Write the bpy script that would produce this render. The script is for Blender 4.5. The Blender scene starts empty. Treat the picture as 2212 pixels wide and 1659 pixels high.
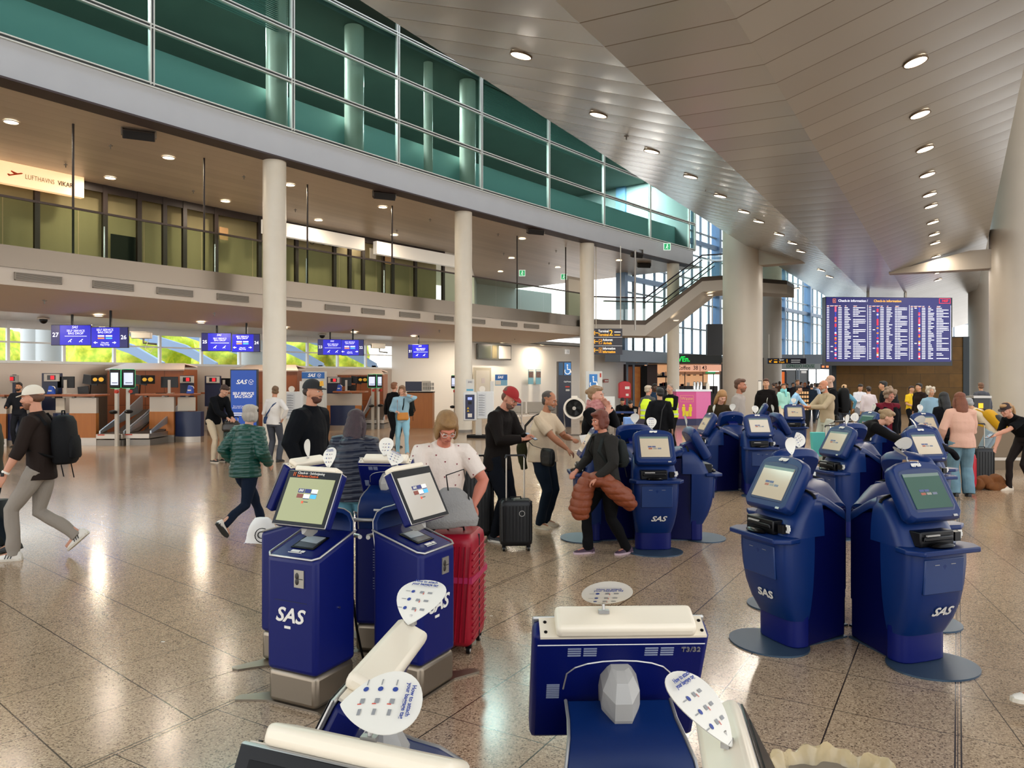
import bpy, bmesh, math, random
import numpy as np
from mathutils import Vector, Matrix
random.seed(7); rng = np.random.default_rng(5)
SC = bpy.context.scene
COL = SC.collection
# ---------------------------------------------------------------- camera, world, light, exposure
F, HZ, CH = 1620.0, 822.0, 1.88          # focal length in px, horizon row, eye height in m
cam = bpy.data.cameras.new('camera'); camo = bpy.data.objects.new('camera', cam); COL.objects.link(camo)
cam.sensor_width = 36.0; cam.lens = F / 2212 * 36.0
cam.shift_y = -(829.5 - HZ) / 2212
cam.clip_start = 0.05; cam.clip_end = 600
camo.location = (0, 0, CH); camo.rotation_euler = (math.pi / 2, 0, 0)
SC.camera = camo
W = bpy.data.worlds.new('sky'); SC.world = W; W.use_nodes = True
nt = W.node_tree; nt.nodes.clear()
o = nt.nodes.new('ShaderNodeOutputWorld'); b = nt.nodes.new('ShaderNodeBackground')
tc = nt.nodes.new('ShaderNodeTexCoord'); sp = nt.nodes.new('ShaderNodeSeparateXYZ'); rp = nt.nodes.new('ShaderNodeValToRGB')
nt.links.new(tc.outputs['Generated'], sp.inputs[0]); nt.links.new(sp.outputs['Z'], rp.inputs[0])
rp.color_ramp.elements[0].position = 0.0; rp.color_ramp.elements[0].color = (1.0, 0.97, 0.92, 1)
rp.color_ramp.elements[1].position = 0.75; rp.color_ramp.elements[1].color = (0.66, 0.80, 1.0, 1)
nt.links.new(rp.outputs[0], b.inputs[0]); b.inputs[1].default_value = 3.4
nt.links.new(b.outputs[0], o.inputs[0])
SC.view_settings.view_transform = 'Standard'; SC.view_settings.look = 'None'
SC.view_settings.exposure = 0.1; SC.view_settings.gamma = 1.0; SC.view_settings.use_curve_mapping = False
SC.cycles.use_denoising = True
SC.cycles.max_bounces = 7; SC.cycles.diffuse_bounces = 4; SC.cycles.glossy_bounces = 3
SC.cycles.transmission_bounces = 3; SC.cycles.transparent_max_bounces = 12
SC.cycles.caustics_reflective = False; SC.cycles.caustics_refractive = False
SC.cycles.sample_clamp_indirect = 6

# ---------------------------------------------------------------- helpers
def G(px, py, z=0.0):                     # point at height z seen at a pixel
    Y = F * (CH - z) / (py - HZ); return ((px - 1106) / F * Y, Y)
def XY(px, Y): return ((px - 1106) / F * Y, Y)
def ZZ(py, Y): return CH - (py - HZ) * Y / F
def lin(h):
    if isinstance(h, str):
        h = h.lstrip('#'); c = [int(h[i:i+2], 16) / 255 for i in (0, 2, 4)]
        return tuple((x / 12.92 if x <= .04045 else ((x + .055) / 1.055) ** 2.4) for x in c) + (1,)
    return tuple(h) + (1,) if len(h) == 3 else tuple(h)
MATS = {}
def mat(name, col='#808080', rough=.5, metal=0., emit=None, es=1., alpha=1., spec=.5, coat=0., bump=None, var=None, trans=0.):
    if name in MATS: return MATS[name]
    m = bpy.data.materials.new(name); m.use_nodes = True; MATS[name] = m
    n = m.node_tree; p = n.nodes['Principled BSDF']
    p.inputs['Base Color'].default_value = lin(col); p.inputs['Roughness'].default_value = rough
    p.inputs['Metallic'].default_value = metal; p.inputs['Specular IOR Level'].default_value = spec
    p.inputs['Coat Weight'].default_value = coat; p.inputs['Alpha'].default_value = alpha
    if emit: p.inputs['Emission Color'].default_value = lin(emit); p.inputs['Emission Strength'].default_value = es
    if var:                                # (scale, other colour, contrast)
        t = n.nodes.new('ShaderNodeTexCoord'); x = n.nodes.new('ShaderNodeTexNoise'); r = n.nodes.new('ShaderNodeMix'); r.data_type = 'RGBA'
        mp = n.nodes.new('ShaderNodeMapping'); n.links.new(t.outputs['Object'], mp.inputs[0])
        if len(var) > 2: mp.inputs['Scale'].default_value = var[2]
        x.inputs['Scale'].default_value = var[0]; x.inputs['Detail'].default_value = 3
        n.links.new(mp.outputs[0], x.inputs['Vector']); n.links.new(x.outputs['Fac'], r.inputs[0])
        r.inputs[6].default_value = lin(col); r.inputs[7].default_value = lin(var[1]); n.links.new(r.outputs[2], p.inputs['Base Color'])
    if bump:                               # (scale, strength)
        t = n.nodes.new('ShaderNodeTexCoord'); x = n.nodes.new('ShaderNodeTexNoise'); bb = n.nodes.new('ShaderNodeBump')
        x.inputs['Scale'].default_value = bump[0]; bb.inputs['Strength'].default_value = bump[1]; bb.inputs['Distance'].default_value = .01
        n.links.new(t.outputs['Object'], x.inputs['Vector']); n.links.new(x.outputs['Fac'], bb.inputs['Height']); n.links.new(bb.outputs[0], p.inputs['Normal'])
    return m
def glass(name, tint, refl=.08, rough=.02, f0=.04, gain=1.0):
    if name in MATS: return MATS[name]
    m = bpy.data.materials.new(name); m.use_nodes = True; MATS[name] = m; n = m.node_tree; n.nodes.clear()
    out = n.nodes.new('ShaderNodeOutputMaterial'); mx = n.nodes.new('ShaderNodeMixShader'); tr = n.nodes.new('ShaderNodeBsdfTransparent')
    gl = n.nodes.new('ShaderNodeBsdfGlossy'); fr = n.nodes.new('ShaderNodeFresnel'); fr.inputs[0].default_value = 1.5
    mu = n.nodes.new('ShaderNodeMath'); mu.operation = 'MULTIPLY_ADD'; mu.inputs[1].default_value = gain; mu.inputs[2].default_value = refl; mu.use_clamp = True
    tr.inputs[0].default_value = lin(tint); gl.inputs['Roughness'].default_value = rough; gl.inputs[0].default_value = (.85, .95, .95, 1)
    ge = n.nodes.new('ShaderNodeNewGeometry'); bf = n.nodes.new('ShaderNodeMath'); bf.operation = 'SUBTRACT'; bf.inputs[0].default_value = 1; n.links.new(ge.outputs['Backfacing'], bf.inputs[1])
    m2 = n.nodes.new('ShaderNodeMath'); m2.operation = 'MULTIPLY'; n.links.new(fr.outputs[0], mu.inputs[0]); n.links.new(mu.outputs[0], m2.inputs[0]); n.links.new(bf.outputs[0], m2.inputs[1]); n.links.new(m2.outputs[0], mx.inputs[0]); n.links.new(tr.outputs[0], mx.inputs[1]); n.links.new(gl.outputs[0], mx.inputs[2]); n.links.new(mx.outputs[0], out.inputs[0])
    return m
class MB:
    def __init__(s): s.v = []; s.f = []; s.m = []
    def add(s, vs, fs, mi=0):
        b = len(s.v); s.v += [tuple(v) for v in vs]; s.f += [tuple(i + b for i in f) for f in fs]; s.m += [mi] * len(fs); return s
    def box(s, x0, x1, y0, y1, z0, z1, mi=0, M=None):
        vs = [Vector((x, y, z)) for z in (z0, z1) for y in (y0, y1) for x in (x0, x1)]
        if M is not None: vs = [M @ v for v in vs]
        return s.add(vs, [(0, 2, 3, 1), (4, 5, 7, 6), (0, 1, 5, 4), (2, 6, 7, 3), (0, 4, 6, 2), (1, 3, 7, 5)], mi)
    def cbox(s, c, d, mi=0, M=None):
        return s.box(c[0]-d[0]/2, c[0]+d[0]/2, c[1]-d[1]/2, c[1]+d[1]/2, c[2]-d[2]/2, c[2]+d[2]/2, mi, M)
    def quad(s, a, b, c, d, mi=0): return s.add([a, b, c, d], [(0, 1, 2, 3)], mi)
    def extr(s, poly, vec, mi=0, mside=None):   # closed planar polygon extruded by a vector
        n = len(poly); P = [Vector(p) for p in poly]; q = [p + Vector(vec) for p in P]
        s.add(P + q, [tuple(range(n - 1, -1, -1)), tuple(range(n, 2 * n))], mi)
        return s.add(P + q, [(i, (i + 1) % n, n + (i + 1) % n, n + i) for i in range(n)], mi if mside is None else mside)
    def prism(s, poly, z0, z1, mi=0): return s.extr([(x, y, z0) for x, y in poly], (0, 0, z1 - z0), mi)
    def tube(s, pts, r, seg=8, mi=0, caps=True, sq=None):
        P = [Vector(p) for p in pts]; n = len(P); R = r if isinstance(r, (list, tuple)) else [r] * n
        rings = []; up = None
        for i, p in enumerate(P):
            t = ((P[min(i+1, n-1)] - p).normalized() + (p - P[max(i-1, 0)]).normalized())
            t = t.normalized() if t.length > 1e-6 else Vector((0, 0, 1))
            if up is None: up = Vector((0, 0, 1)) if abs(t.z) < .9 else Vector((0, 1, 0))
            a = t.cross(up).normalized(); bb = a.cross(t).normalized(); up = bb
            ri = R[i]; rx, ry = ri if isinstance(ri, (list, tuple)) else (ri, ri)
            rings.append([p + a * (rx * math.cos(2*math.pi*k/seg)) + bb * (ry * math.sin(2*math.pi*k/seg)) for k in range(seg)])
        return s.loft(rings, mi, caps)
    def loft(s, rings, mi=0, caps=True):
        seg = len(rings[0]); vs = [v for r in rings for v in r]; fs = []
        for i in range(len(rings) - 1):
            for k in range(seg):
                fs.append((i*seg+k, i*seg+(k+1) % seg, (i+1)*seg+(k+1) % seg, (i+1)*seg+k))
        if caps: fs += [tuple(range(seg-1, -1, -1)), tuple(range((len(rings)-1)*seg, len(rings)*seg))]
        return s.add(vs, fs, mi)
    def lathe(s, prof, c=(0, 0), seg=24, mi=0, caps=True):
        return s.loft([[(c[0]+r*math.cos(2*math.pi*k/seg), c[1]+r*math.sin(2*math.pi*k/seg), z) for k in range(seg)] for r, z in prof], mi, caps)
    def ball(s, c, r, seg=12, rings=8, mi=0, M=None):
        r = (r, r, r) if not isinstance(r, (list, tuple)) else r; rr = []
        for i in range(rings + 1):
            th = math.pi * (i + .0) / rings; q = max(math.sin(th), .02)
            ring = []
            for k in range(seg):
                v = Vector((r[0]*q*math.cos(2*math.pi*k/seg), r[1]*q*math.sin(2*math.pi*k/seg), -r[2]*math.cos(th)))
                if M is not None: v = M @ v
                ring.append(v + Vector(c))
            rr.append(ring)
        return s.loft(rr, mi)
    def build(s, name, mats, parent=None, smooth=False, bevel=0, seg=2, subsurf=0):
        me = bpy.data.meshes.new(name); me.from_pydata(s.v, [], s.f)
        mats = mats if isinstance(mats, (list, tuple)) else [mats]
        for m in mats: me.materials.append(m)
        if len(mats) > 1: me.polygons.foreach_set('material_index', s.m)
        bm = bmesh.new(); bm.from_mesh(me)
        if smooth or bevel: bmesh.ops.remove_doubles(bm, verts=bm.verts, dist=1e-6)
        bmesh.ops.recalc_face_normals(bm, faces=bm.faces)
        bm.to_mesh(me); bm.free()
        ob = bpy.data.objects.new(name, me); COL.objects.link(ob)
        if parent is not None: ob.parent = parent
        if bevel:
            md = ob.modifiers.new('bevel', 'BEVEL'); md.width = bevel; md.segments = seg; md.limit_method = 'ANGLE'; md.angle_limit = math.radians(40)
        if subsurf:
            md = ob.modifiers.new('sub', 'SUBSURF'); md.levels = subsurf; md.render_levels = subsurf
        if smooth or bevel:
            me.polygons.foreach_set('use_smooth', [True] * len(me.polygons))
            try: me.set_sharp_from_angle(angle=math.radians(45))
            except Exception: pass
        return ob
def tag(ob, label=None, cat=None, group=None, kind=None):
    if label: ob['label'] = label
    if cat: ob['category'] = cat
    if group: ob['group'] = group
    if kind: ob['kind'] = kind
    return ob
def thing(name, label, cat, loc=(0, 0, 0), rz=0, group=None):
    e = bpy.data.objects.new(name, None); COL.objects.link(e); e.empty_display_size = .1
    e.location = loc if len(loc) == 3 else (loc[0], loc[1], 0); e.rotation_euler = (0, 0, math.radians(rz))
    return tag(e, label, cat, group)
def copy_tree(o, parent=None):
    c = o.copy(); COL.objects.link(c)
    if parent is not None: c.parent = parent
    for ch in list(o.children): copy_tree(ch, c)
    return c
def dup(root, loc, rz, label, group=None):
    c = copy_tree(root); c.location = loc if len(loc) == 3 else (loc[0], loc[1], 0); c.rotation_euler = (0, 0, math.radians(rz)); c['label'] = label
    if group: c['group'] = group
    return c
_txt = {}
def text(body, size, m, parent, M, name='lettering', shear=0, bold=0., ext=.0015, align='CENTER', sx=1.0):
    key = (body, round(size, 4), shear, bold, align, ext, sx, m.name)
    if key not in _txt:
        cu = bpy.data.curves.new(name, 'FONT'); cu.body = body; cu.size = size; cu.shear = shear; cu.offset = bold; cu.extrude = ext
        cu.align_x = align; cu.align_y = 'CENTER'; cu.resolution_u = 3; cu.space_line = .85
        to = bpy.data.objects.new(name, cu); COL.objects.link(to)
        me = bpy.data.meshes.new_from_object(to); bpy.data.objects.remove(to); bpy.data.curves.remove(cu)
        me.name = name; me.materials.clear(); me.materials.append(m)
        if sx != 1.0: me.transform(Matrix.Diagonal((sx, 1, 1, 1)))
        _txt[key] = me
    ob = bpy.data.objects.new(name, _txt[key]); COL.objects.link(ob)
    if parent is not None: ob.parent = parent
    ob.matrix_local = M; return ob
def face(x, y, z, tilt=0, rz=0):          # matrix of a text plane facing -Y, leaning back by tilt
    return Matrix.Translation((x, y, z)) @ Matrix.Rotation(math.radians(rz), 4, 'Z') @ Matrix.Rotation(math.radians(90 - tilt), 4, 'X')
def rotz(a): return Matrix.Rotation(math.radians(a), 4, 'Z')
# shared materials
white = mat('white_paint', '#ded9d0', .6); offw = mat('offwhite_column', '#d8d3c6', .5)
blk = mat('black_plastic', '#060608', .35, spec=.3); blkm = mat('black_matt', '#0a0a0c', .7, spec=.2)
steel = mat('brushed_steel', '#a49c92', .38, .85); dsteel = mat('dull_steel', '#7d776f', .45, .7); chrome = mat('chrome', '#c8c8c8', .15, 1.)
wpla = mat('white_plastic', '#dcd6ca', .4); navy = mat('navy_panel', '#0b1a3e', .4); bronze = mat('dark_frame', '#2a1f1b', .5)
# ================================================================ floor
def node_math(n, op, a, b=None, clamp=False):
    x = n.nodes.new('ShaderNodeMath'); x.operation = op; x.use_clamp = clamp
    for i, v in enumerate((a, b)):
        if v is None: continue
        if isinstance(v, (int, float)): x.inputs[i].default_value = v
        else: n.links.new(v, x.inputs[i])
    return x.outputs[0]
def floor_material():
    m = bpy.data.materials.new('terrazzo_tiles'); m.use_nodes = True; n = m.node_tree; p = n.nodes['Principled BSDF']
    t = n.nodes.new('ShaderNodeTexCoord'); s = n.nodes.new('ShaderNodeSeparateXYZ'); n.links.new(t.outputs['Object'], s.inputs[0])
    X, Y = s.outputs[0], s.outputs[1]; mm = lambda op, a, b=None, c=False: node_math(n, op, a, b, c)
    def dot(ax, ay, off=0.): return mm('ADD', mm('ADD', mm('MULTIPLY', X, ax), mm('MULTIPLY', Y, ay)), off)
    def line(v, per, w):                   # 1 on the joint
        fr = mm('FRACT', mm('DIVIDE', v, per)); d = mm('MULTIPLY', mm('MINIMUM', fr, mm('SUBTRACT', 1.0, fr)), per); return mm('LESS_THAN', d, w)
    c = dot(1, -.595)
    inL = mm('LESS_THAN', c, -4.25); inR = mm('GREATER_THAN', c, 0.0)
    inC = mm('SUBTRACT', mm('SUBTRACT', 1.0, inL), inR)
    aL = mm('MAXIMUM', line(dot(.653, .757, -.09), .635, .004), line(dot(-.757, .653, .05), .655, .0025))
    pC = line(dot(.8594, -.5113, 0), .61, .004); qx = line(dot(.5113, .8594, -.42), .6, .0028)
    aC = mm('MAXIMUM', pC, qx); aR = mm('MAXIMUM', line(dot(.951, -.309, -.14), .585, .0032), qx)
    L = mm('ADD', mm('ADD', mm('MULTIPLY', aL, inL), mm('MULTIPLY', aC, inC)), mm('MULTIPLY', aR, inR))
    for cc in (-4.25, 0.0):
        for dd in (-.016, .016): L = mm('MAXIMUM', L, mm('LESS_THAN', mm('ABSOLUTE', mm('ADD', c, -cc + dd)), .0045))
    v = n.nodes.new('ShaderNodeTexVoronoi'); v.inputs['Scale'].default_value = 130; n.links.new(t.outputs['Object'], v.inputs['Vector'])
    r = n.nodes.new('ShaderNodeValToRGB'); sep = n.nodes.new('ShaderNodeSeparateColor'); n.links.new(v.outputs['Color'], sep.inputs[0]); n.links.new(sep.outputs[0], r.inputs[0])
    e = r.color_ramp.elements; e[0].position = 0; e[0].color = lin('#5e4c3b'); e[1].position = 1; e[1].color = lin('#c4ab8c')
    for pos, col in ((.10, '#6c5845'), (.16, '#957d64'), (.60, '#a78d72'), (.86, '#b59b7f')):
        k = e.new(pos); k.color = lin(col)
    nz = n.nodes.new('ShaderNodeTexNoise'); nz.inputs['Scale'].default_value = .6; nz.inputs['Detail'].default_value = 3; n.links.new(t.outputs['Object'], nz.inputs['Vector'])
    mr = n.nodes.new('ShaderNodeMapRange'); n.links.new(nz.outputs[0], mr.inputs[0]); mr.inputs[3].default_value = .88; mr.inputs[4].default_value = 1.10
    mx0 = n.nodes.new('ShaderNodeMix'); mx0.data_type = 'RGBA'; mx0.blend_type = 'MULTIPLY'; mx0.inputs[0].default_value = 1
    n.links.new(r.outputs[0], mx0.inputs[6]); n.links.new(mr.outputs[0], mx0.inputs[7])
    mx = n.nodes.new('ShaderNodeMix'); mx.data_type = 'RGBA'; n.links.new(L, mx.inputs[0]); n.links.new(mx0.outputs[2], mx.inputs[6]); mx.inputs[7].default_value = lin('#33281f')
    n.links.new(mx.outputs[2], p.inputs['Base Color'])
    rr = n.nodes.new('ShaderNodeMapRange'); n.links.new(nz.outputs[0], rr.inputs[0]); rr.inputs[3].default_value = .13; rr.inputs[4].default_value = .21
    n.links.new(rr.outputs[0], p.inputs['Roughness']); p.inputs['Specular IOR Level'].default_value = .7
    return m
fl = MB().quad((-60, -14, 0), (110, -14, 0), (110, 110, 0), (-60, 110, 0)).build('floor', floor_material()); tag(fl, kind='structure')

# ================================================================ curved check-in building: a line of columns, everything else is offset from it
def _curve():
    P = {}; ds = .1; x, y = -6.65, 21.0; P[0] = (x, y)
    for sgn in (1, -1):
        x, y = P[0]
        for i in range(1, 420):
            s = sgn * i * ds; r = .745 + .0065 * (s - sgn*ds/2); n = math.hypot(r, 1); x += sgn*ds*r/n; y += sgn*ds/n; P[sgn*i] = (x, y)
    return P
_P = _curve()
def FC(s, off=0.):                        # point at arc length s, off metres behind the column line
    k = s * 10; i = max(-418, min(417, math.floor(k))); t = k - i
    x = _P[i][0]*(1-t) + _P[i+1][0]*t; y = _P[i][1]*(1-t) + _P[i+1][1]*t
    r = .745 + .0065 * s; n = math.hypot(r, 1); return (x - off/n, y + off*r/n)
def FA(s): return -math.degrees(math.atan(.745 + .0065 * s)) + 90   # heading of the line: rotz for local +X along s
def S_AT(px, off=0.):
    lo, hi = -20.0, 30.0
    for _ in range(50):
        m = (lo+hi)/2; x, y = FC(m, off)
        if 1106 + F*x/y < px: lo = m
        else: hi = m
    return lo
def strip(mb, o1, z1, o2, z2, s0, s1, n=36, mi=0):   # ruled surface along the curve
    a = [FC(s0 + (s1-s0)*i/n, o1) + (z1,) for i in range(n+1)]; b = [FC(s0 + (s1-s0)*i/n, o2) + (z2,) for i in range(n+1)]
    mb.add(a + b, [(i, i+1, n+2+i, n+1+i) for i in range(n)], mi)
def band(mb, o0, o1, z0, z1, s0, s1, n=36, mi=0):     # solid curved bar
    strip(mb, o0, z0, o0, z1, s0, s1, n, mi); strip(mb, o1, z0, o1, z1, s0, s1, n, mi); strip(mb, o0, z1, o1, z1, s0, s1, n, mi); strip(mb, o0, z0, o1, z0, s0, s1, n, mi)
    for s in (s0, s1): mb.quad(FC(s, o0)+(z0,), FC(s, o1)+(z0,), FC(s, o1)+(z1,), FC(s, o0)+(z1,), mi)
S0, S1 = -19.0, S_AT(1500, -.4)
col_s = [-16.0, -8.0, 0, S_AT(1001), S_AT(1268), S_AT(1454)]
fasm = mat('pale_fascia', '#b9bdc2', .55, var=(1.2, '#aeb2b8'))
mb = MB(); band(mb, -.42, .1, 8.05, 8.84, S0, S1 - .2); tag(mb.build('trim_1', fasm, smooth=True), kind='structure')
mb = MB(); band(mb, -.46, .1, 8.0, 8.045, S0, S1 - .2); tag(mb.build('trim_2', mat('purple_grey_edge', '#3f3436', .6)), kind='structure')
def ceiling_mat(name, c1, c2, rough, metal, seam, ax, ay, bump=.35, line='#6b6257'):
    m = bpy.data.materials.new(name); m.use_nodes = True; n = m.node_tree; p = n.nodes['Principled BSDF']
    t = n.nodes.new('ShaderNodeTexCoord'); s = n.nodes.new('ShaderNodeSeparateXYZ'); n.links.new(t.outputs['Object'], s.inputs[0])
    u = node_math(n, 'ADD', node_math(n, 'MULTIPLY', s.outputs[0], ax), node_math(n, 'MULTIPLY', s.outputs[1], ay))
    q = node_math(n, 'DIVIDE', u, seam); fr = node_math(n, 'FRACT', q)
    d = node_math(n, 'MINIMUM', fr, node_math(n, 'SUBTRACT', 1.0, fr)); L = node_math(n, 'LESS_THAN', d, .012 / seam)
    fl_ = node_math(n, 'FLOOR', q); wn = n.nodes.new('ShaderNodeTexWhiteNoise'); wn.noise_dimensions = '1D'; n.links.new(fl_, wn.inputs['W'])
    a = n.nodes.new('ShaderNodeMix'); a.data_type = 'RGBA'; a.inputs[6].default_value = lin(c1); a.inputs[7].default_value = lin(c2); n.links.new(wn.outputs[0], a.inputs[0])
    b_ = n.nodes.new('ShaderNodeMix'); b_.data_type = 'RGBA'; b_.inputs[7].default_value = lin(line); n.links.new(L, b_.inputs[0]); n.links.new(a.outputs[2], b_.inputs[6])
    n.links.new(b_.outputs[2], p.inputs['Base Color']); p.inputs['Roughness'].default_value = rough; p.inputs['Metallic'].default_value = metal
    h = node_math(n, 'MULTIPLY', fr, node_math(n, 'SUBTRACT', 1.0, fr)); bp = n.nodes.new('ShaderNodeBump'); bp.inputs['Strength'].default_value = bump; bp.inputs['Distance'].default_value = .25
    n.links.new(h, bp.inputs['Height']); n.links.new(bp.outputs[0], p.inputs['Normal']); return m
sof = ceiling_mat('beige_ceiling_strips', '#c9bcae', '#bfb2a5', .4, .1, .42, .8, -.6, .05, '#b8aa9b')
SG = S_AT(1000, 3.); mb = MB()
for zz in (8.05, 8.07): strip(mb, -.42, zz, 8., zz, S0, SG, 50); strip(mb, -.42, zz, 16., zz, SG, S1 + 1, 30)
tag(mb.build('ceiling_mezzanine', sof), kind='structure')
# round columns carrying the upper floor
colm = mat('cream_column', '#dcd6c8', .38, var=(3, '#d3ccbd'))
mb = MB(); mb.lathe([(.317, 0), (.317, 8.05)], seg=40); mb.box(0, 0, 0, 0, 0, 0)
shaft = MB().lathe([(.317, 0.12), (.317, 8.05)], seg=40)
labs = ['cream round column at far left, out of the hall light', 'cream round column left of the left service counters', 'cream round column nearest the camera, right of the blue bag drop banner', 'cream round column behind the man in the red cap, beside the service kiosk', 'cream round column with the yellow terminal sign hanging beside it', 'cream round column under the landing of the staircase, before the shop with green letters']
for s, lb in list(zip(col_s, labs))[2:]:
    e = thing('round_column', lb, 'column', FC(s))
    MB().lathe([(.317, .1), (.317, 8.05)], seg=40).build('shaft', colm, e, smooth=True)
    MB().lathe([(.33, 0), (.33, .1), (.317, .1)], seg=40).build('base_ring', dsteel, e, smooth=True)
# ---------------------------------------------------------------- upper glass facade
mpx = [-330, 22, 326, 630, 858, 1038, 1184, 1303, 1403, 1487]
ms = [S_AT(p, -.4) for p in mpx]; ms[0] = ms[2] - 2*4.15; ms[1] = ms[2] - 4.15; ms = [ms[0]-4.15] + ms
rows = [8.86, 10.25, 11.65, 13.05, 14.5]
fr = MB(); frd = MB()
alum = mat('pale_aluminium', '#d3d6d0', .4, .3)
for z in rows:
    for dz in (-.055, .03): band(fr, -.47, -.36, z + dz, z + dz + .03, ms[0], S1, 40)
    band(frd, -.44, -.36, z - .03, z + .03, ms[0], S1, 40)
for s in ms + [S1]:
    for ds in (-.05, .03): band(fr, -.47, -.36, rows[0], rows[-1], s + ds, s + ds + .03, 1)
    band(frd, -.44, -.36, rows[0], rows[-1], s - .03, s + .03, 1)
fe = thing('glass_facade', 'long curved glazed facade of the upper floor with white grid frame', 'facade', FC(0) )
def under(ob, e):
    ob.parent = e; ob.matrix_parent_inverse = Matrix.Translation(-Vector(e.location)); return ob
under(fr.build('frame_profile', alum), fe); under(frd.build('frame_gasket', mat('grey_gasket', '#2e3638', .5)), fe)
gl1 = glass('teal_glass', '#d2e2df', .06, .01, gain=1.0)
allS = ms + [S1]
for i in range(len(allS) - 1):
    for j in range(4):
        g = MB(); band(g, -.405, -.395, rows[j], rows[j+1], allS[i], allS[i+1], 2); under(g.build('glass_pane', gl1), fe)
# rooms behind the glass
teal = mat('teal_grey_plaster', '#4f6e68', .9); dark = mat('dark_office', '#666f66', .9)
mb = MB(); strip(mb, .1, 8.86, 9, 8.86, S0, S1 + .2); tag(mb.build('floor_office', mat('office_floor', '#3d4a47', .8)), kind='structure')
mb = MB(); strip(mb, -.2, 12.95, 9, 12.95, S0, S1 + .2); strip(mb, -.2, 13.15, 9, 13.15, S0, S1+.2); strip(mb, -.2, 12.95, -.2, 13.15, S0, S1+.2); tag(mb.build('ceiling_office', mat('office_ceiling', '#6c7469', .9, var=(.8, '#5a6158'))), kind='structure')
mb = MB(); strip(mb, 9, 8.86, 9, 16.2, S0, S1 + .2); tag(mb.build('wall_office_back', dark), kind='structure')
mb = MB(); band(mb, .6, .7, 8.86, 10.22, S0, S1 - .3); tag(mb.build('wall_pane_backing', mat('pane_reflection_teal', '#b4dcda', .5)), kind='structure')  # added backing; its pale teal stands in for the lower panes' reflection
mb = MB(); mb.quad(FC(S1 - .3, -.3)+(8.86,), FC(S1 - .3, 9)+(8.86,), FC(S1-.3, 9)+(14.5,), FC(S1-.3, -.3)+(14.5,)); tag(mb.build('wall_office_end', mat('end_plaster', '#a9b4b4', .8)), kind='structure')
for px, lb in ((765, 'bright round column behind the upper facade glass, lit by daylight'), (925, 'slim pale column behind the upper glass, next to the bright one'), (1010, 'shaded round column behind the upper glass at mid facade'), (598, 'round column in the dark office behind upper glass, left of the bright one')):
    s = S_AT(px, .15); e = thing('office_column', lb, 'column', FC(s, .15) + (8.86,)); MB().lathe([(.3 if px != 925 else .16, 0), (.3 if px != 925 else .16, 4.08)], seg=24).build('shaft', colm, e, smooth=True)
for a, b_, lb in ((1046, 1180, 'closed slatted blind behind the upper facade glass, wide one'), (1190, 1296, 'closed slatted blind behind the upper glass, right of the wide one'), (1408, 1480, 'open slatted blind at the right end of the upper facade'), (410, 620, 'slatted blind high in the upper glass above the dark office')):
    s0, s1 = S_AT(a, -.1), S_AT(b_, -.1); bm_ = MB()
    for k in range(26): band(bm_, -.12, -.07, 13.0 - .055*k, 13.012 - .055*k, s0, s1, 3)
    e = thing('window_blind', lb, 'blind', FC(s0, -.1) + (11.6,))
    ob = bm_.build('slats', mat('blind_slat', '#7fa19a', .6)); ob.parent = e; ob.matrix_parent_inverse = Matrix.Translation(-Vector(e.location))
# ---------------------------------------------------------------- mezzanine balcony
stl = mat('balcony_steel', '#7d746a', .33, .95, bump=(1.2, .08))
mb = MB(); OB = 1.3
SB0, SB1 = S0, S_AT(1262, OB)
band(mb, OB, OB + .06, 4.43, 4.92, SB0, SB1); tag(mb.build('trim_3', stl, smooth=True), kind='structure')
mb = MB(); strip(mb, OB + .05, 4.03, OB + .05, 4.43, SB0, SB1); strip(mb, OB+.05, 4.03, OB + 3.6, 3.72, SB0, SB1); strip(mb, OB+.05, 4.05, OB + 3.6, 3.74, SB0, SB1); tag(mb.build('trim_4', mat('cream_plaster', '#cdc3b8', .6)), kind='structure')
mb = MB()
for zz in (4.88, 4.6): strip(mb, OB + .05, zz, 7.6, zz, SB0, SG); strip(mb, OB + .05, zz, 16, zz, SG, S1 + 2)
band(mb, 7.55, 7.6, 3.8, 8.05, S0, SG)
tag(mb.build('floor_mezzanine', mat('mezzanine_floor', '#8a8078', .5)), kind='structure')
mb = MB(); strip(mb, OB + 3.6, 3.74, 8.7, 3.74, SB0, S1 + 2); strip(mb, OB + 3.6, 3.78, 8.7, 3.78, SB0, S1 + 2); tag(mb.build('ceiling_ground', mat('bright_ceiling', '#dfdedb', .35)), kind='structure')
# glass balustrade
be = thing('balcony_balustrade', 'long curved glass balustrade with dark rail along the mezzanine edge', 'balustrade', FC(0, OB) + (4.92,))
gb = glass('clear_green_glass', '#e6efe8', .05, .01, gain=1.2); k = 0; s = SB0
while s < SB1 - .3:
    e_ = min(s + 1.6, SB1); g = MB(); band(g, OB + .02, OB + .03, 4.92, 5.98, s + .01, e_ - .01, 2); under(g.build('glass_panel', gb), be); s = e_
g = MB(); band(g, OB, OB + .05, 5.98, 6.03, SB0, SB1); under(g.build('handrail', mat('rail_bronze', '#4b3f3a', .4, .5)), be)
# thin hanger rods from the ceiling to the balustrade
for px in (158, 441, 664, 847, 1117, 1222):
    s = S_AT(px, OB + .1); x, y = FC(s, OB + .1)
    o = MB().tube([(x, y, 4.9), (x, y, 8.05)], .028, 8).build('hanger_rod', bronze, smooth=True)
    tag(o, {158: 'thin dark rod before the airplane sign on the mezzanine', 441: 'thin dark rod left of the nearest round column', 664: 'thin dark rod beside the grey letters on the mezzanine glass', 847: 'thin dark rod left of the blank white lightbox on mezzanine', 1117: 'thin dark rod at the mezzanine gallery, right of middle column', 1222: 'thin dark rod by the mezzanine exit door'}[px], 'rod', None)
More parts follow.
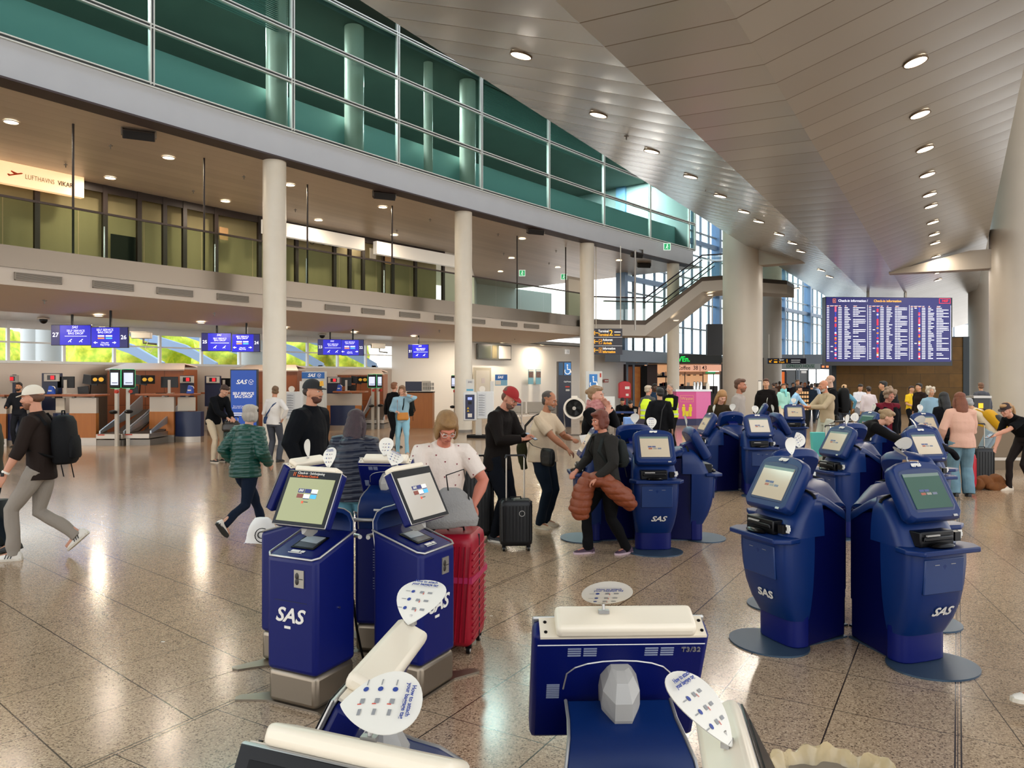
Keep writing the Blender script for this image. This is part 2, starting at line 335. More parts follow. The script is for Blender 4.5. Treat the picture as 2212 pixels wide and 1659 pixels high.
# slotted vents
vm = mat('vent_dark', '#6e675f', .6)
for px in (-90, 84, 246, 379, 504, 622, 730, 807, 886, 960, 1030, 1101, 1147 + 2):
    s = S_AT(px, OB); x, y = FC(s, OB); e = thing('air_vent', 'slotted air vent in the cream band under the mezzanine edge', 'vent', (x, y, 4.15), FA(s), 'air vents along the mezzanine edge')
    fm = MB(); fm.box(-.5, .5, -.02, .04, 0, .02); fm.box(-.5, .5, -.02, .04, .16, .18); fm.box(-.5, -.48, -.02, .04, 0, .18); fm.box(.48, .5, -.02, .04, 0, .18); fm.build('frame', mat('vent_frame', '#8f877d', .5), e)
    gm = MB(); gm.box(-.48, .48, .0, .03, .02, .16)
    for q in range(6): gm.box(-.48, .48, -.012, .0, .03 + .022*q, .037 + .022*q, 1)
    gm.build('grille', [vm, mat('vent_light', '#a39b90', .5)], e)
# ---------------------------------------------------------------- mezzanine offices (glass front with dark frames)
OW = 6.6
def zb(px, off): return S_AT(px, off)
SO1 = S_AT(958, OW)
off_e = thing('glass_partition', 'long mezzanine office front of dark framed glass panels', 'glass front', FC(0, OW) + (4.88,))
m1 = MB(); band(m1, OW - .04, OW + .04, 7.8, 8.05, S0, SO1); band(m1, OW - .04, OW + .04, 4.88, 4.98, S0, SO1)
for px in (-60, 79, 226, 300, 355, 398, 466, 560, 640, 722, 755, 784, 828, 848, 897, 957):
    s = S_AT(px, OW); band(m1, OW - .06, OW + .06, 4.88, 8.05, s - .07, s + .07, 1)
under(m1.build('frame', bronze), off_e)
og = glass('office_glass', '#e0e0d2', .05, .02, gain=1.2)
m1 = MB(); strip(m1, OW, 4.98, OW, 7.8, S0, SO1); under(m1.build('glazing', og), off_e)
mb = MB(); strip(mb, OW + .5, 4.88, OW + .5, 8.05, S0, SO1); ob = mb.build('office_curtain', mat('beige_blinds', '#dccfb6', .8, var=(3, '#c9bda4', (1, 1, .1)))); tag(ob, 'beige closed blinds hanging behind the mezzanine office glass', 'blinds')
# dark doorway with a lighter room
x0, x1 = S_AT(237, OW + .3), S_AT(297, OW + .3); mb = MB(); strip(mb, OW + .25, 5.0, OW + .25, 6.6, x0, x1, 2); tag(mb.build('copy_machine', mat('dark_machine', '#0c1a22', .4)), 'dark office machine standing in the open mezzanine doorway', 'office machine')
# mezzanine wall right of the offices and the gallery behind
wl = mat('gallery_white', '#d9d6cf', .7)
mb = MB(); strip(mb, OW, 4.88, OW, 8.05, SO1, S_AT(1013, OW)); tag(mb.build('wall_mezzanine', white), kind='structure')
mb = MB(); strip(mb, 13.5, 4.88, 13.5, 8.05, S_AT(1030, 13.5), S_AT(1360, 13.5)); tag(mb.build('wall_gallery', wl), kind='structure')
mb = MB(); mb.quad(FC(S_AT(1013, OW), OW)+(4.88,), FC(S_AT(1030, 13.5), 13.5)+(4.88,), FC(S_AT(1030, 13.5), 13.5)+(8.05,), FC(S_AT(1013, OW), OW)+(8.05,)); tag(mb.build('wall_gallery_side', wl), kind='structure')
# ---------------------------------------------------------------- ground floor: window wall and white walls under the mezzanine
GO = 8.4
sW = S_AT(846, GO)
wf = MB(); fm = mat('window_white_frame', '#e4e6e6', .4)
band(wf, GO - .05, GO + .05, 3.50, 3.74, S0, sW); band(wf, GO - .05, GO + .05, 2.42, 2.5, S0, sW); band(wf, GO - .04, GO + .04, 3.05, 3.1, S0, sW)
s = S0
while s < sW:
    band(wf, GO - .06, GO + .06, 2.42, 3.74, s - .04, s + .04, 1); s += 1.55
tag(wf.build('window_1', fm), kind='structure')
mb = MB(); strip(mb, GO, 0, GO, 2.45, S0, sW); tag(mb.build('wall_back', mat('steel_back_wall', '#a3968a', .35, .75)), kind='structure')
mb = MB(); strip(mb, GO, 2.45, GO, 3.7, S0, sW, 36); tag(mb.build('window_2', glass('clear_window', '#eef4f4', .03)), kind='structure')
wm = mat('white_wall', '#f1eee7', .65, var=(.5, '#ebe8e1'))
GW = 6.4
a = FC(sW, GO); b_ = FC(S_AT(1013, 5.6), 5.6)
mb = MB(); mb.quad(a + (0,), b_ + (0,), b_ + (3.78,), a + (3.78,)); tag(mb.build('wall_left', wm), kind='structure')
sWR = S_AT(1352, 5.6)
mb = MB(); strip(mb, 5.6, 0, 5.6, 4.0, S_AT(1013, 5.6), sWR); tag(mb.build('wall_white', wm), kind='structure')
c0 = FC(sWR, 5.6); c1 = FC(sWR, 12)
mb = MB(); mb.quad(c0 + (0,), c1 + (0,), c1 + (4.0,), c0 + (4.0,)); tag(mb.build('wall_white_return', wm), kind='structure')

# ================================================================ big folded roof hull
AX = Vector((.595, 1, 0)).normalized(); PX = Vector((1, -.595, 0)).normalized(); S_ = 4.52
def RP(c, Y, z): return (.595*Y + c, Y, z)
hc = {'E': (-9.36, CH + 5.95), 'a': (-4.85, CH + 4.574), 'b': (-2.77, CH + 4.52), 'c': (1.16, CH + 5.53)}
def hull(k0, k1, m, name, y0=-9, y1=72):
    (ca, za), (cb, zb_) = hc[k0], hc[k1]; mb = MB(); n = 24
    # seams run square to the axis, so shift Y along the cross direction
    def pt(c, z, Y): return RP(c, Y, z)
    for i in range(n):
        Y0 = y0 + (y1-y0)*i/n; Y1 = y0 + (y1-y0)*(i+1)/n
        mb.quad(pt(ca, za, Y0), pt(cb, zb_, Y0), pt(cb, zb_, Y1), pt(ca, za, Y1))
    return tag(mb.build(name, m, smooth=True), kind='structure')
rm = lambda nm, c1, c2, ro, me, bu: ceiling_mat(nm, c1, c2, ro, me, .79, .5113, .8594, bu)
hull('E', 'a', rm('roof_panel_left', '#b6babd', '#abafb3', .26, .5, .10), 'ceiling_left')
hull('a', 'b', rm('roof_panel_mid', '#a9adb2', '#b4b8bc', .28, .5, .06), 'ceiling_middle')
hull('b', 'c', rm('roof_panel_right', '#a9a8a4', '#a19f9b', .30, .45, .06), 'ceiling_right')
mb = MB()
for i in range(24):
    Y0 = -9 + 81*i/24; Y1 = -9 + 81*(i+1)/24
    for (c, z), d in ((hc['E'], -.25), (hc['c'], .25)):
        mb.quad(RP(c, Y0, z), RP(c, Y1, z), RP(c + d*.3, Y1, z + .42), RP(c + d*.3, Y0, z + .42))
    mb.quad(RP(hc['E'][0], Y0, hc['E'][1] + .42), RP(hc['c'][0], Y0, hc['c'][1] + .42), RP(hc['c'][0], Y1, hc['c'][1] + .42), RP(hc['E'][0], Y1, hc['E'][1] + .42))
tag(mb.build('ceiling_edge', mat('roof_edge', '#5d564f', .5, .3)), kind='structure')
# roof lamps
lampm = mat('lamp_glow', '#ffffff', .5, emit='#ffe9c8', es=7.0); ringm = mat('lamp_ring', '#6d5a45', .4, .6)
def roof_lamp(px, py, k0, k1, lab, grp):
    (ca, za), (cb, zb_) = hc[k0], hc[k1]
    t = (px - 1106)/F; dy = (HZ - py)/F          # X = tY, z = CH + dy Y, X = .595Y + c, z on panel
    # c = (t-.595)Y ; z-CH = dy Y = za-CH + (c-ca)*k
    k = (zb_ - za)/(cb - ca); Y = (za - CH - ca*k) / (dy - k*(t - .595)); x = t*Y; z = CH + dy*Y
    slope = math.atan(k*math.hypot(1, 0))
    nrm = Vector((-k, .0, 1)); nrm = (Vector((0, 0, 1)) - Vector((k*1.0, -k*.595, 0))/(1 + .595**2) ).normalized()
    e = thing('ceiling_lamp', lab, 'ceiling lamp', (x, Y, z), 0, grp); e.rotation_euler = nrm.to_track_quat('Z', 'Y').to_euler()
    MB().lathe([(.0, -.012), (.165, -.012), (.165, -.03), (.0, -.03)][1:3], seg=28).build('diffuser', lampm, e, smooth=False)
    MB().lathe([(.165, -.035), (.185, -.035), (.185, 0), (.165, 0)], seg=28, caps=False).build('ring', ringm, e, smooth=True)
    l = bpy.data.lights.get('lamp_light') or bpy.data.lights.new('lamp_light', 'AREA'); l.shape = 'DISK'; l.size = .32; l.energy = 60; l.color = (1, .90, .77); lo = bpy.data.objects.new('lamp_light', l); COL.objects.link(lo); lo.location = Vector((x, Y, z)) - nrm*.036; lo.rotation_euler = e.rotation_euler
    return Vector((x, Y, z))
LP = []
for px, py in ((800, -130), (1126, 117), (1293, 246), (1408, 325), (1492, 380), (1556, 422), (1607, 456), (1639, 477), (1683, 505), (1712, 524), (1730, 542), (1774, 583), (1792, 597)):
    LP.append(roof_lamp(px, py, 'E', 'a', 'round warm lamp in the left sloping roof panel', 'lamps in the left roof panel'))
for px, py in ((1962, -60), (1977, 131), (1987, 245), (1998, 320), (2003, 376), (2008, 419), (2011, 444), (2015, 479), (2018, 505), (2020, 524), (2022, 553), (2024, 571), (2027, 588), (2026, 604)):
    LP.append(roof_lamp(px, py, 'b', 'c', 'round warm lamp in the right sloping roof panel', 'lamps in the right roof panel'))
# sprinkler heads in the roof
def sprinkler(x, y, z, lab, grp):
    e = thing('sprinkler', lab, 'sprinkler', (x, y, z), 0, grp)
    MB().tube([(0, 0, 0), (0, 0, -.12)], .015, 6).build('stem', dsteel, e); MB().box(-.05, .05, -.012, .012, -.05, -.03).build('deflector', dsteel, e)
for px, py in ((1983, 195), (2001, 353), (1353, 290), (1524, 404), (2016, 493)):
    Y = 5.3*F/(HZ - py); x, y = XY(px, Y); sprinkler(x, y, CH + 5.3, 'small sprinkler hanging from the sloping roof panel', 'roof sprinklers')
# ---------------------------------------------------------------- big roof columns with brackets
bigm = mat('grey_big_column', '#b3aa9c', .42, var=(.8, '#a69d90'))
def big_col(px, Y, r, lab, top=9.5):
    x, y = XY(px, Y); e = thing('roof_column', lab, 'column', (x, y, 0))
    MB().lathe([(r, 0), (r, top)], seg=48).build('shaft', bigm, e, smooth=True); MB().lathe([(r + .02, 0), (r + .02, .15), (r, .15)], seg=48).build('base_ring', dsteel, e, smooth=True)
    return e, x, y
YL = 34.0
eL, xL, yL = big_col(1604, YL, .87, 'huge grey round column by the staircase, left of the flight board', 9.0)
YR = .846*YL
eR, xR, yR = big_col(2192, YR + .6, .86, 'huge grey round column at the right edge, before the stone wall', 14)
big_col(2128, 46, .9, 'distant huge column right of the stone wall, half lit blue', 14)
brk = mat('bracket_beige', '#958b7e', .5)
def bracket(e, x, y, sgn, L, z0, h):       # tapered arm from a column towards the hull
    d = PX * sgn; m = MB(); n = AX
    def q(t, zz, w): p = d*t; return [Vector((p.x, p.y, zz)) + n*w, Vector((p.x, p.y, zz)) - n*w]
    a = q(.5, z0, .35); b1 = q(1.5, z0, .35); c_ = q(L, z0 + .05, .3); at = q(.5, z0 + h, .35); bt = q(1.5, z0 + h, .35); ct = q(L, z0 + .12, .3)
    v = a + b1 + c_ + at + bt + ct
    m.add(v, [(0, 1, 3, 2), (2, 3, 5, 4), (6, 8, 9, 7), (8, 10, 11, 9), (0, 2, 8, 6), (2, 4, 10, 8), (1, 7, 9, 3), (3, 9, 11, 5), (0, 6, 7, 1), (4, 5, 11, 10)])
    return m.build('bracket', brk, e)
bracket(eL, xL, yL, 1, 4.4, 7.0, .8); bracket(eR, xR, yR, -1, 4.4, 6.3, .75)
e3, x3, y3 = big_col(1660, 52, .87, 'distant huge column mostly behind the nearer one by the stairs', 12)
# ---------------------------------------------------------------- far curtain wall
D2 = Vector((.84, 1)).normalized(); wp0 = Vector((6.3, 43.0)); 
def CW(t): p = wp0 + D2*t; return (p.x, p.y)
cw = MB(); cwb = MB(); bluem = mat('curtain_blue_steel', '#7f9fc4', .4, .2); gl3 = glass('bright_window', '#e8f2f6', .03)
L_ = 62; t = 0; k = 0
def bar(mb, t0, t1, z0, z1, d, mi=0):
    a = CW(t0); b2 = CW(t1); nx = Vector((D2.y, -D2.x))*d
    mb.add([(a[0]-nx.x, a[1]-nx.y, z0), (b2[0]-nx.x, b2[1]-nx.y, z0), (b2[0]+nx.x, b2[1]+nx.y, z0), (a[0]+nx.x, a[1]+nx.y, z0), (a[0]-nx.x, a[1]-nx.y, z1), (b2[0]-nx.x, b2[1]-nx.y, z1), (b2[0]+nx.x, b2[1]+nx.y, z1), (a[0]+nx.x, a[1]+nx.y, z1)], [(0, 3, 2, 1), (4, 5, 6, 7), (0, 1, 5, 4), (1, 2, 6, 5), (2, 3, 7, 6), (3, 0, 4, 7)], mi)
while t < L_:
    if k % 5 == 0: bar(cwb, t - .16, t + .16, 3.4, 15, .3)
    else: bar(cw, t - .035, t + .035, 3.4, 15, .07)
    t += 1.25; k += 1
for z in (3.6, 5.3, 7.0, 8.6, 10.2, 11.8, 13.4, 15): bar(cw, 0, L_, z - .045, z + .045, .06)
for z in (7.8, 11.1): bar(cwb, 0, L_, z - .15, z + .15, .12)
tag(cw.build('window_3', mat('curtain_grey_frame', '#8fa0ae', .4, .2)), kind='structure'); tag(cwb.build('window_4', bluem), kind='structure')
mb = MB(); bar(mb, 0, L_, 3.5, 15, .01); tag(mb.build('window_5', gl3), kind='structure')
mb = MB(); bar(mb, -1, L_, 2.95, 3.6, .5); tag(mb.build('trim_5', mat('blue_grey_fascia', '#7e8da0', .5)), kind='structure')
# right hand window wall and end wall, far away
def vwall(p, q, z0, z1, per, name, m, w=.08):
    P = Vector(p); Q = Vector(q); d = (Q - P); n = max(1, int(d.length/per)); mb = MB(); dd = d.normalized(); nn = Vector((dd.y, -dd.x))*w
    def b3(t0, t1, za, zb2):
        a = P + dd*t0; b2 = P + dd*t1
        mb.add([(a.x-nn.x, a.y-nn.y, za), (b2.x-nn.x, b2.y-nn.y, za), (b2.x+nn.x, b2.y+nn.y, za), (a.x+nn.x, a.y+nn.y, za), (a.x-nn.x, a.y-nn.y, zb2), (b2.x-nn.x, b2.y-nn.y, zb2), (b2.x+nn.x, b2.y+nn.y, zb2), (a.x+nn.x, a.y+nn.y, zb2)], [(0, 3, 2, 1), (4, 5, 6, 7), (0, 1, 5, 4), (1, 2, 6, 5), (2, 3, 7, 6), (3, 0, 4, 7)])
    for i in range(n+1): t = d.length*i/n; b3(t - w, t + w, z0, z1)
    z = z0
    while z <= z1 + .01: b3(0, d.length, z - w, z + w); z += (z1 - z0)/6
    return tag(mb.build(name, m), kind='structure')
vwall((22, -2), (78, 88), 0, 13, 2.6, 'window_6', mat('side_frame', '#9aa4ad', .4))
vwall((38, 84), (80, 100), 0, 13, 2.6, 'window_7', mat('side_frame', '#9aa4ad', .4))
# glazed wall behind the camera, and an unseen roof added to keep sky out of facade reflections, slotted for daylight
vwall((-40, -13), (26, -13), 0, 14, 3.0, 'window_8', mat('side_frame', '#9aa4ad', .4))
def roof_slab(c0, c1, z, y0, y1, gap, wid, name):
    mb = MB(); Y = y0
    while Y < y1:
        a = [RP(c0, Y, z), RP(c1, Y, z), RP(c1, Y + wid, z), RP(c0, Y + wid, z)]; mb.extr(a, (0, 0, .25)); Y += wid + gap
    return tag(mb.build(name, mat('added_roof', '#c2bdb2', .7)), kind='structure')
roof_slab(8, 40, 15.4, -14, 80, 2.2, 4.0, 'ceiling_added_right')
mb = MB(); strip(mb, -1.0, 15.4, 10, 15.4, S0, S1); strip(mb, -1.0, 15.65, 10, 15.65, S0, S1); tag(mb.build('ceiling_added_offices', mat('added_roof', '#c2bdb2', .7)), kind='structure')
pl = [FC(S0 + (S1 - S0)*i/12, -3.6) for i in range(13)] + [CW(0), CW(62), (.595*72 + 8, 72), (-.595*14 + 8, -14), (-34, -14)]
cen = (6, 25); 
mb = MB()
for z in (15.4, 15.65):
    for i in range(len(pl)): a_, b_ = pl[i], pl[(i+1) % len(pl)]; mb.add([(cen[0], cen[1], z), a_ + (z,), b_ + (z,)], [(0, 1, 2)])
tag(mb.build('ceiling_added', mat('added_roof', '#c2bdb2', .7)), kind='structure')
# unseen fill lights, added to brighten the rooms behind the upper glass
ol = bpy.data.lights.new('office_fill', 'AREA'); ol.shape = 'RECTANGLE'; ol.size = 2.4; ol.size_y = .5; ol.energy = 850; ol.color = (.92, 1, .98)
for k in range(8):
    s = S0 + 3 + k*(S1 - S0 - 5)/7
    lo = bpy.data.objects.new('office_fill', ol); COL.objects.link(lo); lo.location = FC(s, 3.2) + (12.9,)
# ================================================================ fixtures on the ceilings
dl = bpy.data.lights.new('downlight_light', 'AREA'); dl.shape = 'DISK'; dl.size = .25; dl.energy = 60; dl.color = (1, .84, .64)
def downlight(px, py, z, lab, grp, light=True, r=.15):
    x, y = G(px, py, z); e = thing('downlight', lab, 'downlight', (x, y, z), 0, grp)
    MB().lathe([(r, -.012), (r, -.004)], seg=20).build('diffuser', lampm, e); MB().lathe([(r, -.02), (r + .025, -.02), (r + .025, 0), (r, 0)], seg=20, caps=False).build('rim', wpla, e, smooth=True)
    if light: lo = bpy.data.objects.new('downlight_light', dl); COL.objects.link(lo); lo.location = (x, y, z - .04)
for px, py in ((24, 263), (238, 384), (364, 340), (487, 434), (626, 399), (688, 475), (827, 447), (852, 507), (1128, 515), (1105, 557), (1205, 577), (1337, 562), (761, 513), (1081, 586)):
    downlight(px, py, 8.04, 'round recessed downlight in the beige ceiling above the mezzanine', 'downlights above the mezzanine')
for px, py in ((239, 312), (142, 353), (527, 379), (418, 410), (638, 451), (929, 472), (1076, 504), (1088, 546), (857, 496), (1201, 540), (1186, 567)):
    x, y = G(px, py, 8.05); sprinkler(x, y, 8.05, 'small sprinkler hanging from the beige mezzanine ceiling', 'mezzanine sprinklers')
for px, py in ((96, 648), (463, 676), (741, 706), (949, 713), (1112, 729)):
    x, y = G(px, py, 3.9); 
    sprinkler(x, y, 3.92, 'small sprinkler under the cream mezzanine soffit', 'soffit sprinklers')
for k in range(11):
    x, y = FC(-12 + k*3.1, 4.4 if k < 8 else 3.6) if k < 8 else FC(-12 + k*3.1, 4.9); z = 3.735
    e = thing('downlight', 'round recessed downlight in the low ceiling above the check-in counters', 'downlight', (x, y, z), 0, 'downlights above the counters')
    MB().lathe([(.11, -.012), (.11, -.004)], seg=20).build('diffuser', lampm, e); MB().lathe([(.11, -.02), (.135, -.02), (.135, 0), (.11, 0)], seg=20, caps=False).build('rim', wpla, e, smooth=True)
    lo = bpy.data.objects.new('downlight_light', dl); COL.objects.link(lo); lo.location = (x, y, z - .04)
def speaker(px, py, w, lab, rz, Yo=None):
    x, y = G(px, py, 7.9) if Yo is None else XY(px, Yo); z = 7.9 if Yo is None else ZZ(py, Yo)
    e = thing('loudspeaker', lab, 'loudspeaker', (x, y, z), rz)
    M = Matrix.Rotation(math.radians(25), 4, 'X')
    MB().extr([(-w/2, .12, -.1), (w/2, .12, -.1), (w/2, .12, .12), (-w/2, .12, .12)], (0, -.2, 0)).build('housing', mat('speaker_brown', '#3c332d', .6), e, bevel=.015).matrix_local = M
    MB().box(-w/2+.02, w/2-.02, -.1, -.08, -.085, .105).build('grille', mat('grille_black', '#151313', .8, bump=(200, .5)), e).matrix_local = M
    MB().box(-w/2-.03, -w/2-.01, -.05, .05, -.03, .3).box(w/2+.01, w/2+.03, -.05, .05, -.03, .3).box(-w/2-.03, w/2+.03, -.05, .05, .28, .3).build('yoke', dsteel, e)
speaker(300, 293, .72, 'black loudspeaker under the pale fascia, left of the nearest round column', 25)
speaker(830, 424, .72, 'black loudspeaker under the pale fascia, left of the middle round column', 25)
speaker(1157, 501, .72, 'black loudspeaker under the fascia between middle and third round columns', 25)
speaker(1376, 552, .6, 'black loudspeaker under the fascia near the top of the staircase', 25)
speaker(1391, 574, .7, 'grey projector-like loudspeaker lower, beside the one near the staircase', 10)
# exit signs
exg = mat('exit_green', '#0f7a4a', .5, emit='#1fa060', es=.8)
def exit_sign(px, py, Y, lab, s=.3):
    x, y = XY(px, Y); z = ZZ(py, Y); e = thing('exit_sign', lab, 'exit sign', (x, y, z), 0)
    MB().box(-s/2, s/2, -.02, .02, -s/2, s/2).build('panel', mat('exit_white', '#e8f4ec', .5, emit='#dff5e6', es=.6), e)
    m = MB().box(-s*.42, s*.42, -.03, -.02, -s*.42, s*.42); m.build('green_field', exg, e)
    r = MB(); r.ball((.02*s, -.035, .26*s), .09*s, 8, 5); r.tube([(0, -.035, .15*s), (-.08*s, -.035, -.08*s)], .06*s, 6); r.tube([(-.08*s, -.035, -.08*s), (.1*s, -.035, -.18*s), (.05*s, -.035, -.35*s)], .045*s, 6); r.tube([(-.08*s, -.035, -.08*s), (-.2*s, -.035, -.28*s)], .045*s, 6); r.tube([(0, -.035, .12*s), (.18*s, -.035, 0)], .035*s, 6)
    r.build('running_figure', mat('exit_white', ''), e)
exit_sign(1128, 590, 36, 'green exit sign over the gallery, left one'); exit_sign(1218, 598, 38, 'green exit sign above the grey mezzanine door'); exit_sign(1441, 533, 37.2, 'small green exit sign on the pale fascia by the stair', .35)
# gallery door, railings seen through the balustrade
x0, y0 = XY(1239, 39.3); e = thing('mezzanine_door', 'grey mezzanine door in a pale frame under the exit sign', 'door', (x0, y0, 4.9), 50)
MB().box(-.75, .75, -.06, 0, 0, 2.4).build('door_frame', mat('taupe_frame', '#9a9086', .6), e); MB().box(-.6, .6, -.1, -.05, 0, 2.25).build('door_leaf', mat('pale_door', '#bdb7ae', .6), e); MB().box(.45, .55, -.16, -.1, 1.0, 1.04).build('handle', chrome, e)
# ---- sign boxes on the offices
def on_front(px, py, off, zlo=None):
    s = S_AT(px, off); x, y = FC(s, off); return x, y, ZZ(py, y), FA(s)
glow = mat('lightbox_warm', '#fff0da', .5, emit='#ffc98f', es=.85); gloww = mat('lightbox_white', '#e8e2d8', .5, emit='#d8d2c8', es=.35)
x, y, z, a = on_front(60, 395, 6.3)
e = thing('airline_agency_sign', 'long lit sign with orange airplane over the mezzanine offices', 'sign', (x, y, 7.45), a)
MB().box(-4.2, 1.5, -.12, .1, -.02, .62).build('lightbox', glow, e, bevel=.01)
text('LUFTHAVNS', .19, mat('sign_grey', '#8a7a6a', .5), e, face(.27, -.13, .27), 'lettering', sx=.75); text('VIKAR', .19, mat('sign_dark', '#2a1e1c', .5), e, face(.96, -.135, .27), 'dark_lettering', sx=.8, bold=.003)
pl = MB(); pl.extr([(-1.15, -.13, .12), (-.35, -.13, .42), (-.28, -.13, .48), (-.4, -.13, .5), (-.62, -.13, .42), (-1.0, -.13, .52), (-1.05, -.13, .47), (-.85, -.13, .33), (-1.05, -.13, .25), (-1.2, -.13, .28), (-1.25, -.13, .24)], (0, -.01, 0)); pl = pl.build('airplane_emblem', mat('emblem_orange', '#d2461e', .5), e); pl.matrix_local = Matrix.Translation((-.05, -.07, .15)) @ Matrix.Scale(.42, 4)
x, y, z, a = on_front(215, 420, 6.3)
x, y, z, a = on_front(682, 500, 6.2); e = thing('lightbox_sign', 'blank white lightbox above the grey letters on the glass', 'sign', (x, y, 7.35), a); MB().box(-2.4, 2.4, -.14, .1, 0, .52).build('lightbox', gloww, e, bevel=.01)
x, y, z, a = on_front(905, 541, 6.2); e = thing('lightbox_sign', 'blank white lightbox at the right end of the offices', 'sign', (x, y, 7.3), a); MB().box(-2.6, 2.6, -.14, .1, 0, .55).build('lightbox', gloww, e, bevel=.01)
x, y, z, a = on_front(697, 523, 6.5); e = thing('glass_lettering', 'grey letters with a ring on the office glass door', 'lettering', (x, y, z), a)
text('SOS', .42, mat('etched_grey', '#2b2a28', .6), e, face(.35, -.03, 0), sx=1.3); MB().tube([(-.55 + .13*math.cos(t*.5236), -.03, .17*math.sin(t*.5236)) for t in range(13)], .012, 6).build('ring', mat('etched_grey', ''), e)
for px, py, lab in ((483, 505, 'small brown notice on the office glass near the nearest column'), (805, 548, 'white paper notice on the office door glass'), (838, 560, 'small brown notice beside the white paper notice')):
    x, y, z, a = on_front(px, py, 6.45); e = thing('paper_notice', lab, 'notice', (x, y, z), a); MB().box(-.17, .17, -.02, 0, -.22, .22).build('sheet', mat('notice_brown', '#9c7a52', .7) if 'brown' in lab else mat('notice_white', '#cfc8ba', .7), e)
# ---- door handles on office front
for px in (228, 466, 663, 830):
    x, y, z, a = on_front(px, 500, 6.45); tag(MB().tube([(x, y - .08, 5.4), (x, y - .08, 6.7)], .03, 8).build('door_pull', chrome, smooth=True), 'vertical chrome pull bar on the office front, ' + {228: 'left of the open doorway', 466: 'just left of the nearest column', 663: 'beside the grey letters', 830: 'near the paper notices'}[px], 'handle')
# ================================================================ blue counter screens hung under the mezzanine
blueE = mat('screen_blue', '#0a0aa0', .3, emit='#0a08c8', es=.75); navyE = mat('screen_navy', '#050a50', .3, emit='#06064e', es=.9)
scr_w = mat('screen_white', '#ffffff', .5, emit='#e8ecff', es=.9); scr_o = mat('screen_orange', '#ff9a3c', .5, emit='#ff8a5a', es=.8); scr_c = mat('screen_cyan', '#5ac8ff', .5, emit='#4aa8ff', es=.8)
bodym = mat('monitor_black', '#08080a', .4)
def plane_icon(m, x, z, s, y):
    m.extr([(x - s, y, z - s*.8), (x + s*.9, y, z + s*.8), (x + s, y, z + s*1.1), (x + s*.6, y, z + s), (x - s*1.2, y, z - s*.5)], (0, -.002, 0)); m.extr([(x - s*.6, y, z + s*.3), (x + s*.2, y, z), (x + s*.6, y, z - s*.8), (x + s*.3, y, z - s*.7)], (0, -.002, 0))
def gate_screen(px, py, Y, num, side, rz, lab, tilt=4, w=1.42, h=.86):
    x, y = XY(px, Y); z = ZZ(py, Y); e = thing('counter_screen', lab, 'screen', (x, y, z), rz, None)
    MB().cbox((0, 0, 0), (w, .07, h)).build('housing', bodym, e, bevel=.008)
    MB().cbox((0, -.037, 0), (w - .03, .006, h - .03)).build('display', blueE, e)
    sx = -1 if side == 'L' else 1; nx = sx*(w/2 - .13*w/1.1)
    MB().cbox((nx, -.042, 0), (.23*w/1.1, .006, h - .03)).build('number_field', navyE, e)
    text(str(num), .17*w/1.1, scr_w, e, face(nx, -.047, 0), 'counter_number', bold=.0015)
    cx = -sx*.13*w/1.1
    if side == 'L':
        text('SAS', .1*w/1.1, scr_w, e, face(cx - .03, -.044, h*.38), 'airline_name', shear=.3)
    text('SELF SERVICE\nBAG DROP', .085*w/1.1, scr_w, e, face(cx, -.044, h*.14 if side == 'L' else h*.3), 'screen_text')
    m = MB()
    if side == 'L':
        plane_icon(m, cx - .15, -h*.28, .05, -.042); plane_icon(m, cx + .15, -h*.28, .05, -.042); m.cbox((cx, -.042, -.03), (.6, .003, .012)); m.build('pictogram_print', scr_w, e)
    else:
        [m.cbox((cx + q*.11, -.042, h*zz), (.18, .004, .04), k_) for q, zz, k_ in ((-1, .07, 0), (1, .07, 0), (-1, -.04, 1), (1, -.04, 2))]
        for q in (-1, 1): m.extr([(cx + q*.32, -.042, -h*.25), (cx + q*.26, -.042, -h*.25 + .035), (cx + q*.26, -.042, -h*.25 - .035)], (0, -.003, 0)); m.cbox((cx + q*.235, -.042, -h*.25), (.06, .003, .02))
        m.build('pictogram_print', [scr_w, scr_o, scr_c], e); text('Use any\nBag Drop', .07*w/1.1, scr_w, e, face(cx, -.044, -h*.3), 'lower_text')
    MB().box(-.025, .025, 0, .05, h/2, h/2 + .55).build('hanger', blk, e)
gate_screen(155, 724, 21.1, 27, 'L', 3, 'leftmost blue hanging screen, reading 27 at its left end', w=1.1, h=.58)
gate_screen(238, 729, 20.9, 26, 'R', 0, w=1.04, h=.58, lab='blue hanging screen reading 26, between the leftmost screen and the camera')
gate_screen(468, 739, 25.4, 25, 'L', 6, 'blue hanging screen reading 25, the first after the hanging security camera', w=.98, h=.62)
gate_screen(532, 741, 24.9, 24, 'R', -2, 'blue hanging screen reading 24, just left of the nearest round column', w=.94, h=.6)
gate_screen(713, 750, 28.6, 23, 'L', 6, 'blue hanging screen reading 23, first one right of the nearest column', w=.92, h=.6)
gate_screen(762, 751, 28.2, 22, 'R', -2, 'blue hanging screen reading 22, left of the wall camera', w=.85, h=.6)
gate_screen(904, 759, 31.5, 21, 'L', -6, 'blue hanging screen reading 21, alone before the white wall', w=.88, h=.58)
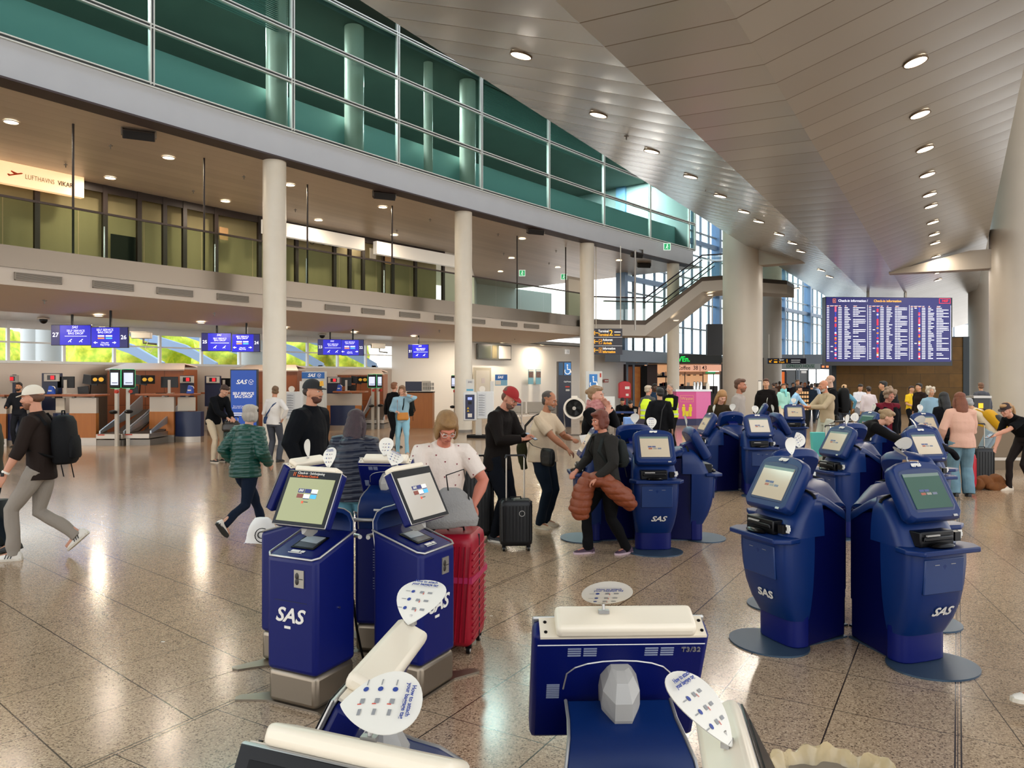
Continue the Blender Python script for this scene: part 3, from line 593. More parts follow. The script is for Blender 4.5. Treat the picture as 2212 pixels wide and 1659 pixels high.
# cameras
def dome(px, py, z, lab):
    x, y = G(px, py, z); e = thing('dome_camera', lab, 'camera', (x, y, z)); MB().lathe([(.16, -.04), (.16, 0)], seg=16).build('base', wpla, e, smooth=True); MB().ball((0, 0, -.06), .11, 14, 8).build('dome', blk, e, smooth=True)
dome(94, 687, 3.73, 'black dome camera on the ceiling left of screen 27'); dome(696, 722, 3.73, 'black dome camera on the ceiling above screen 23')
def cctv(px, py, Y, rz, lab):
    x, y = XY(px, Y); z = ZZ(py, Y); e = thing('security_camera', lab, 'camera', (x, y, z), rz)
    MB().box(-.28, .28, -.09, .09, -.09, .1).build('housing', wpla, e, bevel=.02); MB().box(-.34, .2, -.1, .1, .1, .12).build('sun_shield', wpla, e); MB().tube([(-.3, 0, 0), (-.28, 0, 0)], .07, 12).build('lens', blk, e); MB().tube([(.05, 0, -.09), (.05, 0, -.22), (.4, .1, -.25)], .03, 8).build('arm', dsteel, e, smooth=True); MB().tube([(.2, 0, -.1), (.1, 0, -.4), (.25, 0, -.5), (.35, .05, -.3)], .008, 6).build('cable', wpla, e)
cctv(306, 725, 22.5, 10, 'white security camera hanging right of screen 26'); cctv(817, 748, 30.5, 20, 'white security camera on the wall between screens 22 and 21')
# ================================================================ check-in information board
bx, by = XY(1921, 38.4); bz = ZZ(716, 38.4); BWd, BH = 6.75, 3.5
e = thing('flight_board', 'huge blue check-in information board hanging under the roof hull', 'display board', (bx, by, bz), 4)
MB().box(-BWd/2, BWd/2, 0, .35, -BH/2, BH/2).build('housing', bodym, e)
MB().box(-BWd/2 + .03, BWd/2 - .08, -.02, 0, -BH/2 + .2, BH/2 - .02).build('display', mat('board_blue', '#07074a', .35, emit='#0a0a70', es=.55), e)
bl = MB(); r_ = random.Random(3); yf = -.03
cols3 = [-BWd/2 + .06, -BWd/2 + 2.28, -BWd/2 + 4.5]
nr = 31; ztop = BH/2 - .55; rh = .086
flags = MB()
for ci, cx in enumerate(cols3):
    bl.box(cx + 2.14, cx + 2.155, yf, yf + .002, ztop - nr*rh, ztop + .15)
    for (o_, w_) in ((0, .13), (.17, .2), (.4, .18), (.62, .12), (.95, .08), (1.4, .2)):
        bl.box(cx + o_, cx + o_ + w_, yf, yf + .002, ztop + .09, ztop + .105); bl.box(cx + o_, cx + o_ + w_*.8, yf, yf + .002, ztop + .06, ztop + .075, 1)
    for i in range(nr):
        z = ztop - i*rh; h_ = .034
        def seg(o_, w_): bl.box(cx + o_, cx + o_ + w_, yf, yf + .002, z - h_/2, z + h_/2)
        seg(.0, .05); seg(.065, .05); seg(.6, .08); seg(.69, .09)
        n_ = .12 + .22*r_.random(); seg(.93, n_)
        if r_.random() < .92:
            w_ = r_.choice([.3, .38, .6, .62]); seg(1.38, .12); seg(1.52, w_ - .16)
            if w_ > .5: seg(1.38 + w_, .04)
        if r_.random() < .08: seg(.2, .12)
        k_ = r_.choice([0, 0, 1, 1, 2, 3, 0, 4]); flags.box(cx + .41, cx + .5, yf, yf + .002, z - .036, z + .036, k_) if k_ else flags.box(cx + .43, cx + .485, yf, yf + .002, z - .02, z + .02, 0)
bl.build('flight_listing', [scr_w, scr_o], e)
flags.build('airline_marks', [mat('mark_blue', '#3a4aff', .5, emit='#3040e0', es=.9), mat('mark_red', '#ff2030', .5, emit='#e02848', es=.9), mat('mark_orange', '#ff9030', .5, emit='#f07a30', es=.9), scr_w, mat('mark_pink', '#ff5a7a', .5, emit='#f04a6a', es=.9)], e)
text('Check-in information / ', .17, scr_w, e, face(-2.72, yf, BH/2 - .2), 'heading', bold=.002, align='LEFT'); text('Check-in information', .17, mat('heading_yellow', '#ffc44a', .5, emit='#ffb83a', es=.9), e, face(-.84, yf, BH/2 - .2), 'yellow_heading', bold=.002, align='LEFT')
m = MB()
for q in ((-3.0, -2.985, -.3, -.1), (-2.86, -2.845, -.3, -.1), (-3.0, -2.845, -.3, -.285), (-3.0, -2.845, -.115, -.1), (-2.94, -2.91, -.25, -.16)): m.box(q[0], q[1], yf, yf + .002, BH/2 + q[2], BH/2 + q[3])
m.build('info_pictogram', scr_o, e)
cr = mat('clock_red', '#ff2a20', .5, emit='#ff2a18', es=1.3); text('14:27', .16, cr, e, face(2.95, yf - .01, BH/2 - .17), 'clock_digits', bold=.003)
m = MB(); 
for q in ((2.65, 3.25, BH/2 - .3, BH/2 - .285), (2.65, 3.25, BH/2 - .06, BH/2 - .045), (2.65, 2.665, BH/2 - .3, BH/2 - .05), (3.235, 3.25, BH/2 - .3, BH/2 - .05)): m.box(q[0], q[1], yf, yf + .002, q[2], q[3])
m.build('clock_frame', cr, e)
for hx in (-1.05, .95): MB().box(hx - .05, hx + .05, .1, .2, BH/2, BH/2 + .9).build('hanger', dsteel, e)
# ================================================================ dark stone wall behind the right crowd
Yw = 42.0
xa, xb = XY(1806, Yw)[0], XY(2093, Yw*.97)[0]
def stone_mat():
    m = bpy.data.materials.new('brown_stone'); m.use_nodes = True; n = m.node_tree; p = n.nodes['Principled BSDF']
    t = n.nodes.new('ShaderNodeTexCoord'); mp = n.nodes.new('ShaderNodeMapping'); mp.inputs['Rotation'].default_value = (math.pi/2, 0, 0); b_ = n.nodes.new('ShaderNodeTexBrick')
    n.links.new(t.outputs['Object'], mp.inputs[0]); n.links.new(mp.outputs[0], b_.inputs['Vector']); b_.inputs['Color1'].default_value = lin('#735220'); b_.inputs['Color2'].default_value = lin('#5f4419'); b_.inputs['Mortar'].default_value = lin('#33291a')
    b_.inputs['Scale'].default_value = 1; b_.inputs['Brick Width'].default_value = 1.5; b_.inputs['Row Height'].default_value = .75; b_.inputs['Mortar Size'].default_value = .008
    x = n.nodes.new('ShaderNodeTexNoise'); x.inputs['Scale'].default_value = 2.5; x.inputs['Detail'].default_value = 5; n.links.new(t.outputs['Object'], x.inputs[0]); mx = n.nodes.new('ShaderNodeMix'); mx.data_type = 'RGBA'; mx.blend_type = 'MULTIPLY'; mx.inputs[0].default_value = .6
    n.links.new(b_.outputs[0], mx.inputs[6]); n.links.new(x.outputs['Color'], mx.inputs[7]); mr = n.nodes.new('ShaderNodeMapRange'); n.links.new(x.outputs[0], mr.inputs[0]); mr.inputs[3].default_value = .35; mr.inputs[4].default_value = 1.5
    n.links.new(mr.outputs[0], mx.inputs[7]); n.links.new(mx.outputs[2], p.inputs['Base Color']); p.inputs['Roughness'].default_value = .5; p.inputs['Specular IOR Level'].default_value = .25; return m
e = thing('stone_partition', 'tall brown stone partition wall behind the check-in crowd', 'partition', (xa, Yw, 0), 0)
e.rotation_euler = (0, 0, math.radians(-6))
Lw = (xb - xa)/math.cos(math.radians(6))
MB().box(0, Lw, 0, .4, 0, 4.25).build('stone_panel', stone_mat(), e)
MB().box(-.25, 0, -.05, .45, 0, 4.25).box(Lw, Lw + .32, -.05, .45, 0, 4.3).box(0, Lw, -.02, .42, 4.25, 4.3).build('dark_frame', mat('teal_black_frame', '#16232a', .5), e)
# steel low barrier on the right edge
x0, y0 = XY(2062, 15.8); 
e = thing('low_steel_barrier', 'low brown steel barrier wall at the right edge', 'barrier', (x0 + .6, y0, 0), 0); MB().box(-.4, 6, 0, .1, .26, .95).box(-.4, 6, -.02, .12, .0, .2).build('panel', mat('barrier_brown', '#6b5a45', .45, .3), e); MB().box(-.4, 6, -.03, .13, .2, .26).build('rail', steel, e)
# ================================================================ hanging wayfinding signs
yel = mat('sign_yellow', '#ffb31a', .5, emit='#ffae1e', es=.75); wht = mat('sign_white', '#f2f2f2', .5, emit='#e8e8e8', es=.55); sgnb = mat('sign_black', '#14142a', .4)
def arrow(m, x, z, s, y, ang):
    R = Matrix.Rotation(math.radians(ang), 4, 'Y'); T = Matrix.Translation((x, y, z)) @ R
    for poly in ([(-s, 0), (-s*.3, s*.75), (-s*.05, s*.75), (-s*.55, s*.14), (-s*.55, -s*.14), (-s*.05, -s*.75), (-s*.3, -s*.75)], [(-s*.6, .13*s), (s, .13*s), (s, -.13*s), (-s*.6, -.13*s)]):
        m.extr([T @ Vector((a, 0, b)) for a, b in poly], (0, -.004, 0))
Y = 34.4; x, y = XY(1312, Y); e = thing('wayfinding_sign', 'black hanging sign with yellow arrows and Terminal 2', 'sign', (x, y, ZZ(738, Y)), 0)
e.scale = (1.1, 1.1, 1.1); sw, sh = 1.23, 1.08
MB().cbox((0, 0, 0), (sw, .14, sh)).build('panel', sgnb, e)
m = MB(); 
for i, z in enumerate((.36, 0, -.36)): arrow(m, -.5, z, .11, -.075, 0)
m.build('arrows', yel, e)
text('Terminal', .15, wht, e, face(-.17, -.076, .43), bold=.003, sx=.8); text('Terminal', .15, yel, e, face(-.17, -.076, .28), 'yellow_lettering', bold=.003, sx=.8); text('2', .34, yel, e, face(.14, -.076, .35), 'large_number', bold=.003)
MB().box(.28, .54, -.08, -.072, .38, .41).build('small_line', wht, e); MB().box(.28, .52, -.08, -.072, .26, .29).build('small_yellow_line', yel, e)
text('Ankomst', .14, wht, e, face(0.0, -.076, .07), bold=.003, sx=.8); text('Arrivals', .14, yel, e, face(0, -.076, -.07), 'yellow_lettering', bold=.003, sx=.8)
text('Information', .14, wht, e, face(.06, -.076, -.29), bold=.003, sx=.8); text('Information', .14, yel, e, face(.06, -.076, -.43), 'yellow_lettering', bold=.003, sx=.8)
m = MB()
for z in (0, -.36):
    for q in ((-.36, -.35), (-.25, -.24)): m.box(q[0], q[1], -.08, -.072, z - .1, z + .1)
    m.box(-.36, -.24, -.08, -.072, z + .09, z + .1); m.box(-.36, -.24, -.08, -.072, z - .1, z - .09)
m.box(-.31, -.29, -.08, -.072, -.44, -.3); m.extr([(-.34, -.075, -.05), (-.26, -.075, .02), (-.27, -.075, .05), (-.34, -.075, -.03)], (0, -.004, 0)); m.build('pictogram_print', yel, e)
m = MB(); m.box(-sw/2, sw/2, -.08, -.072, .175, .185); m.box(-sw/2, sw/2, -.08, -.072, -.185, -.175); m.build('dividers', wht, e)
m = MB(); m.tube([(-.47, 0, sh/2), (-.47, 0, sh/2 + 3.45)], .02, 6); m.tube([(.55, 0, sh/2), (.55, 0, sh/2 + 3.45)], .02, 6); m.build('hanger_rods', wpla, e)
x, y = XY(1372, 35.4); tag(MB().tube([(x, y, 4.25), (x, y, 8.04)], .045, 8).build('hanging_pole', mat('pole_grey', '#a7a29c', .4, .5), smooth=True), 'pale hanging pole right of the yellow terminal sign', 'pole')
# track sign
Y = 45.; x, y = XY(1699, Y); e = thing('wayfinding_sign', 'black hanging sign with yellow arrow, train and number 1', 'sign', (x, y, ZZ(780, Y)), 0)
MB().cbox((0, 0, 0), (2.3, .14, .33)).build('panel', sgnb, e); m = MB(); arrow(m, -.98, 0, .11, -.075, -45); m.box(-.78, -.58, -.08, -.072, -.1, -.02); m.box(-.78, -.58, -.08, -.072, .07, .09); m.build('pictogram_print', yel, e)
text('Spor', .15, wht, e, face(-.32, -.078, .08)); text('Track', .15, yel, e, face(-.32, -.078, -.07), 'yellow_lettering'); text('1', .28, yel, e, face(0, -.078, 0), 'large_number', bold=.004); MB().box(.25, .8, -.08, -.072, .04, .07).box(.25, .78, -.08, -.072, -.08, -.05).build('small_lines', wht, e)
m = MB(); m.tube([(-1.05, 0, .16), (-1.05, 0, 1.6)], .02, 6); m.tube([(1.05, 0, .16), (1.05, 0, 1.6)], .02, 6); m.build('hanger_rods', wpla, e)
Y = 60.; x, y = XY(1791, Y); e = thing('wayfinding_sign', 'small distant sign strip with orange letters beside the flight board', 'sign', (x, y, ZZ(792, Y)), 0); MB().cbox((0, 0, 0), (1.5, .12, .4)).build('panel', sgnb, e); mq = MB(); [mq.box(-.6 + k*.33, -.4 + k*.33, -.07, -.06, -.08, .08) for k in range(4)]; mq.build('orange_marks', scr_o, e)
# black display seen from behind, left of the big column
Y = 38.6; x, y = XY(1543, Y); e = thing('hanging_display', 'black hanging display seen from its back beside the big column', 'screen', (x, y, ZZ(734, Y)), 0)
MB().cbox((0, 0, 0), (.8, .3, 1.6)).build('housing', mat('display_back', '#060c14', .5), e); MB().tube([(-.1, 0, .8), (-.1, 0, 2.35)], .02, 6).build('hanger_rod', wpla, e)
# ================================================================ staircase to the upper floor
sm_w = mat('stair_plaster', '#b9b2a8', .6); sm_d = mat('stair_dark_band', '#4a4038', .4, .6)
e = thing('staircase', 'pale staircase with dark edge band rising behind the big column', 'staircase', (3.3, 36, 4.1))
def SP(px, py, Y, z=None): x, y = XY(px, Y); return Vector((x, y, ZZ(py, Y))) - Vector(e.location)
path = [(1262, 690, 35.2), (1394, 692, 36.2), (1517, 598, 37.4), (1562, 595, 38), (1700, 606, 42)]
def ribbon(path, dz0, dz1, wid, m, name):
    mb = MB(); n = Vector((.5, .87, 0)).normalized()*wid
    P = [SP(a, b, c) for a, b, c in path]
    for i in range(len(P)-1):
        a, b2 = P[i], P[i+1]; v = [a + Vector((0, 0, dz0)), b2 + Vector((0, 0, dz0)), b2 + Vector((0, 0, dz1)), a + Vector((0, 0, dz1))]; w_ = [q + n for q in v]
        mb.add(v + w_, [(0, 1, 2, 3), (7, 6, 5, 4), (0, 4, 5, 1), (3, 2, 6, 7), (0, 3, 7, 4), (1, 5, 6, 2)])
    return mb.build(name, m, e)
ribbon(path, -.22, 0, 2.4, sm_d, 'edge_band'); ribbon(path, -.75, -.22, 2.3, sm_w, 'soffit_body')
railm = mat('rail_purple_black', '#2f2733', .4, .3)
m = MB()
for dz, dpx in ((1.08, 0),): m.tube([SP(a, b, c) + Vector((0, 0, dz)) for a, b, c in path[:4]], .035, 8)
n_ = Vector((.5, .87, 0))*2.3
m.tube([SP(a, b, c) + Vector((0, 0, 1.08)) + n_ for a, b, c in path[:4]], .035, 8); m.tube([SP(a, b, c) + Vector((0, 0, .85)) for a, b, c in path[1:3]], .025, 8); m.tube([SP(a, b, c) + Vector((0, 0, .85)) + n_ for a, b, c in path[1:3]], .025, 8)
m.build('handrails', railm, e, smooth=True)
m = MB()
for i in range(4):
    a, b2 = SP(*path[i]), SP(*path[i+1])
    for off in (Vector((0, 0, 0)), n_): m.quad(a + off, b2 + off, b2 + off + Vector((0, 0, 1.05)), a + off + Vector((0, 0, 1.05)))
m.build('glass_sides', gb, e)
for px, py, Y in ((1460, 691, 36.9), (1534, 636, 38.0), (1722, 622, 41.6)):
    x, y = XY(px, Y); z = ZZ(py, Y); q = thing('downlight', 'round lit downlight under the pale stair soffit', 'downlight', (x, y, z), 0, 'stair soffit downlights'); MB().lathe([(.13, -.03), (.13, 0)], seg=16).build('diffuser', lampm, q); MB().lathe([(.13, -.04), (.16, -.04), (.16, .02), (.13, .02)], seg=16, caps=False).build('rim', wpla, q)
# ================================================================ exterior seen through the low windows
gm = MB(); gm.quad((-80, 10, -.3), (140, 10, -.3), (140, 170, -.3), (-80, 170, -.3)); 
tag(MB().quad((-90, 20, -.3), (-12, 20, -.3), (60, 120, -.3), (-90, 120, -.3)).build('ground_outside', mat('outside_paving', '#b5b2aa', .9)), kind='structure')
def leaf_mat():
    m = bpy.data.materials.new('spring_leaves'); m.use_nodes = True; n = m.node_tree; p = n.nodes['Principled BSDF']; t = n.nodes.new('ShaderNodeTexCoord'); x = n.nodes.new('ShaderNodeTexNoise'); x.inputs['Scale'].default_value = 3; x.inputs['Detail'].default_value = 6
    r = n.nodes.new('ShaderNodeValToRGB'); n.links.new(t.outputs['Object'], x.inputs[0]); n.links.new(x.outputs[0], r.inputs[0]); r.color_ramp.elements[0].position = .35; r.color_ramp.elements[0].color = lin('#b2c840'); r.color_ramp.elements[1].position = .65; r.color_ramp.elements[1].color = lin('#f4ee58'); n.links.new(r.outputs[0], p.inputs['Base Color']); p.inputs['Roughness'].default_value = .8; return m
lfm = leaf_mat(); tk = mat('tree_bark', '#5a4a3a', .9)
def blob_mesh(c, r, seed, nsub=3, amp=.25):
    bm = bmesh.new(); bmesh.ops.create_icosphere(bm, subdivisions=nsub, radius=1); rr = random.Random(seed); ph = [rr.uniform(0, 6) for _ in range(6)]
    for v in bm.verts:
        p = v.co; k = 1 + amp*(math.sin(3*p.x + ph[0])*math.sin(4*p.y + ph[1]) + .6*math.sin(7*p.z + ph[2])*math.sin(8*p.x + ph[3]) + .4*math.sin(15*p.y + ph[4])*math.sin(13*p.z + ph[5])); v.co = Vector((p.x*r[0], p.y*r[1], p.z*r[2]))*k + Vector(c)
    vs = [tuple(v.co) for v in bm.verts]; fs = [tuple(v.index for v in f.verts) for f in bm.faces]; bm.free(); return vs, fs
for i, (px, w) in enumerate(((-40, 2.6), (215, 2.6), (262, 2.2), (325, 2.4), (392, 2.4), (455, 2.2), (505, 2.4), (660, 2.6), (735, 2.4))):
    Y = 40 + (i % 3)*6.5; x, y = XY(px, Y); e = thing('tree', 'yellow green spring tree outside the low windows, ' + ('at far left', 'behind screen 26, left one', 'behind screen 26, right one', 'beside the camera', 'left of screen 25', 'just behind the screen reading 25', 'left of the nearest round column', 'behind screen 23, at left', 'at the right end of the windows')[i], 'tree', (x, y, -.3))
    m = MB(); vs, fs = blob_mesh((0, 0, 3.3), (w, w*.9, 2.3), i, 4, .16); m.add([(v[0]*.82, v[1]*.82, v[2]) for v in vs], fs); m.build('crown', lfm, e, smooth=True); MB().tube([(0, 0, 0), (0, 0, 2)], .15, 8).build('trunk', tk, e)
wst = mat('outside_steel', '#a9bfe0', .5, .2)
for i in range(5):
    x, y = XY(205 + i*118, 33.5 + i*.6); e = thing('canopy_beam', 'slanting pale blue steel canopy beam outside the low windows, ' + ('leftmost', 'behind screen 26', 'before screen 25', 'behind the nearest column', 'rightmost')[i], 'beam', (x, y, 0))
    MB().extr([(-3.2, 0, 4.6), (-1, 0, 4.3), (1.6, 0, 3.5), (3, 0, 2.7), (3, 0, 2.35), (1.5, 0, 3.1), (-1, 0, 3.95), (-3.2, 0, 4.2)], (0, .3, 0)).build('beam', wst, e); MB().box(2.8, 3.05, 0, .3, -.3, 2.6).build('post', wst, e)
for px in (75, 105, 540):
    x, y = XY(px, 31); tag(MB().lathe([(.5, 0), (.5, 4)], (x, y), 20).build('outside_column', mat('outside_white', '#dfe2e2', .6), smooth=True), 'white column outside the low windows ' + {75: 'at far left', 105: 'next to the far left one', 540: 'left of the nearest round column'}[px], 'column')
# ================================================================ self service kiosks
kblue = mat('kiosk_blue', '#052459', .36, spec=.3, bump=(350, .03)); kdeep = mat('kiosk_deep_blue', '#020f55', .42, spec=.25, bump=(350, .04)); kside = mat('kiosk_side_shade', '#01063c', .45, spec=.2); ksil = mat('kiosk_silver_edge', '#a7a4a0', .35, .6); kste = mat('kiosk_plinth_steel', '#857a6b', .38, .85)  # side blue is a darker copy, with the sides' shade put into the colour
warmw = mat('light_bar_cream', '#e2d6c0', .35); greyp = mat('grey_moulded_plastic', '#a8a49d', .4); bez = mat('bezel_black', '#040405', .25, spec=.2)
logow = mat('logo_white', '#dcd8cf', .45); cardm = mat('card_white', '#ddd8cc', .5); cardb = mat('card_blue_print', '#2b3f86', .6); cardr = mat('card_red_print', '#c8402e', .6); cardg = mat('card_grey_print', '#8a8a8a', .6)
def screen_mat(name, col, es): return mat(name, col, .12, emit=col, es=es, spec=.6)
d_on = mat('display_lit', '#55583c', .12, emit='#c6c98f', es=.5, spec=.3); d_beige = screen_mat('display_beige', '#a89a84', .42); d_grey = screen_mat('display_grey', '#a39c90', .4); d_green = screen_mat('display_green', '#37544a', .25); d_off = mat('display_dark', '#040405', .3, spec=.12)
def logo(parent, x, y, z, size, tilt=0, rz=0, name='airline_lettering'):
    return text('SAS', size, logow, parent, face(x, y, z, tilt, rz), name, shear=.32, bold=.022*size, sx=1.12)
def teardrop(n=40, L=.15, Wd=.125):       # outline, point at +x end
    pts = []
    for i in range(n):
        t = 2*math.pi*i/n; x = math.cos(t); y = math.sin(t)*abs(math.sin(t/2))**.75
        pts.append((x*L/2*.95, y*Wd*.62))
    return pts
def info_card(parent, base, yaw, pitch, roll=0, bend=.35, back=False, sc=1.0, stalk=.07):
    pts = [(a*sc*.9, b*sc*.9) for a, b in teardrop()]
    M = Matrix.Translation(base) @ rotz(yaw)
    sc *= .9; R = M @ Matrix.Translation((0, 0, stalk)) @ Matrix.Rotation(math.radians(-pitch), 4, 'X') @ Matrix.Translation((0, 0, .05*sc)) @ Matrix.Rotation(math.radians(roll), 4, 'Y')
    def cv(x, z, t=0): y = bend*(x*x)*6 - t; return R @ Vector((x, y, z))
    m = MB(); ns = 12; N = len(pts)
    # strips along x for a smooth bend
    xs = sorted(set(round(p[0], 5) for p in pts)); top = []; bot = []
    for x in xs:
        zs = [p[1] for p in pts if abs(p[0] - x) < 1e-4]; top.append((x, max(zs))); bot.append((x, min(zs)))
    for i in range(len(xs) - 1):
        for t, mi in ((.0012, 0), (0, 0)):
            m.quad(cv(top[i][0], top[i][1], t), cv(top[i+1][0], top[i+1][1], t), cv(bot[i+1][0], bot[i+1][1], t), cv(bot[i][0], bot[i][1], t))
    c = m.build('instruction_card', cardm, parent, smooth=True)
    k = MB(); sgn = -1 if back else 1
    def pr(x, z, w, h, mi): 
        t = .0022 if not back else -.0012
        k.quad(cv(x - w/2, z - h/2, t), cv(x + w/2, z - h/2, t), cv(x + w/2, z + h/2, t), cv(x - w/2, z + h/2, t), mi)
    for i in range(3):
        a = (-.022 + i*.026)*sc
        for q in range(8):
            t0 = 2*math.pi*q/8; t1 = 2*math.pi*(q+1)/8; rr = .005*sc; t = .0022 if not back else -.0012
            k.add([cv(a, -.024*sc, t), cv(a + rr*math.cos(t0), -.024*sc + rr*math.sin(t0), t), cv(a + rr*math.cos(t1), -.024*sc + rr*math.sin(t1), t)], [(0, 1, 2)], 0)
        pr(a, -.038*sc, .002*sc, .012*sc, 2); pr(a, .0, .008*sc, .010*sc, 2); pr(a, .022*sc, .006*sc, .012*sc, 2); pr(a + .004*sc, .006*sc, .007*sc, .002*sc, 1)
    T = R @ Matrix.Translation((-.050*sc, -.0035 if not back else .003, 0)) @ Matrix(((0, -1, 0, 0), (0, 0, -1, 0), (1, 0, 0, 0), (0, 0, 0, 1)))
    if not back: text('How to attach\nyour baggage tag', .0105*sc, cardb, c, T, 'card_text', ext=.0002, bold=.0002)
    k.build('card_print', [cardb, cardr, cardg], c)
    s_ = MB().tube([M @ Vector((0, 0, 0)), M @ Vector((0, .004, stalk))], .0035, 6); s_.box(-.012, .012, -.006, .006, 0, .008, 0, M); s_.build('card_stalk', ksil, c)
    return c
def kiosk_a(label, x, y, rz, disp, card=None, name_text=None, content=True):
    e = thing('check_in_kiosk', label, 'kiosk', (x, y, 0), rz)
    W2, D2_ = .185, .18
    # floor plate with lobes
    pl = MB(); pl.prism([(-.19, -.17), (-.30, -.22), (-.36, -.25), (-.385, -.22), (-.38, -.18), (-.32, -.13), (-.2, -.02), (-.2, .19), (.2, .19), (.2, -.02), (.32, -.13), (.38, -.18), (.385, -.22), (.36, -.25), (.30, -.22), (.19, -.17)], 0, .012)
    pl.build('floor_plate', kste, e)
    MB().box(-W2 + .005, W2 - .005, -D2_ + .005, D2_ - .005, .012, .205).build('steel_plinth', kste, e, bevel=.03, seg=3)
    b = MB(); b.extr([(-W2, -D2_, .2), (-W2, D2_, .2), (-W2, D2_, .975), (-W2, -D2_, .865)], (2*W2, 0, 0)); b.build('cabinet', kdeep, e, bevel=.03, seg=3)
    # silver edge round the sloped top
    sl = .11/.36
    def tz(yy): return .865 + (yy + D2_)*sl
    m = MB(); m.tube([(-W2 - .001, D2_, tz(D2_)), (-W2 - .001, -D2_ + .03, tz(-D2_ + .03)), (-W2 + .03, -D2_ - .001, tz(-D2_)), (W2 - .03, -D2_ - .001, tz(-D2_)), (W2 + .001, -D2_ + .03, tz(-D2_ + .03)), (W2 + .001, D2_, tz(D2_))], .0065, 6); m.build('silver_edge', ksil, e, smooth=True)
    Mt = Matrix.Translation((0, 0, tz(0) + .003)) @ Matrix.Rotation(math.atan(sl), 4, 'X')
    m = MB(); m.box(-.085, .085, -.09, .06, 0, .004, 0, Mt); m.box(-.07, .07, -.075, .05, .004, .006, 1, Mt); m.extr([Mt @ Vector((-.07, -.02, .0075)), Mt @ Vector((.06, -.03, .0075)), Mt @ Vector((.07, .045, .0075)), Mt @ Vector((-.06, .045, .0075))], (0, 0, .002), 2); m.build('printer_tray', [bez, mat('tray_grey', '#3b3f45', .3), mat('tray_paper', '#9aa0a4', .4)], e)
    m = MB(); m.box(-.05, .01, -.13, -.11, 0, .003, 0, Mt); m.box(.02, .045, -.13, -.112, 0, .003, 0, Mt); m.box(-.06, .04, -.142, -.138, 0, .003, 0, Mt); m.build('top_label', logow, e)
    m = MB(); m.box(.03, .10, -D2_ - .006, -D2_, .70, .80); m.build('card_reader', mat('reader_silver', '#9d978c', .35, .6), e)
    m = MB(); m.ball((.052, -D2_ - .007, .765), (.014, .005, .02), 10, 6); m.ball((.052, -D2_ - .007, .735), (.014, .005, .02), 10, 6); m.box(.06, .095, -D2_ - .008, -D2_ - .004, .748, .752); m.build('card_slot', mat('slot_brown', '#1d1713', .5), e)
    MB().box(-.12, .12, -D2_ - .0015, -D2_ + .002, .612, .615).build('door_gap', mat('gap_navy', '#04102c', .6), e)
    logo(e, -.01, -D2_ - .003, .53, .115); MB().box(-.045, .0, -D2_ - .003, -D2_, .455, .47).build('small_plate', logow, e)
    MB().tube([(W2, .02, .55), (W2 + .008, .02, .55)], .008, 10).build('side_lock', chrome, e)
    # back vents
    m = MB()
    for c in range(3):
        for r in range(16):
            if 5 <= r <= 6: continue
            m.box(-.075 + c*.045, -.04 + c*.045, D2_ - .001, D2_ + .0015, .45 + r*.018, .454 + r*.018)
    m.build('back_vent_pattern', mat('vent_grey', '#8b93a6', .5), e)
    m = MB(); m.tube([(-.2, D2_ + .02, .93), (-.17, D2_ + .045, .93), (.17, D2_ + .045, .93), (.2, D2_ + .02, .93)], .013, 10); m.build('back_rail', ksil, e, smooth=True)
    # neck: broad curved band rising behind the top and reaching forward to the housing
    prof = [(.185, .86), (.20, .95), (.205, 1.02), (.185, 1.075), (.14, 1.105), (.085, 1.12), (.03, 1.14)]
    thick = .028; m = MB(); lf = []
    hw = [.15, .15, .145, .135, .125, .12, .12]
    for (yy, zz), w in zip(prof, hw):
        i = prof.index((yy, zz)); a = Vector(prof[max(i-1, 0)]); b2 = Vector(prof[min(i+1, len(prof)-1)]); d = (b2 - a).normalized(); nn = Vector((-d.y, d.x))*thick
        lf.append([(-w, yy, zz), (w, yy, zz), (w, yy + nn.x, zz + nn.y), (-w, yy + nn.x, zz + nn.y)])
    m.loft(lf); m.build('neck', kblue, e, bevel=.004)
    for s in (-1, 1): MB().tube([(s*(w + .002), yy, zz) for (yy, zz), w in zip(prof, hw)], .004, 6).build('neck_edge', ksil, e, smooth=True)
    H = Matrix.Translation((0, -.02, 1.175)) @ Matrix.Rotation(math.radians(-27), 4, 'X')
    MB().box(-.2, .2, -.02, .035, -.17, .165).build('screen_housing', kdeep, e, bevel=.012).matrix_local = H
    m = MB(); m.box(-.2, .2, -.029, -.02, -.172, .167); m.build('screen_rim', ksil, e, bevel=.006).matrix_local = H
    MB().box(-.196, .196, -.032, -.028, -.168, .163).build('bezel', bez, e, bevel=.001).matrix_local = H
    MB().box(-.172, .172, -.034, -.031, -.148, .118 if content else .145).build('display', disp, e).matrix_local = H
    if content:
        c = []; m = MB(); cm = [mat('tile_navy', '#0c1c5e', .4, emit='#0a1a60', es=.5), mat('tile_brown', '#6a2c1c', .4, emit='#70301f', es=.5), mat('tile_white', '#e9ead8', .4, emit='#e0e2d0', es=.6), mat('tile_cyan', '#3aa0d8', .4, emit='#3aa0d8', es=.5), mat('tile_red', '#d8401e', .4, emit='#e0441e', es=.6), mat('tile_dark', '#14161c', .4)]
        for q, (tx, tz_, k) in enumerate(((-.05, .04, 0), (0.0, .04, 0), (.05, .04, 2), (-.05, .008, 1), (0, .008, 2), (.05, .008, 3))):
            m.box(tx - .022, tx + .022, -.0365, -.0345, tz_ - .012, tz_ + .012, k)
            if k == 2: m.box(tx - .022, tx + .022, -.0366, -.0345, tz_ - .017, tz_ - .013, 0)
        m.box(-.024, -.012, -.0365, -.0345, -.036, -.022, 4); m.box(-.008, .022, -.0365, -.0345, -.029, -.025, 5)
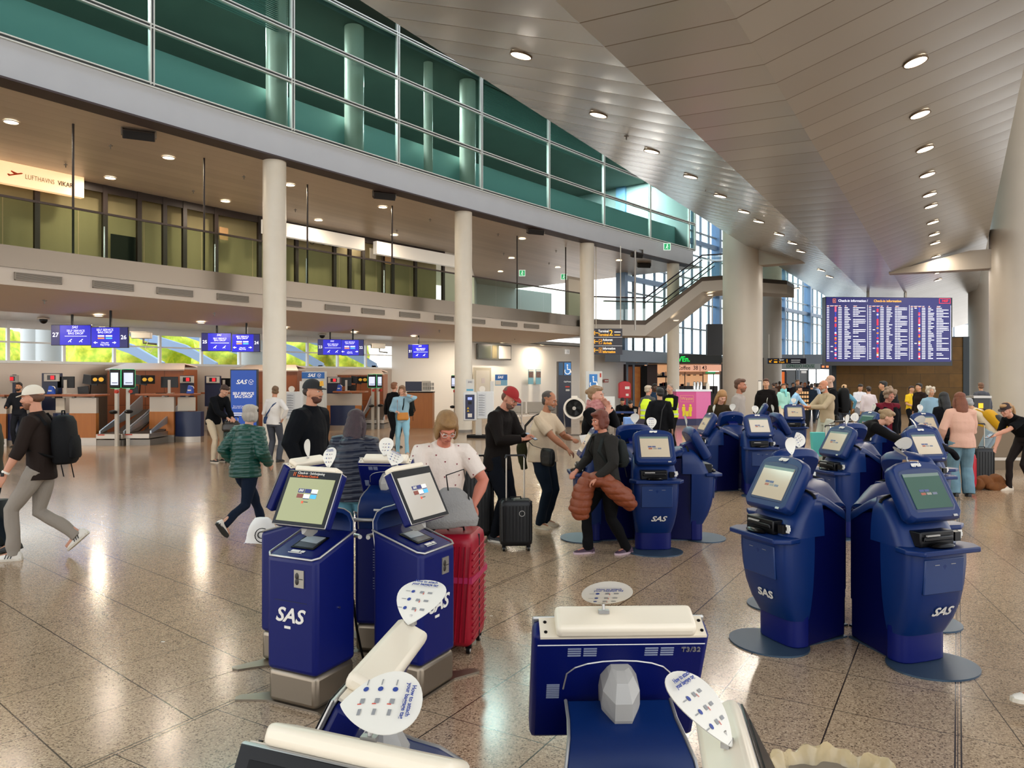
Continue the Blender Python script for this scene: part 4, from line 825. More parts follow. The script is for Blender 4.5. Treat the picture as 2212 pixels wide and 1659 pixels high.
        m.build('airline_tiles', cm, e).matrix_local = H
        text('SAS', .02, logow, e, H @ face(-.05, -.0372, .04), 'tile_lettering', shear=.3, bold=.001)
        if disp is d_on:
            text('Check-in · Selvbetjening', .021, logow, e, H @ face(-.12, -.0345, .149), 'screen_heading', align='LEFT'); text('Self Service Check-in', .019, mat('heading_rust', '#c05a30', .5, emit='#b8562c', es=.5), e, H @ face(-.12, -.0345, .13), 'screen_subheading', align='LEFT')
            m = MB(); m.box(-.15, -.147, -.036, -.033, .128, .152); m.box(-.138, -.135, -.036, -.033, .128, .152); m.build('screen_symbol', mat('heading_rust', ''), e).matrix_local = H
    # light bar along the top edge
    m = MB(); m.box(-.165, .15, -.03, .045, .166, .2); m.build('light_bar', warmw, e, bevel=.012, seg=3).matrix_local = H
    m = MB(); m.box(-.19, .185, -.02, .04, .163, .169, 0); 
    for s in (-.182, .172):
        for yy in (-.005, .025): m.tube([(s, yy, .168), (s, yy, .171)], .004, 8, 1)
    m.build('bar_base', [warmw, blk], e).matrix_local = H
    # back details
    m = MB()
    for s in (-1, 1):
        for c in range(2):
            for r in range(4): m.box(s*.088 + (c - .5)*.036 - .015, s*.088 + (c - .5)*.036 + .015, .034, .0365, .105 + r*.007, .108 + r*.007)
    for r in range(8): m.box(.135, .165, .034, .0365, -.03 + r*.006, -.027 + r*.006)
    m.build('vent_pattern', mat('vent_grey', ''), e).matrix_local = H
    m = MB(); m.tube([(-.19, .036, .14), (.19, .036, .14)], .0015, 4); m.tube([(.12*math.cos(t*math.pi/10)*1.05, .036, .0 + .09*math.sin(t*math.pi/10)**.5) for t in range(11)], .002, 4); m.build('silver_line', ksil, e).matrix_local = H
    rings = []
    for zz, w, dp in ((-.20, .005, .05), (-.19, .012, .08), (-.155, .030, .105), (.01, .044, .10), (.045, .042, .085), (.07, .028, .05), (.078, .02, .02)):
        rings.append([(-w, .034, zz), (-w, .034 + dp*.55, zz), (-w*.45, .034 + dp, zz), (w*.45, .034 + dp, zz), (w, .034 + dp*.55, zz), (w, .034, zz)])
    MB().loft(rings).build('back_cover', greyp, e).matrix_local = H
    text('T3/32' if name_text else 'T3', .019, ksil, e, H @ Matrix.Translation((-.16, .0362, .122)) @ Matrix.Rotation(math.pi, 4, 'Z') @ Matrix.Rotation(math.pi/2, 4, 'X'), 'kiosk_number') if name_text else None
    MB().box(-.028, .028, .224, .234, .995, 1.007).build('neck_sticker', logow, e)
    if card:
        off, yaw, pitch, roll, back = card
        bp = H @ Vector((off, .0, .2)); info_card(e, bp, yaw, pitch, roll, back=back, stalk=.02)
    return e
kA = []
kA.append(kiosk_a('nearest fully visible box kiosk with lit yellow-green check-in screen', -1.19, 4.46, -26, d_on, (.06, -10, 15, 85, False)))
kA.append(kiosk_a('box kiosk facing left, half hidden behind the one with the lit screen', -1.45, 5.12, -115, d_grey, (0, 20, -5, 85, False)))
kA.append(kiosk_a('box kiosk seen from behind, between the lit-screen kiosk and the red suitcase', -.88, 5.32, 172, d_grey, (0, -10, -20, 90, True)))
kA.append(kiosk_a('box kiosk facing right beside the red suitcase, pale screen seen at a slant', -.60, 4.62, 62, d_grey, (-.08, -20, 45, 130, False)))
kA.append(kiosk_a('box kiosk seen from behind in the foreground, marked T3/32', .245, 1.77, 182, d_off, (.04, 180, -52, 90, False), True, False))
kA.append(kiosk_a('foreground box kiosk seen from its side, cream bar pointing away', -.31, 1.48, -98, d_off, (-.15, 78, 58, 90, False), None, False))
kA.append(kiosk_a('box kiosk at the bottom left edge with a black screen', -.235, 1.03, -22, d_off, (.0, 10, 62, 175, False), None, False))
kA.append(kiosk_a('box kiosk at the bottom right of the foreground group, facing right', .38, 1.07, 80, d_off, (.0, -22, 50, 95, False), None, False))
# cables on the floor between the box kiosks
def cable(pts, lab):
    P = [Vector(p) for p in pts]; out = []
    for i in range(len(P) - 1):
        p0, p1, p2, p3 = P[max(i-1, 0)], P[i], P[i+1], P[min(i+2, len(P)-1)]
        for k in range(6):
            t = k/6; out.append(.5*((2*p1) + (p2 - p0)*t + (2*p0 - 5*p1 + 4*p2 - p3)*t*t + (3*p1 - p0 - 3*p2 + p3)*t**3))
    out.append(P[-1]); return tag(MB().tube(out, .008, 6).build('power_cable', blkm, smooth=True), lab, 'cable')
cable([(-1.0, 4.72, .5), (-.98, 4.78, .25), (-.93, 4.85, .02), (-.8, 4.9, .01), (-.86, 5.05, .1), (-.85, 5.1, .3)], 'black cable drooping behind the kiosk with the lit screen')
cable([(-.75, 4.8, .4), (-.82, 4.85, .15), (-.88, 4.8, .02), (-.98, 4.75, .012), (-.95, 4.95, .012), (-.7, 5.0, .012)], 'black cable coiled on the floor beside the right box kiosk')

def kiosk_b_proto():
    e = thing('rounded_kiosk', 'x', 'kiosk', (0, 0, 0), 0)
    m = MB(); m.loft([[(.30*math.cos(t*math.pi/16), -.24 + .26*math.sin(t*math.pi/16), z) for t in range(32)] for z in (0, .012)]); m.prism([(-.16, -.1), (.16, -.1), (.1, .38), (-.1, .38)], 0, .012); m.build('floor_disc', mat('disc_steel_blue', '#3c5063', .42, .5), e, smooth=True)
    def sec(z, yf, hf, yb, hb, n=9):
        pts = []
        for i in range(n):                 # shallow convex front edge, left to right
            t = math.pi*(1 + i/(n-1)); c = -math.cos(math.pi*i/(n-1)); pts.append((hf*math.copysign(abs(c)**.5, c), yf + .10*(1 - abs(math.sin(t))**.7), z))
        pts += [(hb, yb, z), (-hb, yb, z)]
        return pts
    bd = MB(); lo = [(-.2, -.12), (.2, -.12), (.08, .375), (-.08, .375)]; bd.loft([[(x, y, .012) for x, y in lo], [(x, y, 1.0 - (y + .12)*.16) for x, y in lo]]); bd.build('side_body', kside, e, bevel=.012)
    MB().loft([sec(.012, -.2, .2, -.05, .19), sec(.3, -.2, .2, -.05, .19)]).build('plinth', kdeep, e, bevel=.008)
    MB().loft([sec(z, yf, hf, -.04, hf - .02) for z, yf, hf in ((.2, -.21, .2), (.3, -.262, .222), (.42, -.302, .24), (.55, -.325, .25), (.68, -.335, .256), (.79, -.335, .256))]).build('front_shell', kblue, e, smooth=True)
    MB().loft([sec(z, yf, hf, .06, hf - .03) for z, yf, hf in ((.79, -.27, .25), (.9, -.22, .245), (1.0, -.15, .23), (1.06, -.09, .2), (1.085, -.04, .16))]).build('upper_shell', kblue, e, smooth=True)
    m = MB(); m.extr([(-.08, .3, .28), (-.08, .385, .28), (-.08, .385, .9), (-.08, .3, .93)], (.16, 0, 0)); m.build('spine', kside, e, bevel=.01)
    # swooping top with black trim
    rings = []
    for yy, zz, w in ((-.02, 1.10, .2), (.1, 1.085, .18), (.2, 1.04, .145), (.29, .99, .115), (.37, .95, .09)):
        rings.append([(w*math.cos(t*math.pi/8), yy, zz - .05 + .05*math.sin(t*math.pi/8)) for t in range(9)] + [(-w, yy, zz - .09), (w, yy, zz - .09)])
    MB().loft(rings).build('top_hood', kblue, e, smooth=True)
    m = MB(); m.tube([(.205*math.cos(t*math.pi/10), -.01, 1.05 + .055*math.sin(t*math.pi/10)) for t in range(11)], .012, 6); m.build('hood_trim', blkm, e, smooth=True)
    m = MB(); m.loft([[(-.28, -.2, z), (-.30, -.3, z), (-.24, -.4, z), (.24, -.4, z), (.30, -.3, z), (.28, -.2, z)] for z in (.765, .8)]); m.build('shelf', kblue, e, bevel=.008)
    m = MB(); m.box(-.17, .12, -.30, -.2, .80, .9); m.box(-.15, .1, -.315, -.3, .84, .87); m.build('document_printer', blk, e, bevel=.012)
    m = MB(); m.ball((-.02, -.33, .812), (.10, .05, .022), 14, 6); m.build('keypad', bez, e, smooth=True); m = MB(); m.box(-.13, -.02, -.318, -.305, .872, .882); m.box(.02, .08, -.302, -.299, .86, .866); m.build('paper_slot', greyp, e)
    m = MB(); m.box(.15, .2, -.285, -.24, .82, .88); m.build('scanner', blk, e)
    m = MB(); 
    for s in ((.205, .83, .235, .845), (.215, .845, .245, .87), (.205, .87, .24, .885)): m.box(s[0], s[2], -.262, -.255, s[1], s[3])
    m.build('pictogram_sticker', logow, e)
    m = MB(); m.extr([(-.17, -.337, .73), (-.17, -.325, .50), (-.17, -.31, .50), (-.17, -.322, .73)], (.34, 0, 0)); m.build('front_flap', mat('kiosk_flap_blue', '#082c60', .4), e, bevel=.006)
    m = MB(); m.box(-.09, -.05, -.339, -.333, .69, .693); m.box(.05, .09, -.339, -.333, .69, .693); m.build('flap_slots', ksil, e)
    logo(e, .02, -.293, .37, .09, -24)
    # tilted head with arched top
    H = Matrix.Translation((0, -.16, 1.125)) @ Matrix.Rotation(math.radians(-30), 4, 'X')
    def outline(w, zb_, zs, zt, y, n=10):
        return [(-w*.86, y, zb_), (w*.86, y, zb_), (w, y, zb_ + .03)] + [(w*math.cos(i*math.pi/n), y, zs + (zt - zs)*math.sin(i*math.pi/n)**.62) for i in range(n+1)] + [(-w, y, zb_ + .03)]
    MB().loft([outline(.205, -.18, .1, .20, .06), outline(.228, -.195, .12, .225, .02), outline(.228, -.195, .12, .225, -.02), outline(.215, -.18, .12, .212, -.045)]).build('head', kblue, e, bevel=.004).matrix_local = H
    m = MB(); m.loft([outline(.19, -.145, .125, .165, -.044), outline(.18, -.135, .122, .155, -.047)]); m.build('head_recess', mat('recess_navy', '#0a2450', .4), e).matrix_local = H
    MB().box(-.158, .158, -.052, -.047, -.122, .122).build('display', d_beige, e).matrix_local = H
    m = MB(); m.box(-.158, .158, -.053, -.05, .1, .122, 0)
    for tx, tz_, k in ((-.055, .0, 1), (-.01, .0, 1), (-.05, -.022, 2), (0, -.022, 3), (.05, -.022, 4)): m.box(tx - .02, tx + .02, -.0535, -.051, tz_ - .008, tz_ + .008, k)
    m.build('display_marks', [mat('band_grey_green', '#5f6f66', .3, emit='#5f6f66', es=.3), mat('tile_soft_blue', '#46507a', .3), mat('tile_soft_red', '#a0563c', .3), mat('tile_soft_grey', '#8f8b80', .3), mat('tile_soft_slate', '#6a7080', .3)], e).matrix_local = H
    text('SAS', .05, logow, e, H @ face(.0, -.047, .19, 20), 'head_lettering', shear=.3, bold=.005)
    MB().box(.13, .165, -.049, -.045, -.185, -.17).build('head_badge', ksil, e).matrix_local = H
    m = MB(); m.extr([(-.08, -.16, 1.0), (-.08, .05, 1.02), (-.08, .02, 1.12), (-.08, -.1, 1.16)], (.16, 0, 0)); m.build('head_bracket', kdeep, e)
    m = MB(); m.ball((0, .063, .14), (.008, .004, .008), 8, 5); m.box(-.03, -.02, .058, .064, .165, .175); m.build('back_screws', ksil, e).matrix_local = H
    return e
pB = kiosk_b_proto(); firstB = True
def place_b(x, y, rz, label, disp=None, card=None):
    global firstB
    e = copy_tree(pB)
    e['label'] = label; e.location = (x, y, 0); e.rotation_euler = (0, 0, math.radians(rz))
    if disp is not None:
        for c in e.children:
            if c.name.split('.')[0] == 'display': c.data = c.data.copy(); c.data.materials[0] = disp
            if c.name.split('.')[0] == 'display_marks' and disp in (d_green,): c.hide_render = False
    return e
pend = []
def cluster(cx, cy, phi, labels, R=.485, cards=None, disps=None):
    for k, (lab) in enumerate(labels):
        if lab is None: continue
        a = phi + (0, -90, 180, 90)[k]; r = math.radians(a)
        x, y = cx + R*math.sin(r), cy - R*math.cos(r)
        e = place_b(x, y, a, lab, (disps or {}).get(k)); pend.append((e, (cards or {}).get(k, (0, 10, 90, False))))
    tag(MB().tube([(cx, cy, 0), (cx, cy, .98)], .012, 8).build('cluster_pole', blkm), 'thin dark pole at the centre of the ' + labels[4] if len(labels) > 4 and labels[4] else 'thin dark pole between rounded kiosks', 'pole') if False else None
# order: front, left, back, right 
cluster(2.52, 5.62, 20, ['nearest rounded kiosk at the right, with a large dark green screen', 'rounded kiosk facing left, left one of the nearest rounded pair', 'rounded kiosk seen from behind, its arched back left of the nearest green screen', 'rounded kiosk hidden behind the nearest green-screen kiosk'], disps={0: d_green}, cards={0: (60, 50, 150, False), 1: (-80, -5, 90, False), 2: (0, 0, -60, True), 3: (60, 30, 0, False)})
cluster(1.56, 8.95, 1, ['rounded kiosk facing the camera beside the woman holding a rust jacket', 'rounded kiosk facing left, partly hidden by the woman with rust jacket', 'rounded kiosk arch peeking behind the camera-facing one in the middle group', 'rounded kiosk turned right in the middle group, grey card standing on it'])
cluster(3.98, 12.9, 4, ['rounded kiosk facing the camera in front of the big grey column', 'rounded kiosk facing left beside the long-haired blonde woman', 'rounded kiosk back arch in front of the man in the grey shirt', 'rounded kiosk seen from its side, right of the one before the big column'])
cluster(4.58, 9.25, 14, ['rounded kiosk with beige screen before the woman in the pale pink jacket', 'rounded kiosk with beige screen turned left, beside the bending woman in black', 'rounded kiosk back side behind the pair with beige screens', 'rounded kiosk at the far right, behind the pair with beige screens'], cards={0: (40, 35, -100, False), 1: (-60, 5, 60, False), 2: (0, 0, 0, True), 3: (60, 30, 0, False)})
cluster(6.98, 13.5, 10, ['rounded kiosk arch with white letters before the woman with long black hair', 'rounded kiosk with a green screen before the curly-haired woman', None, None], disps={1: d_green})
cluster(6.75, 18.2, -12, ['rounded kiosk by the man in the beige sweatshirt', 'distant rounded kiosk with dark screen left of the white gap', None, None], disps={1: d_green}, R=.5)
Hb = Matrix.Translation((0, -.16, 1.125)) @ Matrix.Rotation(math.radians(-30), 4, 'X')
for e, (yaw, pitch, roll, back) in pend:
    info_card(e, Hb @ Vector((0, .0, .235)), yaw, pitch, roll, back=back, stalk=.03, sc=1.0)
e = thing('boarding_stub', 'torn boarding pass stub lying on the head of the nearest green-screen kiosk', 'ticket', (2.715, 5.12, 1.315), -20); m = MB(); m.extr([(-.05, -.02, 0), (.05, -.03, .0), (.055, .01, .02), (-.04, .02, .02)], (0, 0, .002)); m.build('stub', mat('stub_brown', '#8a6a50', .7), e); MB().box(.0, .05, -.02, -.01, .006, .016).build('white_patch', cardm, e)
e = thing('bright_gap_strip', 'slim white strip in place of the bright gap between the two distant kiosks', 'post', (6.68, 18.3, 0)); MB().box(-.05, .05, -.04, .04, .15, .98).build('post', mat('gap_white', '#f0f2f4', .4), e); MB().box(-.04, .04, -.03, .03, 0, .15).build('foot', blkm, e)  # white strip stands in for bright floor showing between the kiosks
for c in list(pB.children): bpy.data.objects.remove(c)
bpy.data.objects.remove(pB)
# ================================================================ people
skinm = {}
def skin(c):
    return mat('skin_' + c.lstrip('#'), c, .55, spec=.35)
def dk(c):                                 # very dark dyes reflect almost nothing
    l = lin(c); k = .4 if max(l[:3]) < .022 else (.6 if max(l[:3]) < .05 else 1.); return tuple(v*k for v in l[:3])
def cloth(c, rough=.85, bump=(60, .25), var=None): 
    key = 'cloth_' + c.lstrip('#') + ('_s' if rough < .6 else ''); var = (var[0], dk(var[1])) + tuple(var[2:]) if var else None; return mat(key, dk(c), rough, bump=bump, var=var, spec=.15 if rough > .6 else .4)
def V3(*a): return Vector(a if len(a) == 3 else a[0])
def ik(a, b, l1, l2, hint):
    a, b = V3(a), V3(b); d = b - a; L = d.length; mx = (l1 + l2)*.995
    if L > mx: b = a + d*(mx/L); d = b - a; L = mx
    x = (l1*l1 - l2*l2 + L*L)/(2*L); h = math.sqrt(max(l1*l1 - x*x, 0)); u = d.normalized(); hv = V3(hint); hv = (hv - u*hv.dot(u)); hv = hv.normalized() if hv.length > 1e-4 else Vector((0, 0, 1))
    return a + u*x + hv*h, b
def remesh(mb, voxel, smooth=4, disp=None, matrix=None):
    me = bpy.data.meshes.new('tmp'); me.from_pydata(mb.v, [], mb.f)
    bm = bmesh.new(); bm.from_mesh(me); bmesh.ops.recalc_face_normals(bm, faces=bm.faces); bm.to_mesh(me); bm.free()
    ob = bpy.data.objects.new('tmp', me); COL.objects.link(ob)
    r = ob.modifiers.new('r', 'REMESH'); r.mode = 'VOXEL'; r.voxel_size = voxel; r.use_smooth_shade = True
    if smooth: s = ob.modifiers.new('s', 'SMOOTH'); s.factor = .5; s.iterations = smooth
    dg = bpy.context.evaluated_depsgraph_get(); out = bpy.data.meshes.new_from_object(ob.evaluated_get(dg)); bpy.data.objects.remove(ob); bpy.data.meshes.remove(me)
    if disp is not None and len(out.vertices):
        n = len(out.vertices); co = np.empty(n*3); out.vertices.foreach_get('co', co); co = co.reshape(-1, 3); no = np.empty(n*3); out.vertices.foreach_get('normal', no); no = no.reshape(-1, 3)
        co = co + no*disp(co, no)[:, None]; out.vertices.foreach_set('co', co.ravel()); out.update()
    out.polygons.foreach_set('use_smooth', [True]*len(out.polygons)); return out
def mesh_ob(name, me, m, parent):
    me.materials.clear(); me.materials.append(m); me.name = name; o = bpy.data.objects.new(name, me); COL.objects.link(o); o.parent = parent; return o
def wrinkle(seed, amp=.006, f=1.):
    r = random.Random(seed); K = [(Vector((r.gauss(0, 1), r.gauss(0, 1), r.gauss(0, 1.6))).normalized()*r.uniform(14, 34)*f, r.uniform(0, 6)) for _ in range(7)]
    def fn(co, no):
        d = np.zeros(len(co))
        for k, p in K: d += np.sin(co @ np.array(k) + p + 1.5*np.sin(co[:, 2]*9 + p))
        return amp*np.clip(d/3, -1, 1)
    return fn
def puffer(period, amp=.014, seed=0):
    w = wrinkle(seed, .004)
    def fn(co, no): return amp*(np.abs(np.sin(math.pi*(co[:, 2] + .01*np.sin(co[:, 0]*9))/period))**.6 - .55) + w(co, no)
    return fn
def ell(mb, c, r, M=None): mb.ball(c, r, 14, 9, 0, M)
HANDS = {}
def person(label, x, y, rz, h=1.75, lean=0, hunch=8, hp=0, hyaw=0, L=None, R=None, fl=None, fr_=None, hip=None, hip_dy=0., top=None, legs=None, shoes=None, skinc='#b98a6c', hair=('short', '#2a1c14'), build=1.0, belly=0., sleeve='long', hood=False, collar=True, top_len=0., top_kind='plain', lo=False, twist=0, extras=None, near=False, seat=False, skirt=False, hands=('relax', 'relax'), name='person', pelvis_x=0., cut=None, zoff=0.):
    s = h/1.75; e = thing(name, label, 'person', (x, y, zoff), rz); e.scale = (s, s, s)
    vox = .009 if near else (.012 if not lo else .018)
    hz = hip if hip is not None else .93
    P = Vector((pelvis_x, hip_dy, hz))
    la = math.radians(lean); hu = math.radians(hunch)
    def up(a, t): return Vector((0, -math.sin(a)*t, math.cos(a)*t))
    waist = P + up(la*.5, .14); chest = waist + up(la, .20); nb = chest + up(la + hu*.6, .20); tw = rotz(twist).to_3x3()
    sh = {k: nb + up(la + hu*.5, -.045) + tw @ Vector((sg*.165*(.6 + .4*build), 0, -.01)) for k, sg in (('L', 1), ('R', -1))}
    neck = nb + up(la + hu, .05); ha = la*.8 + hu + math.radians(hp)*.4
    head_base = neck + up(ha, .05)
    HM = Matrix.Translation(head_base + Vector((0, 0, 0)) + up(la*.5 + math.radians(hp)*.6, .075) + Vector((0, -.015, 0))) @ rotz(hyaw) @ Matrix.Rotation(math.radians(hp) + la*.15, 4, 'X')
    def hpnt(v): return HM @ Vector(v)
    # ---- legs
    feet = {'L': fl or (.11, .02, 0), 'R': fr_ or (-.11, -.02, 0)}
    hips = {'L': P + Vector((.095, 0, -.02)), 'R': P + Vector((-.095, 0, -.02))}
    knees = {}; ank = {}; footd = {}
    for k in 'LR':
        f = feet[k]; pitch = math.radians(f[3]) if len(f) > 3 else 0; yaw = f[4] if len(f) > 4 else (8 if k == 'L' else -8)
        fd = rotz(yaw).to_3x3() @ Vector((0, -math.cos(pitch), -math.sin(pitch)))
        a = Vector((f[0], f[1], f[2] + .09)); knees[k], ank[k] = ik(hips[k], a, .44, .42, f[5] if len(f) > 5 else (.03 if k == 'L' else -.03, -1, .15)); footd[k] = fd
    # ---- arms
    el = {}; wr = {}; tgt = {'L': L or (.27, .0, .86), 'R': R or (-.27, .0, .86)}
    for k in 'LR':
        t = tgt[k]; hint = t[3] if len(t) > 3 else ((.5, .6, -.6) if k == 'L' else (-.5, .6, -.6)); el[k], wr[k] = ik(sh[k], t[:3], .29, .255, hint)
    b = build; bodym = skin(skinc)
    # ---- one continuous body: head, neck, torso, arms with hands, legs
    m = MB()
    m.tube([P + Vector((0, 0, -.06)), P, waist, chest, nb + up(la, -.03)], [(.13*b, .09), (.15*b, .10), (.13*b, .09), (.15*b, .095), (.07, .06)], 14)
    m.tube([nb - up(la, .04), neck, head_base + up(ha, .03)], [.062, .056, .055], 12)
    hs = lambda c, r: m.ball(hpnt(c), r, 14, 9, 0, HM.to_3x3())
    hs((0, .018, .055), (.074, .092, .08)); hs((0, -.02, .0), (.064, .072, .085)); hs((0, -.038, -.055), (.046, .05, .045)); hs((0, -.066, -.075), (.026, .022, .022)); hs((0, .0, -.03), (.058, .065, .05))
    m.tube([hpnt((0, -.088, .022)), hpnt((0, -.106, -.012)), hpnt((0, -.094, -.024))], [.009, .0145, .012], 8); hs((0, -.083, .035), (.048, .014, .012))
    hs((0, -.087, -.046), (.024, .010, .010)); hs((.036, -.07, -.015), (.02, .02, .02)); hs((-.036, -.07, -.015), (.02, .02, .02))
    for sg in (1, -1): hs((sg*.074, .012, -.008), (.009, .02, .03))
    for k in 'LR':
        sg = 1 if k == 'L' else -1
        m.tube([sh[k] + Vector((-sg*.05, 0, 0)), sh[k], sh[k].lerp(el[k], .5), el[k], el[k].lerp(wr[k], .35), wr[k]], [.05, .052*b, .046*b, .038*b, .040*b, .026], 12)
        # hand: palm + four bent fingers + thumb
        d = (wr[k] - el[k]).normalized(); hk = hands[0] if k == 'L' else hands[1]
        if hk == 'phone' or hk == 'grip' or hk == 'flat': pn = Vector((0, 0, -1)) if hk != 'phone' else Vector((0, -.3, 1))
        else: pn = Vector((-sg, 0, 0))
        side = d.cross(pn); side = side.normalized() if side.length > .1 else Vector((1, 0, 0)); pn = side.cross(d).normalized()
        if side.dot(Vector((0, -1, .3))) < 0: side = -side           # thumb side: forward / up
        w = wr[k]; m.tube([w - d*.01, w + d*.03, w + d*.085], [(.024, .018), (.036, .016), (.038, .014)] if abs(side.x) > .0 else [.03, .03, .03], 10) if False else m.loft([[w + d*t + side*(rx*math.cos(a)) + pn*(ry*math.sin(a)) for a in [2*math.pi*q/10 for q in range(10)]] for t, rx, ry in ((-.01, .026, .02), (.025, .036, .017), (.07, .042, .015), (.092, .038, .012))])
        if not lo:
            curl = {'relax': .55, 'grip': 1.25, 'phone': .9, 'flat': .15, 'face': .6}.get(hk, .5)
            for i in range(4):
                o_ = w + d*.085 + side*(.030 - i*.0195); ln = (.040, .045, .041, .032)[i]; a = curl*(.5 + .12*i)
                pts = [o_ - d*.02]; cur = o_; ang = 0
                pts.append(cur)
                for j in range(3):
                    ang += a*(.45 + .25*j); dirn = d*math.cos(ang) + pn*math.sin(ang); cur = cur + dirn*ln*(.62, .5, .38)[j]*1.05; pts.append(cur)
                m.tube(pts, [.0095, .0095, .009, .0082, .007], 8)
            tb = w + d*.02 + side*.03; m.tube([tb, tb + d*.03 + side*.02 + pn*.008, tb + d*.055 + side*.026 + pn*.018, tb + d*.078 + side*.022 + pn*.028], [.013, .0115, .0105, .009], 8)
        hp_, kn, an, fd = hips[k], knees[k], ank[k], footd[k]
        m.tube([hp_, kn, kn.lerp(an, .4), an, an + Vector((0, 0, -.03))], [.07*b, .045, .046, .032, .035], 10)
        m.tube([an + Vector((0, 0, -.03)) - fd*.03, an + fd*.06 + Vector((0, 0, -.045)), an + fd*.14 + Vector((0, 0, -.06))], [.032, .032, .022], 8)
    mesh_ob('body', remesh(m, .0075 if near else (.0095 if not lo else .015), 2), bodym, e)
    # ---- face parts
    if True:
        m = MB()
        for sg in (1, -1): m.ball(hpnt((sg*.030, -.079, .014)), (.013, .008, .0075), 10, 6, 0, HM.to_3x3()); m.ball(hpnt((sg*.030, -.0868, .014)), (.0062, .0025, .0062), 8, 5, 1, HM.to_3x3())
        m.build('eyes', [mat('eye_white', '#cfc6bc', .3), mat('eye_dark', '#1d130d', .2)], e, smooth=True)
        m = MB(); m.tube([hpnt((-.022, -.092, -.05)), hpnt((0, -.099, -.048)), hpnt((.022, -.092, -.05))], [.003, .005, .003], 6); m.build('lips', mat('lips_' + skinc.lstrip('#'), '#8d4a40', .5), e, smooth=True)
        hc2 = hair[1]; m = MB()
        for sg in (1, -1): m.tube([hpnt((sg*.012, -.094, .034)), hpnt((sg*.032, -.094, .040)), hpnt((sg*.05, -.078, .034))], [.0025, .0045, .002], 6)
        m.build('eyebrows', mat('brow_' + hc2.lstrip('#'), hc2, .9), e)
    # ---- hair
    st, hcol = hair[0], hair[1]; hm = mat('hair_' + hcol.lstrip('#'), hcol, .6, bump=(120, .6), var=(40, hair[2] if len(hair) > 2 else hcol, (1, 1, .1)))
    hd = lambda c, r: m.ball(hpnt(c), r, 16, 10, 0, HM.to_3x3())
    if st not in ('bald', 'none'):
        m = MB()
        if st == 'capped':
            hd((0, .04, .015), (.080, .07, .055)); hd((0, .02, .06), (.075, .085, .06))
        if st in ('short', 'buzz'):
            q = -.006 if st == 'buzz' else 0
            hd((0, .03, .068), (.082 + q, .094 + q, .078 + q)); hd((0, .05, .01), (.078 + q, .062 + q, .07))
            if st == 'short': hd((0, -.03, .105), (.066, .062, .038))
        elif st == 'bob':
            hd((0, .022, .07), (.092, .102, .082)); hd((0, .04, .0), (.098, .078, .085)); hd((0, .03, -.05), (.092, .065, .05))
            for sg in (1, -1): hd((sg*.074, -.02, -.01), (.022, .04, .085))
            hd((0, -.05, .1), (.07, .05, .03))
        elif st == 'long':
            hd((0, .022, .07), (.09, .1, .08)); hd((0, .05, .0), (.095, .07, .09))
            for sg in (1, -1): m.tube([hpnt((sg*.07, -.01, .05)), hpnt((sg*.088, .01, -.04)), hpnt((sg*.09, .03, -.13)), hpnt((sg*.08, .045, -.23))], [.022, .032, .034, .022], 10)
            m.tube([hpnt((0, .07, .03)), hpnt((0, .095, -.08)), hpnt((0, .1, -.2)), hpnt((0, .09, -.3))], [(.08, .04), (.095, .045), (.09, .04), (.05, .02)], 12)
        elif st == 'bun':
            hd((0, .028, .066), (.083, .095, .08)); hd((0, .05, .01), (.078, .062, .07)); hd((0, .125, .05), (.035, .035, .035)); hd((0, -.03, .1), (.066, .06, .035))
        elif st == 'curly':
            for i in range(26):
                a = i*2.4; zz = -.07 + .2*((i*7) % 26)/26; rr = .085*math.sqrt(max(.2, 1 - ((zz - .04)/.14)**2)); yy = rr*math.sin(a)*1.0
                if yy < -.045 and zz < .06: continue
                hd((rr*math.cos(a)*1.08, .025 + yy, zz + .02), (.04, .04, .04))
            hd((0, .03, .06), (.088, .095, .085))
        elif st == 'ponytail':
            hd((0, .028, .066), (.083, .095, .08)); hd((0, .05, .01), (.078, .062, .07)); hd((0, -.03, .1), (.066, .06, .035)); m.tube([hpnt((0, .11, .06)), hpnt((0, .16, .02)), hpnt((0, .165, -.1)), hpnt((0, .15, -.2))], [.022, .03, .03, .012], 10)
        mesh_ob('hair', remesh(m, .008 if not lo else .012, 3, wrinkle(3, .003, 2.5)), hm, e)
    # ---- trousers
    if legs:
        lc, fit = legs[0], legs[1] if len(legs) > 1 else 1.0; m = MB()
        m.tube([P + Vector((0, .0, -.10)), P + Vector((0, 0, -.02)), P + up(la*.5, .10)], [(.155*b, .115), (.172*b, .125 + belly*.5), (.155*b, .112 + belly*.6)], 16)
        for k in 'LR':
            hp_, kn, an = hips[k], knees[k], ank[k]; low = an + Vector((0, 0, -.045)) if fit < 2 else an + Vector((0, 0, -.07))
            f2 = min(fit, 1.8)
            m.tube([hp_ + Vector((0, 0, .03)), hp_.lerp(kn, .35), kn, kn.lerp(an, .5), low], [.098*b, .088*b*(.9 + .1*f2), .062*f2**.7, .056*f2, .052*f2], 14)
        mesh_ob('trousers', remesh(m, vox, 3, wrinkle(11 + int(x*7) % 50, .006)), cloth(lc, var=(6, legs[2] if len(legs) > 2 else lc)), e)
    # ---- shoes
    sc_ = shoes or ('#15130f', '#15130f')
